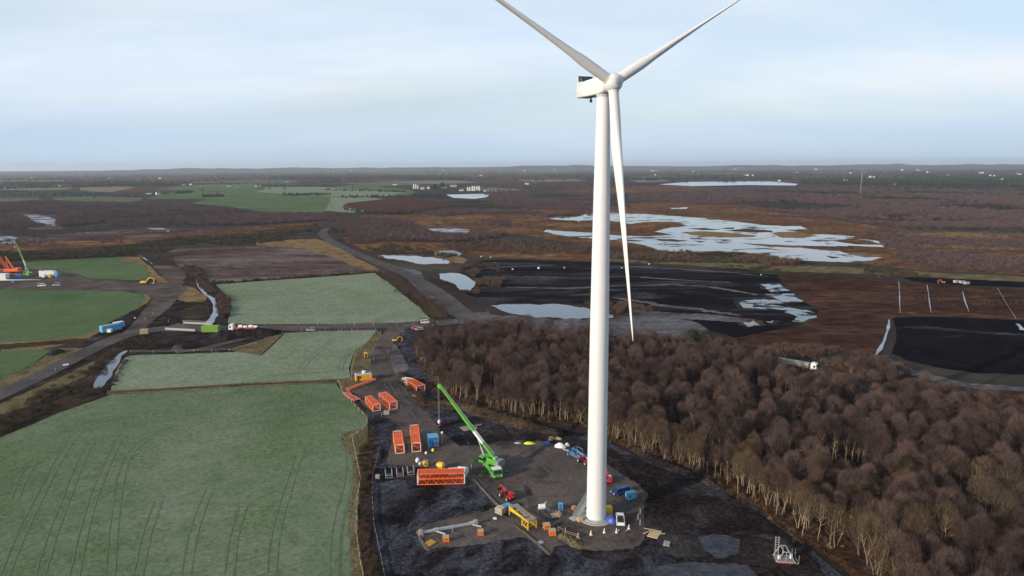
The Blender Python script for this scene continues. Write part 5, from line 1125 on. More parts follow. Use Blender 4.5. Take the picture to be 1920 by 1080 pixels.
container('skip_container', 'sky blue container with a white side, by the left road bend', 'container', at(208, 620, .2), hd((196, 622), (222, 617)), 9.5, 3.2, 3.0, P_blue2, P_blue2, ribs=True)
container('grey_blue_tank_box', 'pale blue box standing behind the sky blue container', 'container', at(223, 614, .2), hd((196, 622), (222, 617)), 4.5, 2.6, 2.8, P_blue2, P_white)
container('white_cube', 'small white cube tank in front of the sky blue container', 'tank', at(206, 623, .2), 0, 1.8, 1.8, 1.5, P_white, P_white, ribs=False)
container('slatted_crate', 'pale slatted crate beside the road before the bridge', 'crate', at(271, 626, .2), .2, 3.6, 2.2, 2.2, P_wood, P_wood)
container('green_skip', 'bright olive green container beyond the bridge', 'container', at(396, 622, .2), hd((385, 622), (407, 622)), 8.5, 3, 3.0, P_green2, P_green2)
container('compressor', 'light blue box trailer beside the dark blue van', 'box trailer', at(1183, 935), hd((1176, 936), (1192, 931)), 2.5, 1.3, 1.6, P_blue2, P_blue2, windows=((-.9, .3),), ribs=False)
container('small_cabinet', 'small blue cabinet on the hardstand left of the tower steps', 'cabinet', at(1051, 956), .15, .9, .8, 1.5, P_blue, P_blue2, ribs=False)
container('fuel_box', 'small white steel tank just behind the long orange section', 'tank', at(849, 890), hd((840, 890), (858, 889)), 2.2, 1.6, 1.4, P_white, P_white, ribs=False)
t = container('ballast_box', 'tan and grey open box at the corner of the stone pad', 'ballast block', at(938, 963), hd((933, 962), (944, 966)), 1.9, 1.5, 1.4, P_conc2, P_tan, ribs=False)
t = container('ballast_block', 'dark flat ballast trough behind the tan box', 'ballast block', at(949, 955), hd((943, 958), (956, 953)), 2.4, 1.6, .9, P_grey, P_blue2, ribs=False)

# crates on legs: small orange tables
def crate(label, px, py, rz=.2, s=1.0, group='small orange crates round the pad'):
    t = thing('orange_crate', label, 'crate', at(px, py), rz, group)
    mb = MB(); mb.box((0, 0, 1.28 * s), (1.5 * s, 1.3 * s, .14 * s)); mb.build('lid', P_wood, t)
    for x in (-1, 1):
        for y in (-1, 1): mb = MB(); mb.beam((x * .66 * s, y * .56 * s, 0), (x * .66 * s, y * .56 * s, 1.24 * s), .14 * s); mb.build('corner_post', P_orange3, t)
    mb = MB(); mb.box((0, 0, .35 * s), (1.3 * s, 1.1 * s, .5 * s)); 
    for y in (-.6, .6): mb.beam((-.6 * s, y * s, 1.0 * s), (.6 * s, y * s, 1.0 * s), .1 * s)
    mb.beam((0, -.6 * s, .1), (0, -.6 * s, 1.2 * s), .1 * s); mb.build('bin', P_orange3, t)
crate('orange crate right of the yellow lifting frame, the upper of the close pair', 1025, 992, .25)
crate('orange crate right of the yellow lifting frame, the lower of the close pair', 1035.5, 1003, .1)
crate('orange crate beside the joint of the grey spreader beam', 901, 1003, .1, .9)
crate('orange crate beside the pile of yellow slats', 836, 1015, .15, .95)
crate('small orange box on the ground left of the tower steps', 1076, 955, .6, .6)

# ------------------------------------------------------------------ yellow lifting frame
a, b_ = G(962, 962, SZ), G(998, 992, SZ); d = b_ - a; Lf = d.length; t = thing('lifting_frame', 'long yellow steel lifting frame with a grey deck near the pad corner', 'lifting frame', tuple(a), math.atan2(d.y, d.x))
mb = MB()
for y in (-1.1, 1.1): mb.beam((0, y, 2.0), (Lf, y, 2.0), .22, .34); mb.beam((Lf - 2.6, y, .35), (Lf, y, .35), .2)
for x in (0, Lf * .33, Lf * .66, Lf): mb.beam((x, -1.0, 2.0), (x, 1.0, 2.0), .2, .28)
mb.build('main_frame', P_yellow, t)
for x, y in ((.2, -1.1), (.2, 1.1), (Lf - 2.6, -1.1), (Lf - 2.6, 1.1), (Lf, -1.1), (Lf, 1.1)): mb = MB(); mb.beam((x, y, 0), (x, y, 1.85), .24); mb.build('leg', P_yellow, t)
mb = MB(); mb.box((Lf * .42, .25, 2.22), (Lf * .72, 1.2, .1)); mb.build('deck', P_woodgrey, t)
mb = MB(); mb.tube((Lf * .12, -1.45, 1.7), (Lf * .72, -1.0, 1.9), .2, n=12); mb.tube((Lf * .1, -1.3, 1.65), (Lf * .3, -1.2, 1.75), .28, n=12); mb.build('ram', P_yellow, t)
mb = MB()
for k in range(3):
    mb.beam((Lf - 2.6 + k * .87, -1.1, .4), (Lf - 1.75 + k * .87, -1.1, 1.9), .12); mb.beam((Lf - 2.6 + k * .87, 1.1, 1.9), (Lf - 1.75 + k * .87, 1.1, .4), .12)
mb.beam((Lf, -1, .4), (Lf, 1, 1.9), .12); mb.beam((Lf, 1, .4), (Lf, -1, 1.9), .12); mb.beam((0, -1, 1.9), (0, 1, 1.2), .12); mb.build('bracing', P_yellow, t)
mb = MB(); mb.box((Lf * .1, 0, 2.25), (1.3, 2.3, .12)); mb.box((Lf * .93, 0, 2.25), (1.4, 2.2, .1)); mb.build('end_plate', P_grey, t)

# ------------------------------------------------------------------ spreader beam
a, b_ = G(789, 1003, SZ), G(892, 984, SZ); d = b_ - a; Ls_ = d.length; t = thing('spreader_beam', 'long pale grey spreader beam with side arms lying on the lower pad', 'spreader beam', tuple(a), math.atan2(d.y, d.x))
mb = MB(); mb.beam((.6, 0, .55), (Ls_ - .8, 0, .55), .5, .5); mb.beam((Ls_ * .3, 0, .85), (Ls_ * .62, 0, .85), .3, .12); mb.build('main_beam', P_silver, t, .02)
for x, yy_ in ((Ls_ * .27, -2.2), (Ls_ * .93, -1.9)): mb = MB(); mb.beam((x, -.2, .4), (x + 1.7, yy_, .4), .3, .3); mb.box((x, 0, .75), (1.1, .9, .25)); mb.build('side_arm', P_silver, t)
mb = MB(); mb.beam((.6, 0, .5), (.1, -1.4, .3), .12); mb.build('strut', P_silver, t)
mb = MB(); mb.beam((Ls_ * .55, -.3, .9), (Ls_ * .55, -1.3, .05), .1); mb.build('strut', P_silver, t)
for x in (0, Ls_): mb = MB(); mb.box((x, 0, .65), (.9, .9, 1.1)); mb.build('end_block', P_conc2, t, .04)
t = thing('slat_stack', 'small stack of yellow slats on the lower pad', 'timber stack', at(806, 1019), .9)
for k in range(5): mb = MB(); mb.box((0, -.75 + k * .38, .12 + .02 * (k % 2)), (2.4, .2, .16)); mb.build('slat', P_yellow, t)

# ------------------------------------------------------------------ drums and racks
t = thing('cable_reel', 'round yellow drum with a white end on the hardstand', 'drum', at(826, 878), hd((818, 877), (834, 880)))
mb = MB(); mb.tube((-.5, 0, .95), (.95, 0, .95), .92, n=20); mb.tube((-1.0, 0, .95), (-.5, 0, .95), .5, .92, n=20); mb.build('shell', P_yellow2, t); mb = MB(); mb.tube((-1.1, 0, .95), (-1.0, 0, .95), .42, n=16); mb.tube((.95, 0, .95), (1.02, 0, .95), .5, n=16); mb.build('end_cap', P_white, t)
t = thing('yellow_winch', 'yellow hook block lying beside the grey timber board', 'hook block', at(798, 874), .4)
mb = MB(); mb.tube((0, -.45, .75), (0, .45, .75), .75, n=18); mb.build('sheave', P_yellow2, t); mb = MB(); mb.tube((0, -.5, .75), (0, .5, .75), .25, n=12); mb.beam((0, 0, 1.3), (0, 0, 2.0), .2); mb.build('pin', P_red, t)
t = thing('white_drum', 'large white barrel lying open end out behind the long orange section', 'drum', at(868, 890), hd((858, 889), (878, 892)))
mb = MB(); mb.tube((-1.4, 0, 1.15), (1.1, 0, 1.15), 1.0, 1.15, n=24); mb.build('shell', P_white, t); mb = MB(); mb.tube((1.1, 0, 1.15), (1.22, 0, 1.15), 1.3, n=24); mb.build('flange', M_whitegrey, t)
mb = MB(); mb.tube((1.22, 0, 1.15), (1.26, 0, 1.15), .9, n=20); mb.build('inner_disc', P_white, t)
for k, (px, py, lb) in enumerate(((729, 894, 'grey steel rack at the ditch end of the row of three'), (750, 891, 'grey steel rack in the middle of the row of three, holding red chains'), (770, 888, 'grey steel rack nearest to the long orange section'))):
    t = thing('steel_rack', lb, 'rack', at(px, py), hd((722, 890), (772, 884)), 'three steel racks in a row')
    for x in (-.85, .85):
        mb = MB()
        for y in (-.9, .9): mb.beam((x, y, 0), (x, y, 2.0), .12)
        mb.beam((x, -.9, 1.9), (x, .9, 1.9), .1); mb.beam((x, -.9, .3), (x, .9, .3), .12); mb.build('side_frame', P_silver, t)
    mb = MB(); mb.beam((-.85, 0, .3), (.85, 0, .3), .14); mb.beam((-.85, -.9, .15), (.85, -.9, .15), .1); mb.build('base', P_silver, t)
    mb = MB()
    for j in range(7): a_ = random.random() * 6; mb.tube((-.7 + .22 * j, .3 * math.cos(a_), .4), (-.5 + .2 * j, .4 * math.sin(a_), .6 + .3 * random.random()), .07, n=6)
    mb.build('chains', P_red if k == 1 else P_grey, t)
def block(name, label, cat, px, py, d, mat, rz=0.1, group=None, z=SZ):
    t = thing(name, label, cat, at(px, py, z), rz, group); mb = MB(); mb.box((0, 0, d[2] / 2), d); mb.build('block', mat, t, .04)
    mb = MB(); mb.tube((0, 0, d[2]), (0, 0, d[2] + .12), .12, n=8); mb.build('lifting_eye', P_grey, t); return t
block('concrete_block', 'pale concrete block alone at the ditch end of the rack row', 'concrete block', 708, 897, (1.1, 1.1, 1.0), P_conc2)
block('concrete_block', 'grey concrete block between the two short orange sections', 'concrete block', 725, 776, (1.9, 1.6, 1.1), P_conc2)
block('foam_block', 'cream block at the foot of the tower steps', 'block', 1087, 977, (1.2, .9, .9), P_tan, .3)
for px, py, s_, mt_, lb in ((783, 866, 1.0, P_white, 'white bag in front of the inner orange section'), (788, 872, .8, P_silver, 'grey bag beside the timber board'), (799, 851, .6, P_white, 'white sack between the orange section and the blue container'), (812, 846, .7, P_yel3, 'pale yellow sack at the foot of the blue container')):
    t = thing('sack', lb, 'sack', at(px, py), random.random() * 3)
    mb = MB(); mb.loft([[Vector((r_ * s_ * (1 + .12 * math.sin(a_ * 1.57)) * math.cos(a_ * .524), r_ * s_ * math.sin(a_ * .524), z_ * s_)) for a_ in range(12)] for z_, r_ in ((0, .5), (.3, .62), (.8, .58), (1.05, .4), (1.15, .15))]); mb.build('bag', mt_, t)
    mb = MB(); mb.tube((0, 0, 1.1 * s_), (0, 0, 1.35 * s_), .08 * s_, .14 * s_, n=8); mb.build('neck', mt_, t)

# boards and mats
def mats(label, px, py, rz, n, w=1.2, l=3.4, mat=None, name='timber_mat', z=SZ, group='timber mats on the ground'):
    t = thing(name, label, 'timber mat', at(px, py, z), rz, group)
    for k in range(n): mb = MB(); mb.box(((k - n / 2 + .5) * w, .12 * math.sin(k * 3), .14), (w * .93, l, .2)); mb.build('board', mat or P_woodgrey, t, .02)
    return t
mats('grey timber mats under the boom of the green crane', 879, 803, .5, 4, 1.2, 3.6)
mats('narrow grey board right of the green boom', 893, 799, -.9, 1, .9, 4.0)
mats('weathered grey boards in front of the tapering boom section', 783, 744, hd((770, 738), (794, 748)) + .1, 5, 1.1, 1.5)
mats('small grey board behind the yellow hook block', 797, 865, -.35, 2, 1.0, 2.0)
t = mats('pile of pinkish broken boards right of the cones', 1227, 1002, -.5, 4, .6, 3.4, P_tan); t2 = mats('pale board lying beyond the pile of broken boards', 1250, 1020, -.35, 2, .7, 2.0, P_conc2)
for k, (px, py) in enumerate(((1218, 995), (1236, 1004), (1214, 1000))):
    t = thing('loose_plank', ('plank sticking out behind the broken boards', 'plank sticking out of the lower end of the broken boards', 'plank lying across the near side of the broken boards')[k], 'plank', at(px, py), -.5 + .5 * k); mb = MB(); mb.beam((-1.3, 0, .25), (1.3, 0, .5), .3, .08); mb.build('board', P_wood, t)
t = mats('pale pallets stacked behind the small white tank', 1041, 967, .2, 3, .7, 2.0, P_wood, 'pallet_stack')
for k in range(3): mb = MB(); mb.beam((.55 + .35 * k, -.9, .45), (.45 + .35 * k, .8, .7), .16, .1); mb.build('plank', P_orange2 if k == 1 else P_wood, t)
t = mats('brown timber stack half hidden behind the tower base', 1140, 962, .2, 3, .7, 1.8, P_wood, 'timber_stack'); mb = MB(); mb.box((0, 0, 1.0), (1.8, 1.5, 1.5)); mb.build('packing_case', P_yellow, t, .05)
t = mats('white sheeting on a frame behind the timber stack', 1139, 952, .1, 2, .8, 1.4, P_white, 'sheeting')
mats('tangle of steel offcuts on the edge of the lower pad', 1014, 1018, .7, 3, .4, 1.2, P_conc2, 'scrap_pile')
mats('small pile of white offcuts beside the spreader beam', 928, 973, .3, 2, .4, .9, P_white, 'scrap_pile')

# lumpy heaps of fabric
def heap(name, label, cat, px, py, r, h, mat, rz=0, asp=1.6, z=SZ, seed=1):
    t = thing(name, label, cat, at(px, py, z), rz); rings = []
    for k in range(6):
        f = k / 5; rr_ = r * math.cos(f * 1.45) ** .6
        rings.append([Vector((math.cos(a * .393) * rr_ * asp * (1 + .3 * noise.noise(Vector((math.cos(a * .393) * 1.5, math.sin(a * .393) * 1.5, seed + f)))), math.sin(a * .393) * rr_ * (1 + .3 * noise.noise(Vector((math.cos(a * .393) * 2, seed, f)))), h * f * (1 + .35 * noise.noise(Vector((a * .9, f * 3, seed)))))) for a in range(16)])
    mb = MB(); mb.loft(rings, smooth=False); mb.build('cover', mat, t)
    mb = MB(); mb.box((r * asp * .7, -r * .5, .12), (r * .9, r * .5, .22), rz=.5); mb.build('fold', mat, t); return t
heap('tarpaulin', 'crumpled royal blue tarpaulin against the tower base', 'tarpaulin', 1146, 978, 1.1, 1.3, P_tarp, -.9, 1.4, seed=2)
heap('tarpaulin', 'dark blue tarpaulin heap by the white bags at the hardstand edge', 'tarpaulin', 1025, 833, .9, .9, P_tarp, .1, 1.3, seed=3)
heap('yellow_sling', 'bright yellow sling heap at the far edge of the hardstand', 'sling', 992, 832, .7, .6, P_yel3, .0, 2.4, seed=4)
heap('white_bags', 'heap of white bulk bags at the far edge of the hardstand', 'bags', 1050, 838, 1.0, 1.1, P_white, -.2, 1.8, seed=5)
heap('white_bags', 'smaller white bundle right of the bulk bag heap', 'bags', 1063, 836, .6, .9, P_white, .3, 1.4, seed=6)
heap('grey_sheet', 'crumpled grey sheet left of the yellow sling', 'sheet', 971, 831, .5, .3, P_silver, .0, 2.2, seed=7)
block('packing_crate', 'tan packing crate behind the blue tarpaulin heap', 'crate', 1033, 825, (1.1, 1.0, 1.1), P_tan, .2)
heap('branches', 'pale tangle of brash right of the tan packing crate', 'brash', 1045, 823, .8, .6, P_wood, -.3, 1.8, seed=8)

# small white tank on legs
t = thing('white_bowser', 'white round tank standing on thin legs among the tools', 'tank', at(1016, 962), .2)
mb = MB(); mb.tube((-.75, 0, 1.7), (.75, 0, 1.7), .62, n=18); mb.build('tank', P_white, t)
for x in (-1.0, 1.6):
    for y in (-.6, .6): mb = MB(); mb.beam((x, y, 0), (x, y, 1.3), .08); mb.build('leg', P_silver, t)
mb = MB(); mb.beam((-1, -.6, 1.25), (1.6, -.6, 1.25), .08); mb.beam((-1, .6, 1.25), (1.6, .6, 1.25), .08); mb.beam((1.0, 0, 1.3), (1.1, .1, 2.9), .22); mb.build('frame', P_grey, t)

# steps up to the tower door
ft = Vector((B0.x - 4.9, B0.y - .3, SZ)); tp = Vector((B0.x - 1.6, B0.y + 2.6, SZ + 3.7)); d = tp - ft; rz = math.atan2(d.y, d.x); run = d.to_2d().length; t = thing('steel_stairs', 'galvanised steel stairs leaning up to the turbine tower', 'stairs', tuple(ft), rz)
for s_ in (-1, 1):
    mb = MB(); mb.beam((0, s_ * .7, .1), (run, s_ * .7, 3.75), .1, .3); mb.build('stringer', P_silver, t)
    mb = MB(); mb.beam((0, s_ * .7, 1.15), (run, s_ * .7, 4.8), .06); mb.beam((0, s_ * .7, .65), (run, s_ * .7, 4.3), .05)
    for k in range(7): f = k / 6; mb.beam((run * f, s_ * .7, .1 + 3.65 * f), (run * f, s_ * .7, 1.15 + 3.65 * f), .05)
    mb.build('handrail', P_silver, t)
for k in range(17): f = (k + .5) / 17; mb = MB(); mb.box((run * f, 0, .1 + 3.65 * f), (.27, 1.36, .05)); mb.build('tread', P_silver, t)
mb = MB(); mb.box((-.7, 0, .08), (1.4, 1.9, .12)); mb.build('foot_plate', P_silver, t)
mb = MB(); mb.box((run + .3, 0, 3.78), (1.3, 1.5, .08)); mb.build('landing', P_silver, t)

# A-frame lifting yoke with a ladder, alone on the black ground
a = at(1470, 1050, .25); t = thing('hook_frame', 'pale steel A frame platform with a ladder alone on the black ground by the wood', 'steel frame', a, -.12)
mb = MB(); mb.box((0, 0, .25), (3.9, 2.6, .14)); mb.build('platform', P_woodgrey, t)
mb = MB()
for y in (-1.3, 1.3): mb.beam((-2, y, .3), (2, y, .3), .14); mb.beam((-1.9, y, .35), (-.5, y, 2.6), .12); mb.beam((1.9, y, .35), (.5, y, 2.6), .12); mb.beam((-.5, y, 2.6), (.5, y, 2.6), .12); mb.beam((0, y, .35), (0, y, 2.6), .1)
for x in (-.5, .5): mb.beam((x, -1.3, 2.6), (x, 1.3, 2.6), .12)
mb.build('a_frame', P_silver, t)
mb = MB()
for x in (-1.6, -.9): mb.beam((x, 1.3, .3), (x, 1.3, 4.6), .1)
for k in range(7): mb.beam((-1.6, 1.3, 1.0 + k * .55), (-.9, 1.3, 1.0 + k * .55), .08)
mb.build('ladder', P_silver, t)
mb = MB()
for x, y in ((2.6, -1.3), (2.6, 1.3), (1.9, 1.3)): mb.beam((x, y, .1), (x, y, 2.0), .07)
mb.beam((1.9, -1.3, .1), (2.6, -1.3, .1), .07); mb.beam((2.6, -1.3, .1), (2.6, 1.3, .1), .07); mb.build('guard_rail', P_silver, t)
mb = MB(); mb.tube((1.5, .3, .35), (1.5, .3, 1.2), .3, n=12); mb.tube((-1.0, 0, .35), (-1.0, 0, .9), .35, n=12); mb.build('pot', P_white, t)
mb = MB(); mb.beam((-1.7, -1.42, .12), (1.4, -1.42, .12), .14); mb.build('red_skid', P_red, t)
# ------------------------------------------------------------------ vehicles
def car(name, label, cat, px, py, rz, body, Lc=4.5, W=1.85, H=1.5, style='car', group=None, z=SZ):
    t = thing(name, label, cat, at(px, py, z), rz, group); x = Lc / 2; rf = {'car': (-.42, .12), 'van': (-.46, .26), 'pickup': (-.05, .18)}[style]
    zb = H * .58
    mb = MB(); mb.prism([(-x, .35), (-x + .1, .25), (x - .1, .25), (x, .4), (x - .02, zb * .82), (x * .45 if style != 'van' else x * .62, zb), (-x + .05, zb), (-x, zb * .8)], -W / 2, W / 2); mb.build('body', body, t, .07)
    r0, r1 = rf[0] * Lc, rf[1] * Lc; sl = .55
    lo = [(r0 - .18, -W * .46), (r1 + sl + .1, -W * .46), (r1 + sl + .1, W * .46), (r0 - .18, W * .46)]; hi = [(r0, -W * .38), (r1, -W * .38), (r1, W * .38), (r0, W * .38)]
    V = [(a, b, zb - .02) for a, b in lo] + [(a, b, H - .06) for a, b in hi]
    mb = MB(); mb.add(V, [(0, 1, 5, 4), (1, 2, 6, 5), (2, 3, 7, 6), (3, 0, 4, 7), (4, 5, 6, 7)]); mb.build('cabin_glass', P_glass, t)
    mb = MB(); mb.poly(hi, H - .06, H); 
    for a, b in zip(lo, hi): mb.beam((a[0], a[1], zb), (b[0], b[1], H - .03), .09)
    if style != 'pickup': 
        xm = (r0 + r1) / 2
        for s_ in (-1, 1): mb.beam((xm, s_ * W * .465, zb), (xm, s_ * W * .385, H - .03), .1)
    mb.build('roof', body, t)
    if style == 'pickup':
        mb = MB(); mb.box((-x * .55, 0, zb + .01), (x * .8, W * .8, .04)); mb.build('load_bed', P_black, t)
    for sx in (-.31, .31):
        for sy in (-1, 1): wheel(t, sx * Lc, sy * (W / 2 - .1), .34, .24)
    for sy in (-1, 1):
        mb = MB(); mb.box((x - .02, sy * W * .36, zb * .78), (.1, .34, .16)); mb.build('headlight', P_white, t)
        mb = MB(); mb.box((-x + .02, sy * W * .4, zb * .8), (.1, .2, .22)); mb.build('tail_light', P_red, t)
    return t
car('people_carrier', 'dark blue people carrier parked right of the tower', 'van', 1163, 926, hd((1175, 923), (1152, 929)), P_navy, 4.9, 1.95, 1.85, 'van')
car('pickup_truck', 'white pickup parked facing away just right of the tower base', 'pickup', 1163, 978, hd((1163, 982), (1161, 960)), P_white, 4.9, 1.9, 1.8, 'pickup')
car('estate_car', 'dark grey car driving on the road below the pale field', 'car', 583, 620, hd((590, 620), (576, 620)), P_grey, 4.6, 1.9, 1.5, 'car', z=.5)
car('small_car', 'dark red car parked at the crossroads', 'car', 779, 617, hd((785, 617), (773, 617)), P_red, 4.2, 1.8, 1.5, 'car', z=.5)
car('small_car', 'silver car parked beside the dark red one', 'car', 786, 619, hd((790, 618), (780, 619)), P_silver, 4.2, 1.8, 1.5, 'car', z=.5)
car('works_van', 'white van at the far side of the crossroads by the hedge', 'van', 797, 606, .2, P_white, 4.6, 1.9, 1.9, 'van', z=.5)

def telehandler(label, px, py, rz, mat, s=1.0, boomup=.12, basket=False, name='telehandler'):
    t = thing(name, label, 'telehandler', at(px, py), rz); t.scale = (s,) * 3
    mb = MB(); mb.prism([(-2.4, .7), (1.9, .7), (2.1, 1.0), (1.9, 1.25), (-2.2, 1.35), (-2.5, 1.1)], -.75, .75); mb.box((-1.2, -.75, 1.45), (1.9, .75, .75)); mb.build('chassis', mat, t, .05)
    mb = MB(); mb.box((-.1, .68, 1.65), (1.5, .85, 1.45), taper=.88); cb_ = mb.build('cab', P_glass, t)
    mb = MB(); mb.box((-.1, .68, 2.42), (1.4, .8, .08))
    for x in (-.8, .6): mb.beam((x, .3, .95), (x * .9, .35, 2.4), .09); mb.beam((x, 1.08, .95), (x * .9, 1.02, 2.4), .09)
    mb.build('cab_frame', mat, cb_)
    for x in (-1.55, 1.45):
        for y in (-.95, .95): wheel(t, x, y, .58, .42)
    q0 = Vector((-2.2, -.05, 1.75)); q1 = q0 + Vector((5.2 * math.cos(boomup), 0, 5.2 * math.sin(boomup)))
    mb = MB(); mb.beam(q0, q0.lerp(q1, .7), .34, .36); mb.beam(q0.lerp(q1, .6), q1, .26, .28); mb.beam(q1, q1 + Vector((.25, 0, -.95)), .2); bm_ = mb.build('boom', mat if not basket else P_blue2, t)
    mb = MB(); e = q1 + Vector((.35, 0, -1.1)); mb.box(e, (.1, 1.2, .6)); 
    for y in (-.4, .4): mb.beam(e + Vector((0, y, -.3)), e + Vector((1.1, y, -.3)), .12, .06)
    mb.build('fork', P_black, bm_); return t
telehandler('red telehandler on the hardstand in front of the green crane', 950, 934, hd((953, 934), (940, 925)), P_red, 1.0)
telehandler('red telehandler half hidden behind the turbine tower', 1095, 868, hd((1100, 869), (1086, 862)), P_red, .95, .2, True)
telehandler('small red loader just showing right of the turbine tower', 1139, 903, hd((1139, 903), (1131, 892)), P_red, .75, .5)
heap('water_bag', 'small white tank bag right of the small red loader', 'tank', 1144, 896, .45, .8, P_white, .2, 1.1, seed=9)
# blue lattice work lift behind the red telehandler
a = at(1080, 858); t = thing('work_platform', 'blue lattice work platform beside the red telehandler and the white bags', 'work platform', a, hd((1064, 848), (1088, 860)))
mb = MB()
for y in (-.8, .8):
    for z in (.5, 1.7): mb.beam((-3, y, z), (2.4, y, z), .1)
    for k in range(6): mb.beam((-3 + .9 * k, y, .5), (-2.1 + .9 * k, y, 1.7), .07); mb.beam((-3 + .9 * k, y, .5), (-3 + .9 * k, y, 1.7), .08)
mb.build('side_truss', P_blue, t); mb = MB(); mb.box((-.3, 0, .5), (5.4, 1.5, .1)); mb.beam((-5.6, 0, .7), (-3, 0, .9), .35, .3); mb.build('deck', P_silver, t)
mb = MB()
for x in (-.6, 1.9):
    for y in (-.8, .8): mb.beam((x, y, 1.7), (x, y, 3.0), .09)
mb.beam((-.6, -.8, 3.0), (1.9, -.8, 3.0), .08); mb.beam((-.6, .8, 3.0), (1.9, .8, 3.0), .08); mb.beam((-.6, -.8, 3.0), (-.6, .8, 3.0), .08); mb.build('cage', P_blue2, t)
for x in (-2.4, 1.9):
    for y in (-.9, .9): wheel(t, x, y, .42, .3)

def lorry(name, label, px, py, rz, load, z=.5, Lt=11.0):
    t = thing(name, label, 'lorry', at(px, py, z), rz)
    mb = MB(); mb.prism([(2.2, .6), (4.5, .6), (4.55, 1.6), (4.35, 3.3), (3.0, 3.6), (2.3, 3.5)], -1.22, 1.22); cb_ = mb.build('cab', P_white, t, .1)
    mb = MB(); mb.add([(4.57, -1.05, 1.8), (4.57, 1.05, 1.8), (4.42, 1.05, 2.8), (4.42, -1.05, 2.8)], [(0, 1, 2, 3)]); mb.box((3.7, 0, 2.25), (.9, 2.48, .8)); mb.build('windscreen', P_glass, cb_)
    for y in (-.9, .9): mb = MB(); mb.box((4.55, y, .95), (.1, .4, .22)); mb.build('headlight', P_silver, cb_)
    mb = MB(); mb.box((-1.6, 0, .95), (8.4, .9, .25)); mb.build('chassis', P_red if load else P_grey, t)
    mb = MB(); mb.box((-Lt / 2 + 1.4, 0, 1.3), (Lt, 2.45, .22)); mb.build('trailer_bed', P_red if load else P_woodgrey, t)
    if not load: mb = MB(); mb.box((-Lt / 2 + 1.4, 0, 2.2), (Lt, 2.5, 1.6)); mb.build('side_boards', P_conc2, t, .04)
    for x in (3.6, .6, -.6, -6.2, -7.4, -8.6):
        for y in (-1.05, 1.05): wheel(t, x, y, .5, .34)
    return t
t = lorry('low_loader', 'white cabbed lorry with a red trailer carrying pale sections past the bridge', 447, 620, hd((480, 620), (425, 620)), True)
ld = thing('steel_load', 'pale cylinders and red frames loaded on the red trailer', 'load', tuple(Vector(at(447, 620, .5)) + Vector((4.5, 0, 1.45))), 0)
for k in range(4):
    mb = MB()
    if k % 2 == 0: mb.tube((-4.2 + 2.6 * k, 0, .8), (-2.3 + 2.6 * k, 0, .8), .8, n=16)
    else: mb.tube((-4.4 + 2.6 * k, 0, .6), (-2.6 + 2.6 * k, 0, .6), .6, n=14)
    mb.build('cylinder', P_white, ld)
mb = MB()
for k in range(5): mb.beam((-5.2 + 2.4 * k, -1.1, .1), (-5.2 + 2.4 * k, 1.1, .9), .2)
mb.build('red_frame', P_red, ld)
lorry('flatbed_lorry', 'white cabbed lorry with a pale box trailer driving behind the birch wood', 1510, 693, hd((1486, 689), (1530, 697)), False, .3, 12.5)

# excavators
def excavator(label, px, py, rz, mat, s=1.0, z=.3, name='excavator'):
    t = thing(name, label, 'excavator', at(px, py, z), rz); t.scale = (s,) * 3
    for y in (-1.1, 1.1):
        mb = MB(); mb.prism([(-2.0, .0), (2.0, .0), (2.3, .45), (1.9, .9), (-1.9, .9), (-2.3, .45)], y - .28, y + .28); mb.build('track', P_black, t, .08)
    mb = MB(); mb.box((-.4, 0, 1.45), (3.4, 2.5, 1.0), taper=.94); mb.build('upper_body', mat, t, .1)
    mb = MB(); mb.box((.6, .8, 2.2), (1.4, .95, 1.3), taper=.9); mb.build('cab', P_glass, t, .05)
    a, b, c, d_ = Vector((1.0, -.2, 1.7)), Vector((3.2, -.2, 4.0)), Vector((5.6, -.2, 3.0)), Vector((5.2, -.2, .8))
    mb = MB(); mb.beam(a, b, .4, .55); mb.beam(b, c, .38, .45); mb.build('boom', mat, t); mb = MB(); mb.beam(c, d_, .32, .4); mb.build('dipper', mat, t)
    mb = MB(); mb.prism([(4.5, .1), (5.6, .2), (5.6, .9), (5.0, 1.0), (4.4, .6)], -.75, .35); mb.build('bucket', P_grey, t); return t
excavator('yellow excavator on the dark track beside the green field', 271, 533, 0.1, P_yellow2, 1.25)
excavator('orange digger working on the distant black peat strip', 1768, 531, 3.0, P_orange2, .6)
excavator('small yellow digger parked beside the access track', 741, 641, .4, P_yellow2, .62)

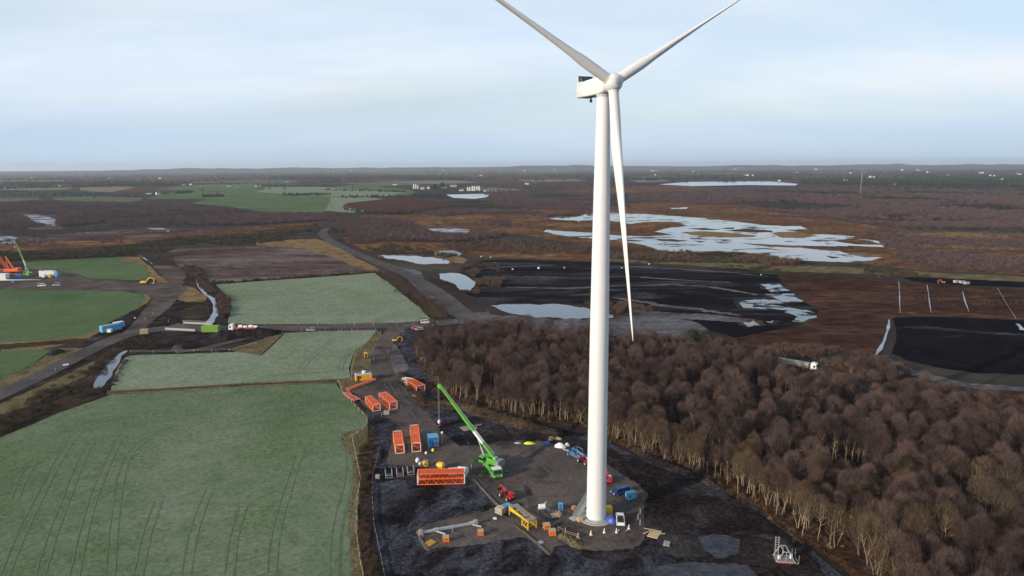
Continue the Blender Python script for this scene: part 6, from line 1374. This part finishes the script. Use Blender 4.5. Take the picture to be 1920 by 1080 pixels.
# people
def person(label, px, py, rz, arms=0.0, z=SZ):
    t = thing('person', label, 'person', at(px, py, z), rz)
    J = [(0, 0, .95), (0, 0, 1.22), (.01, 0, 1.45), (.015, 0, 1.56), (.03, 0, 1.70), (0, .2, 1.43), (.02 + arms, .27, 1.15), (.10 + arms, .27, .90), (0, -.2, 1.43), (.02, -.27, 1.15), (.12, -.25, .92),
         (0, .1, .90), (.02, .13, .49), (-.02, .14, .08), (.10, .15, .04), (0, -.1, .90), (.05, -.13, .49), (.02, -.14, .08), (.14, -.15, .04)]
    Ed = [(0, 1), (1, 2), (2, 3), (3, 4), (2, 5), (5, 6), (6, 7), (2, 8), (8, 9), (9, 10), (0, 11), (11, 12), (12, 13), (13, 14), (0, 15), (15, 16), (16, 17), (17, 18)]
    rad = [.16, .15, .16, .06, .10, .075, .055, .035, .075, .055, .035, .11, .08, .055, .05, .11, .08, .055, .05]
    me = bpy.data.meshes.new('body'); me.from_pydata(J, Ed, []); me.materials.append(P_cloth); o = bpy.data.objects.new('body', me); link(o); o.parent = t
    sk = o.modifiers.new('skin', 'SKIN'); lay = me.skin_vertices[0] if me.skin_vertices else None
    if lay is None:
        bpy.context.view_layer.objects.active = o
        lay = me.skin_vertices[0] if me.skin_vertices else me.skin_vertices.new() if hasattr(me.skin_vertices, 'new') else None
    if lay:
        for i, r in enumerate(rad): lay.data[i].radius = (r, r * (.75 if i in (0, 1, 2) else 1))
        lay.data[0].use_root = True
    o.modifiers.new('smooth', 'SUBSURF').levels = 1
    mb = MB(); mb.loft([[Vector((.03 + r_ * math.cos(a_ * .628), r_ * .9 * math.sin(a_ * .628), z_)) for a_ in range(10)] for z_, r_ in ((1.68, .125), (1.74, .13), (1.80, .09), (1.83, .02))]); mb.build('helmet', P_white, t)
    return t
person('person in dark workwear standing nearer to the cones', 1159.5, 1008, 1.2)
person('person in dark workwear standing further right below the cones', 1174.5, 1008, 1.9, .05)
person('person in dark clothing standing behind the small white tank', 1021.5, 955, -1.2)

# cones
cone0 = None
for px, py, lb in ((1084, 1008, 'white cone, leftmost of the curved row in front of the tower'), (1108, 1003, 'white cone, second from the left of the curved row'), (1133, 999, 'white cone, middle of the curved row below the tower'), (1156, 999, 'white cone beside the standing people'), (1179, 992, 'white cone, rightmost of the curved row')):
    if cone0 is None:
        cone0 = thing('traffic_cone', lb, 'cone', at(px, py), 0, 'white cones in a curved row')
        mb = MB(); mb.tube((0, 0, .05), (0, 0, 1.15), .30, .04, n=12); mb.build('cone', P_white, cone0); mb = MB(); mb.box((0, 0, .03), (.7, .7, .06)); mb.build('base', P_orange3, cone0)
        mb = MB(); mb.tube((0, 0, .45), (0, 0, .65), .215, .16, n=12); mb.build('band', P_orange3, cone0)
    else: dup(cone0, at(px, py), 0, lb)

# marker posts
post0 = thing('marker_post', 'thin pale marker post beside the turbine pad', 'post', at(1200, 965), 0, 'marker posts beside the turbine pad')
mb = MB(); mb.beam((0, 0, 0), (0, 0, 1.6), .065); mb.build('post', P_white, post0); mb = MB(); mb.box((0, 0, 1.5), (.1, .1, .16)); mb.build('top', P_orange3, post0)
for px, py in ((1196, 975), (1200, 985), (884, 880), (716, 782), (752, 766), (791, 812), (829, 832), (272, 600), (287, 590), (316, 604), (104, 696), (655, 606), (665, 611), (700, 611), (745, 609), (820, 607), (855, 605), (866, 608), (915, 588), (811, 613), (756, 625), (727, 663), (700, 675), (713, 625), (1060, 1001), (596, 605), (610, 622), (640, 622), (670, 622), (540, 605), (500, 621), (506, 621), (660, 621)):
    q_ = 'thin pale marker post beside the turbine pad' if py > 700 else 'thin pale marker post beside the access track below the crossroads' if py > 622 and px > 650 else 'thin pale marker post by the road bend near the sky blue container' if px < 330 else 'thin pale marker post along the cross road between the pale fields' if px < 745 else 'thin pale marker post around the crossroads by the wood'
    dup(post0, at(px, py), random.random(), q_, q_.replace('thin pale marker post', 'marker posts'))
sp = thing('sign_pole', 'tall thin pole with a round white lamp beside the blue container', 'pole', at(829.5, 835), 0)
mb = MB(); mb.beam((0, 0, 0), (0, 0, 3.8), .08); mb.build('pole', P_orange3, sp)
mb = MB(); mb.loft([[Vector((r_ * math.cos(a_ * .628), r_ * math.sin(a_ * .628), z_)) for a_ in range(10)] for z_, r_ in ((3.7, .1), (3.85, .35), (4.2, .35), (4.4, .1))]); mb.build('ball', P_white, sp)

# fences
def fence(label, pts, step=4.0, h=1.1, rail=None, z=.25, name='fence', mat=None, rails=2):
    c0_ = G(pts[0][0], pts[0][1], z); t = thing(name, label, 'fence', tuple(c0_)); mat = mat or P_wood; W = [G(p[0], p[1], z) - c0_ for p in pts]
    posts = []
    for i in range(len(W) - 1):
        n = max(1, int((W[i + 1] - W[i]).length / step)); posts += [W[i].lerp(W[i + 1], k / n) for k in range(n)]
    posts.append(W[-1])
    for p in posts[:99]: mb = MB(); mb.beam(p, p + Vector((0, 0, h)), .13); mb.build('post', mat, t)
    mb = MB()
    for k in range(rails):
        for i in range(len(posts) - 1): hh = Vector((0, 0, h * (.9 - .4 * k))); mb.beam(posts[i] + hh, posts[i + 1] + hh, .035 if rail is None else .02, .05 if rail is None else rail)
    mb.build('wires' if rail is None else 'netting', mat, t)
fence('post and wire fence round the rough triangle beside the access track', [(708, 624), (690, 642), (666, 665), (660, 690), (659, 712)])
fence('post and wire fence curving round the corner of the big field', [(634, 716), (642, 735), (665, 762), (688, 785), (690, 800)], 4)
fence('post and rail fence between the bridge road and the pale field', [(245, 662), (330, 661), (430, 658), (480, 646)], 7, 1.3)
fence('post fence along the road below the pale field', [(432, 610), (560, 610), (700, 609), (812, 603)], 9, 1.2, z=.4)
fence('post fence along the top of the lower pale field', [(530, 622), (600, 623), (705, 621)], 8, 1.2, z=.4)
fence('pale silt netting fence along the ditch beside the site', [(712, 840), (708, 860), (699, 890), (698, 935), (701, 985), (711, 1030), (722, 1085), (730, 1130)], 2.5, .6, .25, mat=P_woodgrey, rails=1)
fence('low rope barrier on posts above the grassy mound', [(1047, 996), (1060, 1002), (1083, 1010)], 2.0, 1.1)
fence('post and wire fence along the near field edge', [(690, 800), (660, 820), (668, 860), (676, 900), (668, 950), (668, 1000), (676, 1060), (690, 1120)], 3.0, 1.0)

# ------------------------------------------------------------------ bridge
a, b_ = G(309, 619, .2), G(366, 622, .2); d = b_ - a; Lb = d.length; t = thing('bridge', 'pale concrete bridge carrying the site road over the drain', 'bridge', tuple(a), math.atan2(d.y, d.x))
mb = MB(); mb.box((Lb / 2, 7, .32), (Lb + 6, 13, .3)); mb.build('deck', M_track, t)
for y in (.2, 14): mb = MB(); mb.box((Lb / 2, y, .75), (Lb * .98, .45, 1.1)); mb.build('parapet', M_concrete, t, .03)
mb = MB(); mb.box((Lb / 2, -.05, -.3), (Lb * .9, .3, .9)); mb.build('opening_shade', P_black, t)  # black slab painted in as the shade of the opening under the deck
mb = MB()
for k in range(12): mb.beam((Lb * k / 11, 14, 1.2), (Lb * k / 11, 14, 2.1), .1)
mb.beam((0, 14, 2.05), (Lb, 14, 2.05), .08); mb.build('railing', P_silver, t)
t = thing('wooden_gate', 'small dark wooden gate at the foot of the upper pale field', 'gate', at(694, 604, .3), .1)
for x in (-2, 0, 2): mb = MB(); mb.beam((x, 0, 0), (x, 0, 2.6), .25); mb.build('gate_post', P_woodgrey, t)
mb = MB()
for k in range(4): mb.beam((-2.2, 0, .5 + .5 * k), (2.4, 0, .6 + .5 * k), .15, .12)
mb.beam((-2, 0, .4), (2, 0, 2.4), .12); mb.build('bars', P_woodgrey, t)

# ------------------------------------------------------------------ the second turbine site at the left edge
foot = Vector(at(53, 517, .2)); tipg = Vector(at(22, 517, .2)); dep = depth_of(foot); hgt = (517 - 452) * dep / FPX
mobile_crane('mobile_crane', 'distant green telescopic crane with a long raised boom on the left hand site', tuple(foot), hd((50, 516), (62, 520), .2), (tipg.x, tipg.y + 8, hgt * .98), boomw=1.0, nsec=4, rope_to=hgt * .8)
a = Vector(at(12, 513, .2)); t = thing('crawler_crane', 'red crawler crane with a lattice boom at the left edge', 'crawler crane', tuple(a), .1)
for y in (-3, 3): mb = MB(); mb.prism([(-4.5, 0), (4.5, 0), (5, .8), (4.4, 1.5), (-4.4, 1.5), (-5, .8)], y - .6, y + .6); mb.build('track', P_black, t)
mb = MB(); mb.box((2, 0, 2.6), (13, 4, 1.8)); mb.box((8.5, 0, 3.2), (3.5, 5, 2.6)); mb.build('upper_body', P_orange, t, .1)
mb = MB(); mb.box((-4, -2.4, 3.2), (2.2, 1.6, 2.4)); mb.build('cab', P_white, t, .1)
base = Vector((2, 0, 3.5)); tp = Vector((-17, 0, 34)); mb = MB()
for sy in (-1, 1):
    for sz in (-1, 1): o_ = Vector((sz * .9, sy * 1.1, 0)); mb.tube(base + o_, tp + o_ * .5, .16, n=6)
for k in range(18):
    f, g = k / 18, (k + 1) / 18
    for sy in (-1, 1): mb.tube(base.lerp(tp, f) + Vector((-.9, sy * 1.1, 0)), base.lerp(tp, g) + Vector((.9, sy * 1.1, 0)), .09, n=5)
mb.build('lattice_boom', P_orange, t); mb = MB(); mb.beam((6, -1, 3.5), (1, 0, 14), .35); mb.beam((6, 1, 3.5), (1, 0, 14), .35); mb.beam((2, 0, 4), (1, 0, 14), .25); mb.build('mast', P_orange, t)
a = Vector(at(93, 519, .2)); t = thing('turbine_nacelle', 'white turbine nacelle standing on the ground of the left hand site', 'nacelle', tuple(a), .15)
mb = MB(); mb.prism([(-6, .5), (3.6, .5), (5.2, 1.4), (5.2, 3.2), (3.6, 4.6), (-6, 5.2), (-6.4, 4.8), (-6.4, .9)], -2, 2); mb.build('housing', P_white, t, .25)
mb = MB(); mb.tube((-3, -2.0, 1.3), (-3, -3.4, 1.3), 1.3, n=18); mb.build('drum', P_white, t); mb = MB(); mb.box((1.5, -2.6, 1.2), (2, 1.6, 2.4)); mb.build('generator', P_yellow, t, .1); mb = MB(); mb.box((5.4, -.4, 1.8), (2.4, 3.6, 3.2)); mb.build('cover', P_blue2, t, .2)
mb = MB(); mb.box((-4.8, 0, 5.4), (2.5, 3, .8)); mb.build('cooler', M_dark, t)
a = Vector(at(20, 529, .2)); t = thing('aerofoil', 'long white turbine blade lying along the edge of the left hand site', 'turbine blade', tuple(a), .03)
rings = []
for k in range(12):
    f = k / 11; w = 2.6 * (1 - f) ** .7 * (1 - .35 * max(0, .15 - f) / .15) + .15; hh = 2.2 * (1 - f) ** 1.4 + .15; rings.append([Vector((-40 + 62 * f, math.cos(a_ * .524) * w / 2, 1.6 + math.sin(a_ * .524) * hh / 2)) for a_ in range(12)])
mb = MB(); mb.loft(rings); mb.build('shell', P_white, t); mb = MB(); mb.box((-30, 0, .4), (1.2, 2.6, .8)); mb.box((2, 0, .5), (1, 2, 1)); mb.build('cradle', P_grey, t)
container('white_hub', 'large white machine box in front of the red crawler crane', 'machine box', at(3, 524, .2), .1, 9, 5, 4.2, P_white, P_white, ribs=False)
container('stores_container', 'blue stores container right of the red machinery on the left site', 'container', at(33, 522, .2), .1, 6, 2.6, 2.6, P_blue, P_blue, ribs=False)
telehandler('orange and black loader beside the white machine box on the left site', 20, 522, .3, P_orange, 1.5)
car('works_van', 'white van parked on the open pad of the left hand site', 'van', 79, 537, .3, P_white, 5, 2, 2.2, 'van', z=.2)
car('works_van', 'dark van with a white nose at the rim of the left hand site', 'van', 107, 536, 3.2, P_grey, 6, 2.1, 2.3, 'van', z=.2)

# ------------------------------------------------------------------ pale bales and blocks out on the peat
BALES = ['white bale at the left end of the line on the black peat', 'largest white bale, second from the left on the black peat', 'white bale left of the tower near the back of the black peat', 'left one of two white bales on the bank above the black peat', 'right one of two white bales on the bank above the black peat',
         'white bale just left of the hanging blade on the black peat', 'white bale on the grassy bank right of the hanging blade', 'tiny white bale at the right end of the black peat', 'white bale alone on the brown plain left of the tower', 'tiny white bale beside the bend above the blue container', 'white bale beside the left road, the nearer of two', 'white bale beside the left road, the further of two']
for k, (px, py, s_) in enumerate(((961, 506, 1.6), (1010, 504, 2.2), (1058, 503, 1.3), (902, 482, 1.4), (920, 483, 1.3), (1166, 503, 1.3), (1217, 496, 1.4), (1427, 516, 1.1), (1003, 344, 4), (253, 597, .9), (121, 687, 1.6), (127, 685, 1.2))):
    t = thing('white_bale', BALES[k], 'bale', at(px, py, .15), k); s_ *= .6; mb = MB(); mb.tube((-s_ * .6, 0, s_ * .55), (s_ * .6, 0, s_ * .55), s_ * .55, n=14); mb.build('wrap', P_white, t)
for k, (px, py) in enumerate(((1793, 530), (1804, 531), (1812, 533))):
    container('peat_wagon', ('grey wagon nearest to the orange digger', 'grey wagon, middle of three beyond the digger', 'grey wagon furthest from the orange digger')[k], 'wagon', at(px, py, .2), .3, 3.6, 2, 1.5, P_silver, P_grey, 'grey wagons on the black peat strip', ribs=False)

# ------------------------------------------------------------------ far buildings
P_render = paint('white_render', (0.60, 0.59, 0.57), 0.8, dirt=.1, scale=.3)
def house(label, px, py, L_, W, H, rz, group='farmhouses across the plain', name='farmhouse', cat='house', wall=None, tall=0):
    L_ *= .65; W *= .65; H *= .7; t = thing(name, label, cat, at(px, py, .1), rz, group); w = W / 2; l = L_ / 2
    mb = MB(); mb.box((0, 0, H / 2), (L_, W, H)); mb.add([(-l, -w, H), (-l, w, H), (-l, 0, H + W * .38), (l, -w, H), (l, w, H), (l, 0, H + W * .38)], [(0, 2, 1), (3, 4, 5)]); mb.build('wall', wall or P_render, t)
    mb = MB(); e = .4; hr_ = H + W * .38 + .12
    mb.add([(-l - e, -w - e, H - .25), (l + e, -w - e, H - .25), (l + e, 0, hr_), (-l - e, 0, hr_), (-l - e, w + e, H - .25), (l + e, w + e, H - .25)], [(0, 1, 2, 3), (3, 2, 5, 4)]); rf_ = mb.build('roof', P_roof, t)
    mb = MB(); mb.box((l * .8, 0, hr_ + .3), (.9, .9, 1.5)); mb.build('chimney', P_render, rf_)
    for x in (-.5, 0, .5): mb = MB(); mb.box((x * L_ * .7, -w - .02, H * .55), (1.1, .06, 1.3)); mb.build('window', P_glass, t)
    return t
hs = [('white gabled farmhouse standing out at the near edge of the left fields', 297, 365, 20, 12, 9, .9), ('low white barn beside the gabled farmhouse', 279, 364, 24, 8, 4, .2)]
for lb, px, py, L_, W, H, rz in hs: house(lb, px, py, L_, W, H, rz, None)
fa = [(430, 350, 30, 12, 9), (446, 351, 14, 9, 6), (480, 350, 16, 10, 8), (358, 347, 20, 10, 8), (345, 347, 14, 9, 6), (487, 349, 14, 9, 6), (114, 349, 26, 10, 6), (984, 321, 60, 30, 20), (988, 346, 24, 14, 10), (1400, 330, 40, 22, 14), (1412, 330, 26, 16, 10), (1586, 341, 24, 14, 12), (1742, 325, 70, 30, 14), (1722, 320, 60, 30, 16),
      (1692, 320, 60, 30, 18), (1633, 333, 26, 20, 12), (1639, 333, 22, 16, 8), (1868, 332, 50, 22, 12), (1880, 338, 26, 16, 10), (1495, 324, 40, 20, 12), (657, 321, 60, 30, 18), (830, 321, 50, 30, 18), (756, 320, 50, 30, 14), (624, 322, 40, 20, 12), (1461, 340, 20, 12, 9), (1671, 347, 60, 12, 6), (1300, 322, 50, 24, 14), (1378, 318, 60, 30, 18), (1040, 319, 60, 30, 18), (1530, 318, 70, 30, 18), (1857, 331, 60, 22, 10), (1595, 325, 50, 20, 10), (1776, 330, 40, 20, 10), (1840, 325, 50, 24, 12), (300, 335, 30, 14, 9), (205, 335, 30, 14, 8), (540, 342, 24, 12, 8), (700, 322, 50, 24, 14), (902, 330, 36, 18, 10), (1115, 324, 40, 20, 12), (1230, 329, 40, 20, 10), (1560, 336, 30, 14, 8), (1690, 334, 36, 18, 9), (60, 334, 30, 14, 8), (150, 326, 40, 20, 12), (1910, 328, 40, 20, 12)]
for k, (px, py, L_, W, H) in enumerate(fa): house('small white house far off among the fields of the plain', px, py, L_, W, H, rnd.uniform(-.6, .9))
house('long white barn on the plain just right of the hanging blade', 1226, 321, 150, 30, 14, .0, None, 'barn', 'barn')
# works with silos
for k, (px, w, h_) in enumerate(((776, 2.6, 15), (780, 2.6, 15), (784, 2.4, 11), (877, 2.6, 11), (881, 2.6, 11), (886, 3, 14), (890, 3, 14), (895, 3, 14), (899, 3, 14))):
    t = thing('silo', 'tall white silo of the works near the small lake' if px > 850 else 'tall white silo of the works left of the small lake', 'silo', at(px, 358 if px > 850 else 354, .1), 0, 'silos by the right works' if px > 850 else 'silos by the left works'); mb = MB(); mb.tube((0, 0, 0), (0, 0, h_), w, n=16); mb.build('shell', P_render, t); mb = MB(); mb.tube((0, 0, h_), (0, 0, h_ + 3), w, 1.5, n=16); mb.build('cap', M_whitegrey, t)
for k, (px, py, L_, W, H, c) in enumerate(((792, 355, 24, 14, 10, M_whitegrey), (803, 354, 16, 18, 10, P_render), (865, 358, 24, 14, 6, P_render), (912, 359, 30, 14, 6, P_render), (926, 359, 22, 12, 5, P_render), (832, 353, 30, 16, 7, M_whitegrey), (740, 347, 30, 18, 6, P_render), (850, 350, 40, 20, 8, M_whitegrey))):
    house(('dark roofed shed between the left silos', 'pale shed right of the left silos', 'pale shed left of the right silos', 'long low white shed right of the silos', 'low white shed furthest right by the lake', 'grey shed halfway between the silo groups', 'low pale shed in the fields left of the works', 'grey shed behind the works')[k], px, py, L_, W, H, .1, 'sheds of the works', 'industrial_shed', 'shed', wall=c)
a = Vector(at(1613, 363, .1)); dep = depth_of(a); hm = 43 * dep / FPX; t = thing('radio_mast', 'thin tall radio mast rising above the birch scrub on the right', 'mast', tuple(a))
mb = MB()
for k in range(3): aa = k * 2.09; mb.tube((1.2 * math.cos(aa), 1.2 * math.sin(aa), 0), (.8 * math.cos(aa), .8 * math.sin(aa), hm), .07, n=5)
for k in range(30): z0_ = hm * k / 30; mb.beam((1.1, 0, z0_), (-.6, 1, z0_ + hm / 30), .09)
mb.build('lattice', P_white, t); mb = MB(); mb.tube((0, 0, hm), (0, 0, hm + 5), .2, n=6); mb.build('antenna', P_white, t)
# lone trees round the farms
V1, F1, V2, F2 = tree_meshes(41, 14, 5, .25, 700, 1, tw=(.16, 1.4)); far_kind = (npmesh('trunk', V1, F1, M_bark2), npmesh('crown', V2, F2, M_scrub), 14)
for k, (px, py) in enumerate(((222, 368), (232, 368), (252, 367), (262, 368), (306, 365), (312, 363), (534, 361), (486, 360), (505, 359), (493, 361), (662, 358), (688, 361), (572, 347), (505, 346), (520, 346), (556, 348), (590, 349), (398, 366), (410, 367), (380, 366), (1756, 352), (1890, 360), (1900, 362), (1880, 358), (610, 347), (627, 347))):
    g = G(px, py); put_tree(far_kind, g.x, g.y, rnd.uniform(.9, 1.4), k, 'bare rounded tree standing alone among the distant fields', 'lone trees among the far fields', .1, 'field_tree')
V1, F1, V2, F2 = tree_meshes(42, 15, 5.5, .05, 900, 1, tw=(.4, 1.5)); con_kind = (npmesh('trunk', V1, F1, M_bark2), npmesh('crown', V2, F2, M_conifer), 15)
for px, py, s_, lb in ((815, 361, 1.7, 'dark evergreen left of the works pond, the narrower of two'), (829, 360, 1.9, 'dark evergreen by the works pond, the broader of two')): g = G(px, py); put_tree(con_kind, g.x, g.y, s_, 1, lb, None, .1, 'evergreen_tree')
for px, py, s_, lb in ((1297, 665, .7, 'dark green conifer at the back of the birch wood'), (1252, 700, .5, 'small yellow green holly among the brown birches')): g = G(px, py); put_tree(con_kind, g.x, g.y, s_, 1, lb, None, .1, 'evergreen_tree')
# ------------------------------------------------------------------ haze
def haze():
    x, y0_, y1_, zt = 33000, -33000, 33000, 190
    m = bpy.data.materials.new('haze_air'); m.use_nodes = True; t = m.node_tree; t.nodes.clear()
    o = t.nodes.new('ShaderNodeOutputMaterial'); v = t.nodes.new('ShaderNodeVolumePrincipled')
    v.inputs['Color'].default_value = (0.80, 0.90, 1.0, 1); v.inputs['Density'].default_value = 0.000050; v.inputs['Anisotropy'].default_value = 0.2
    t.links.new(v.outputs[0], o.inputs['Volume'])
    mb = MB(); mb.box((0, 0, (zt - 1) / 2), (2 * x, 2 * x, zt + 1)); ob = mb.build('haze', m); ob['kind'] = 'stuff'; ob['label'] = 'pale blue winter haze over the plain'
haze()
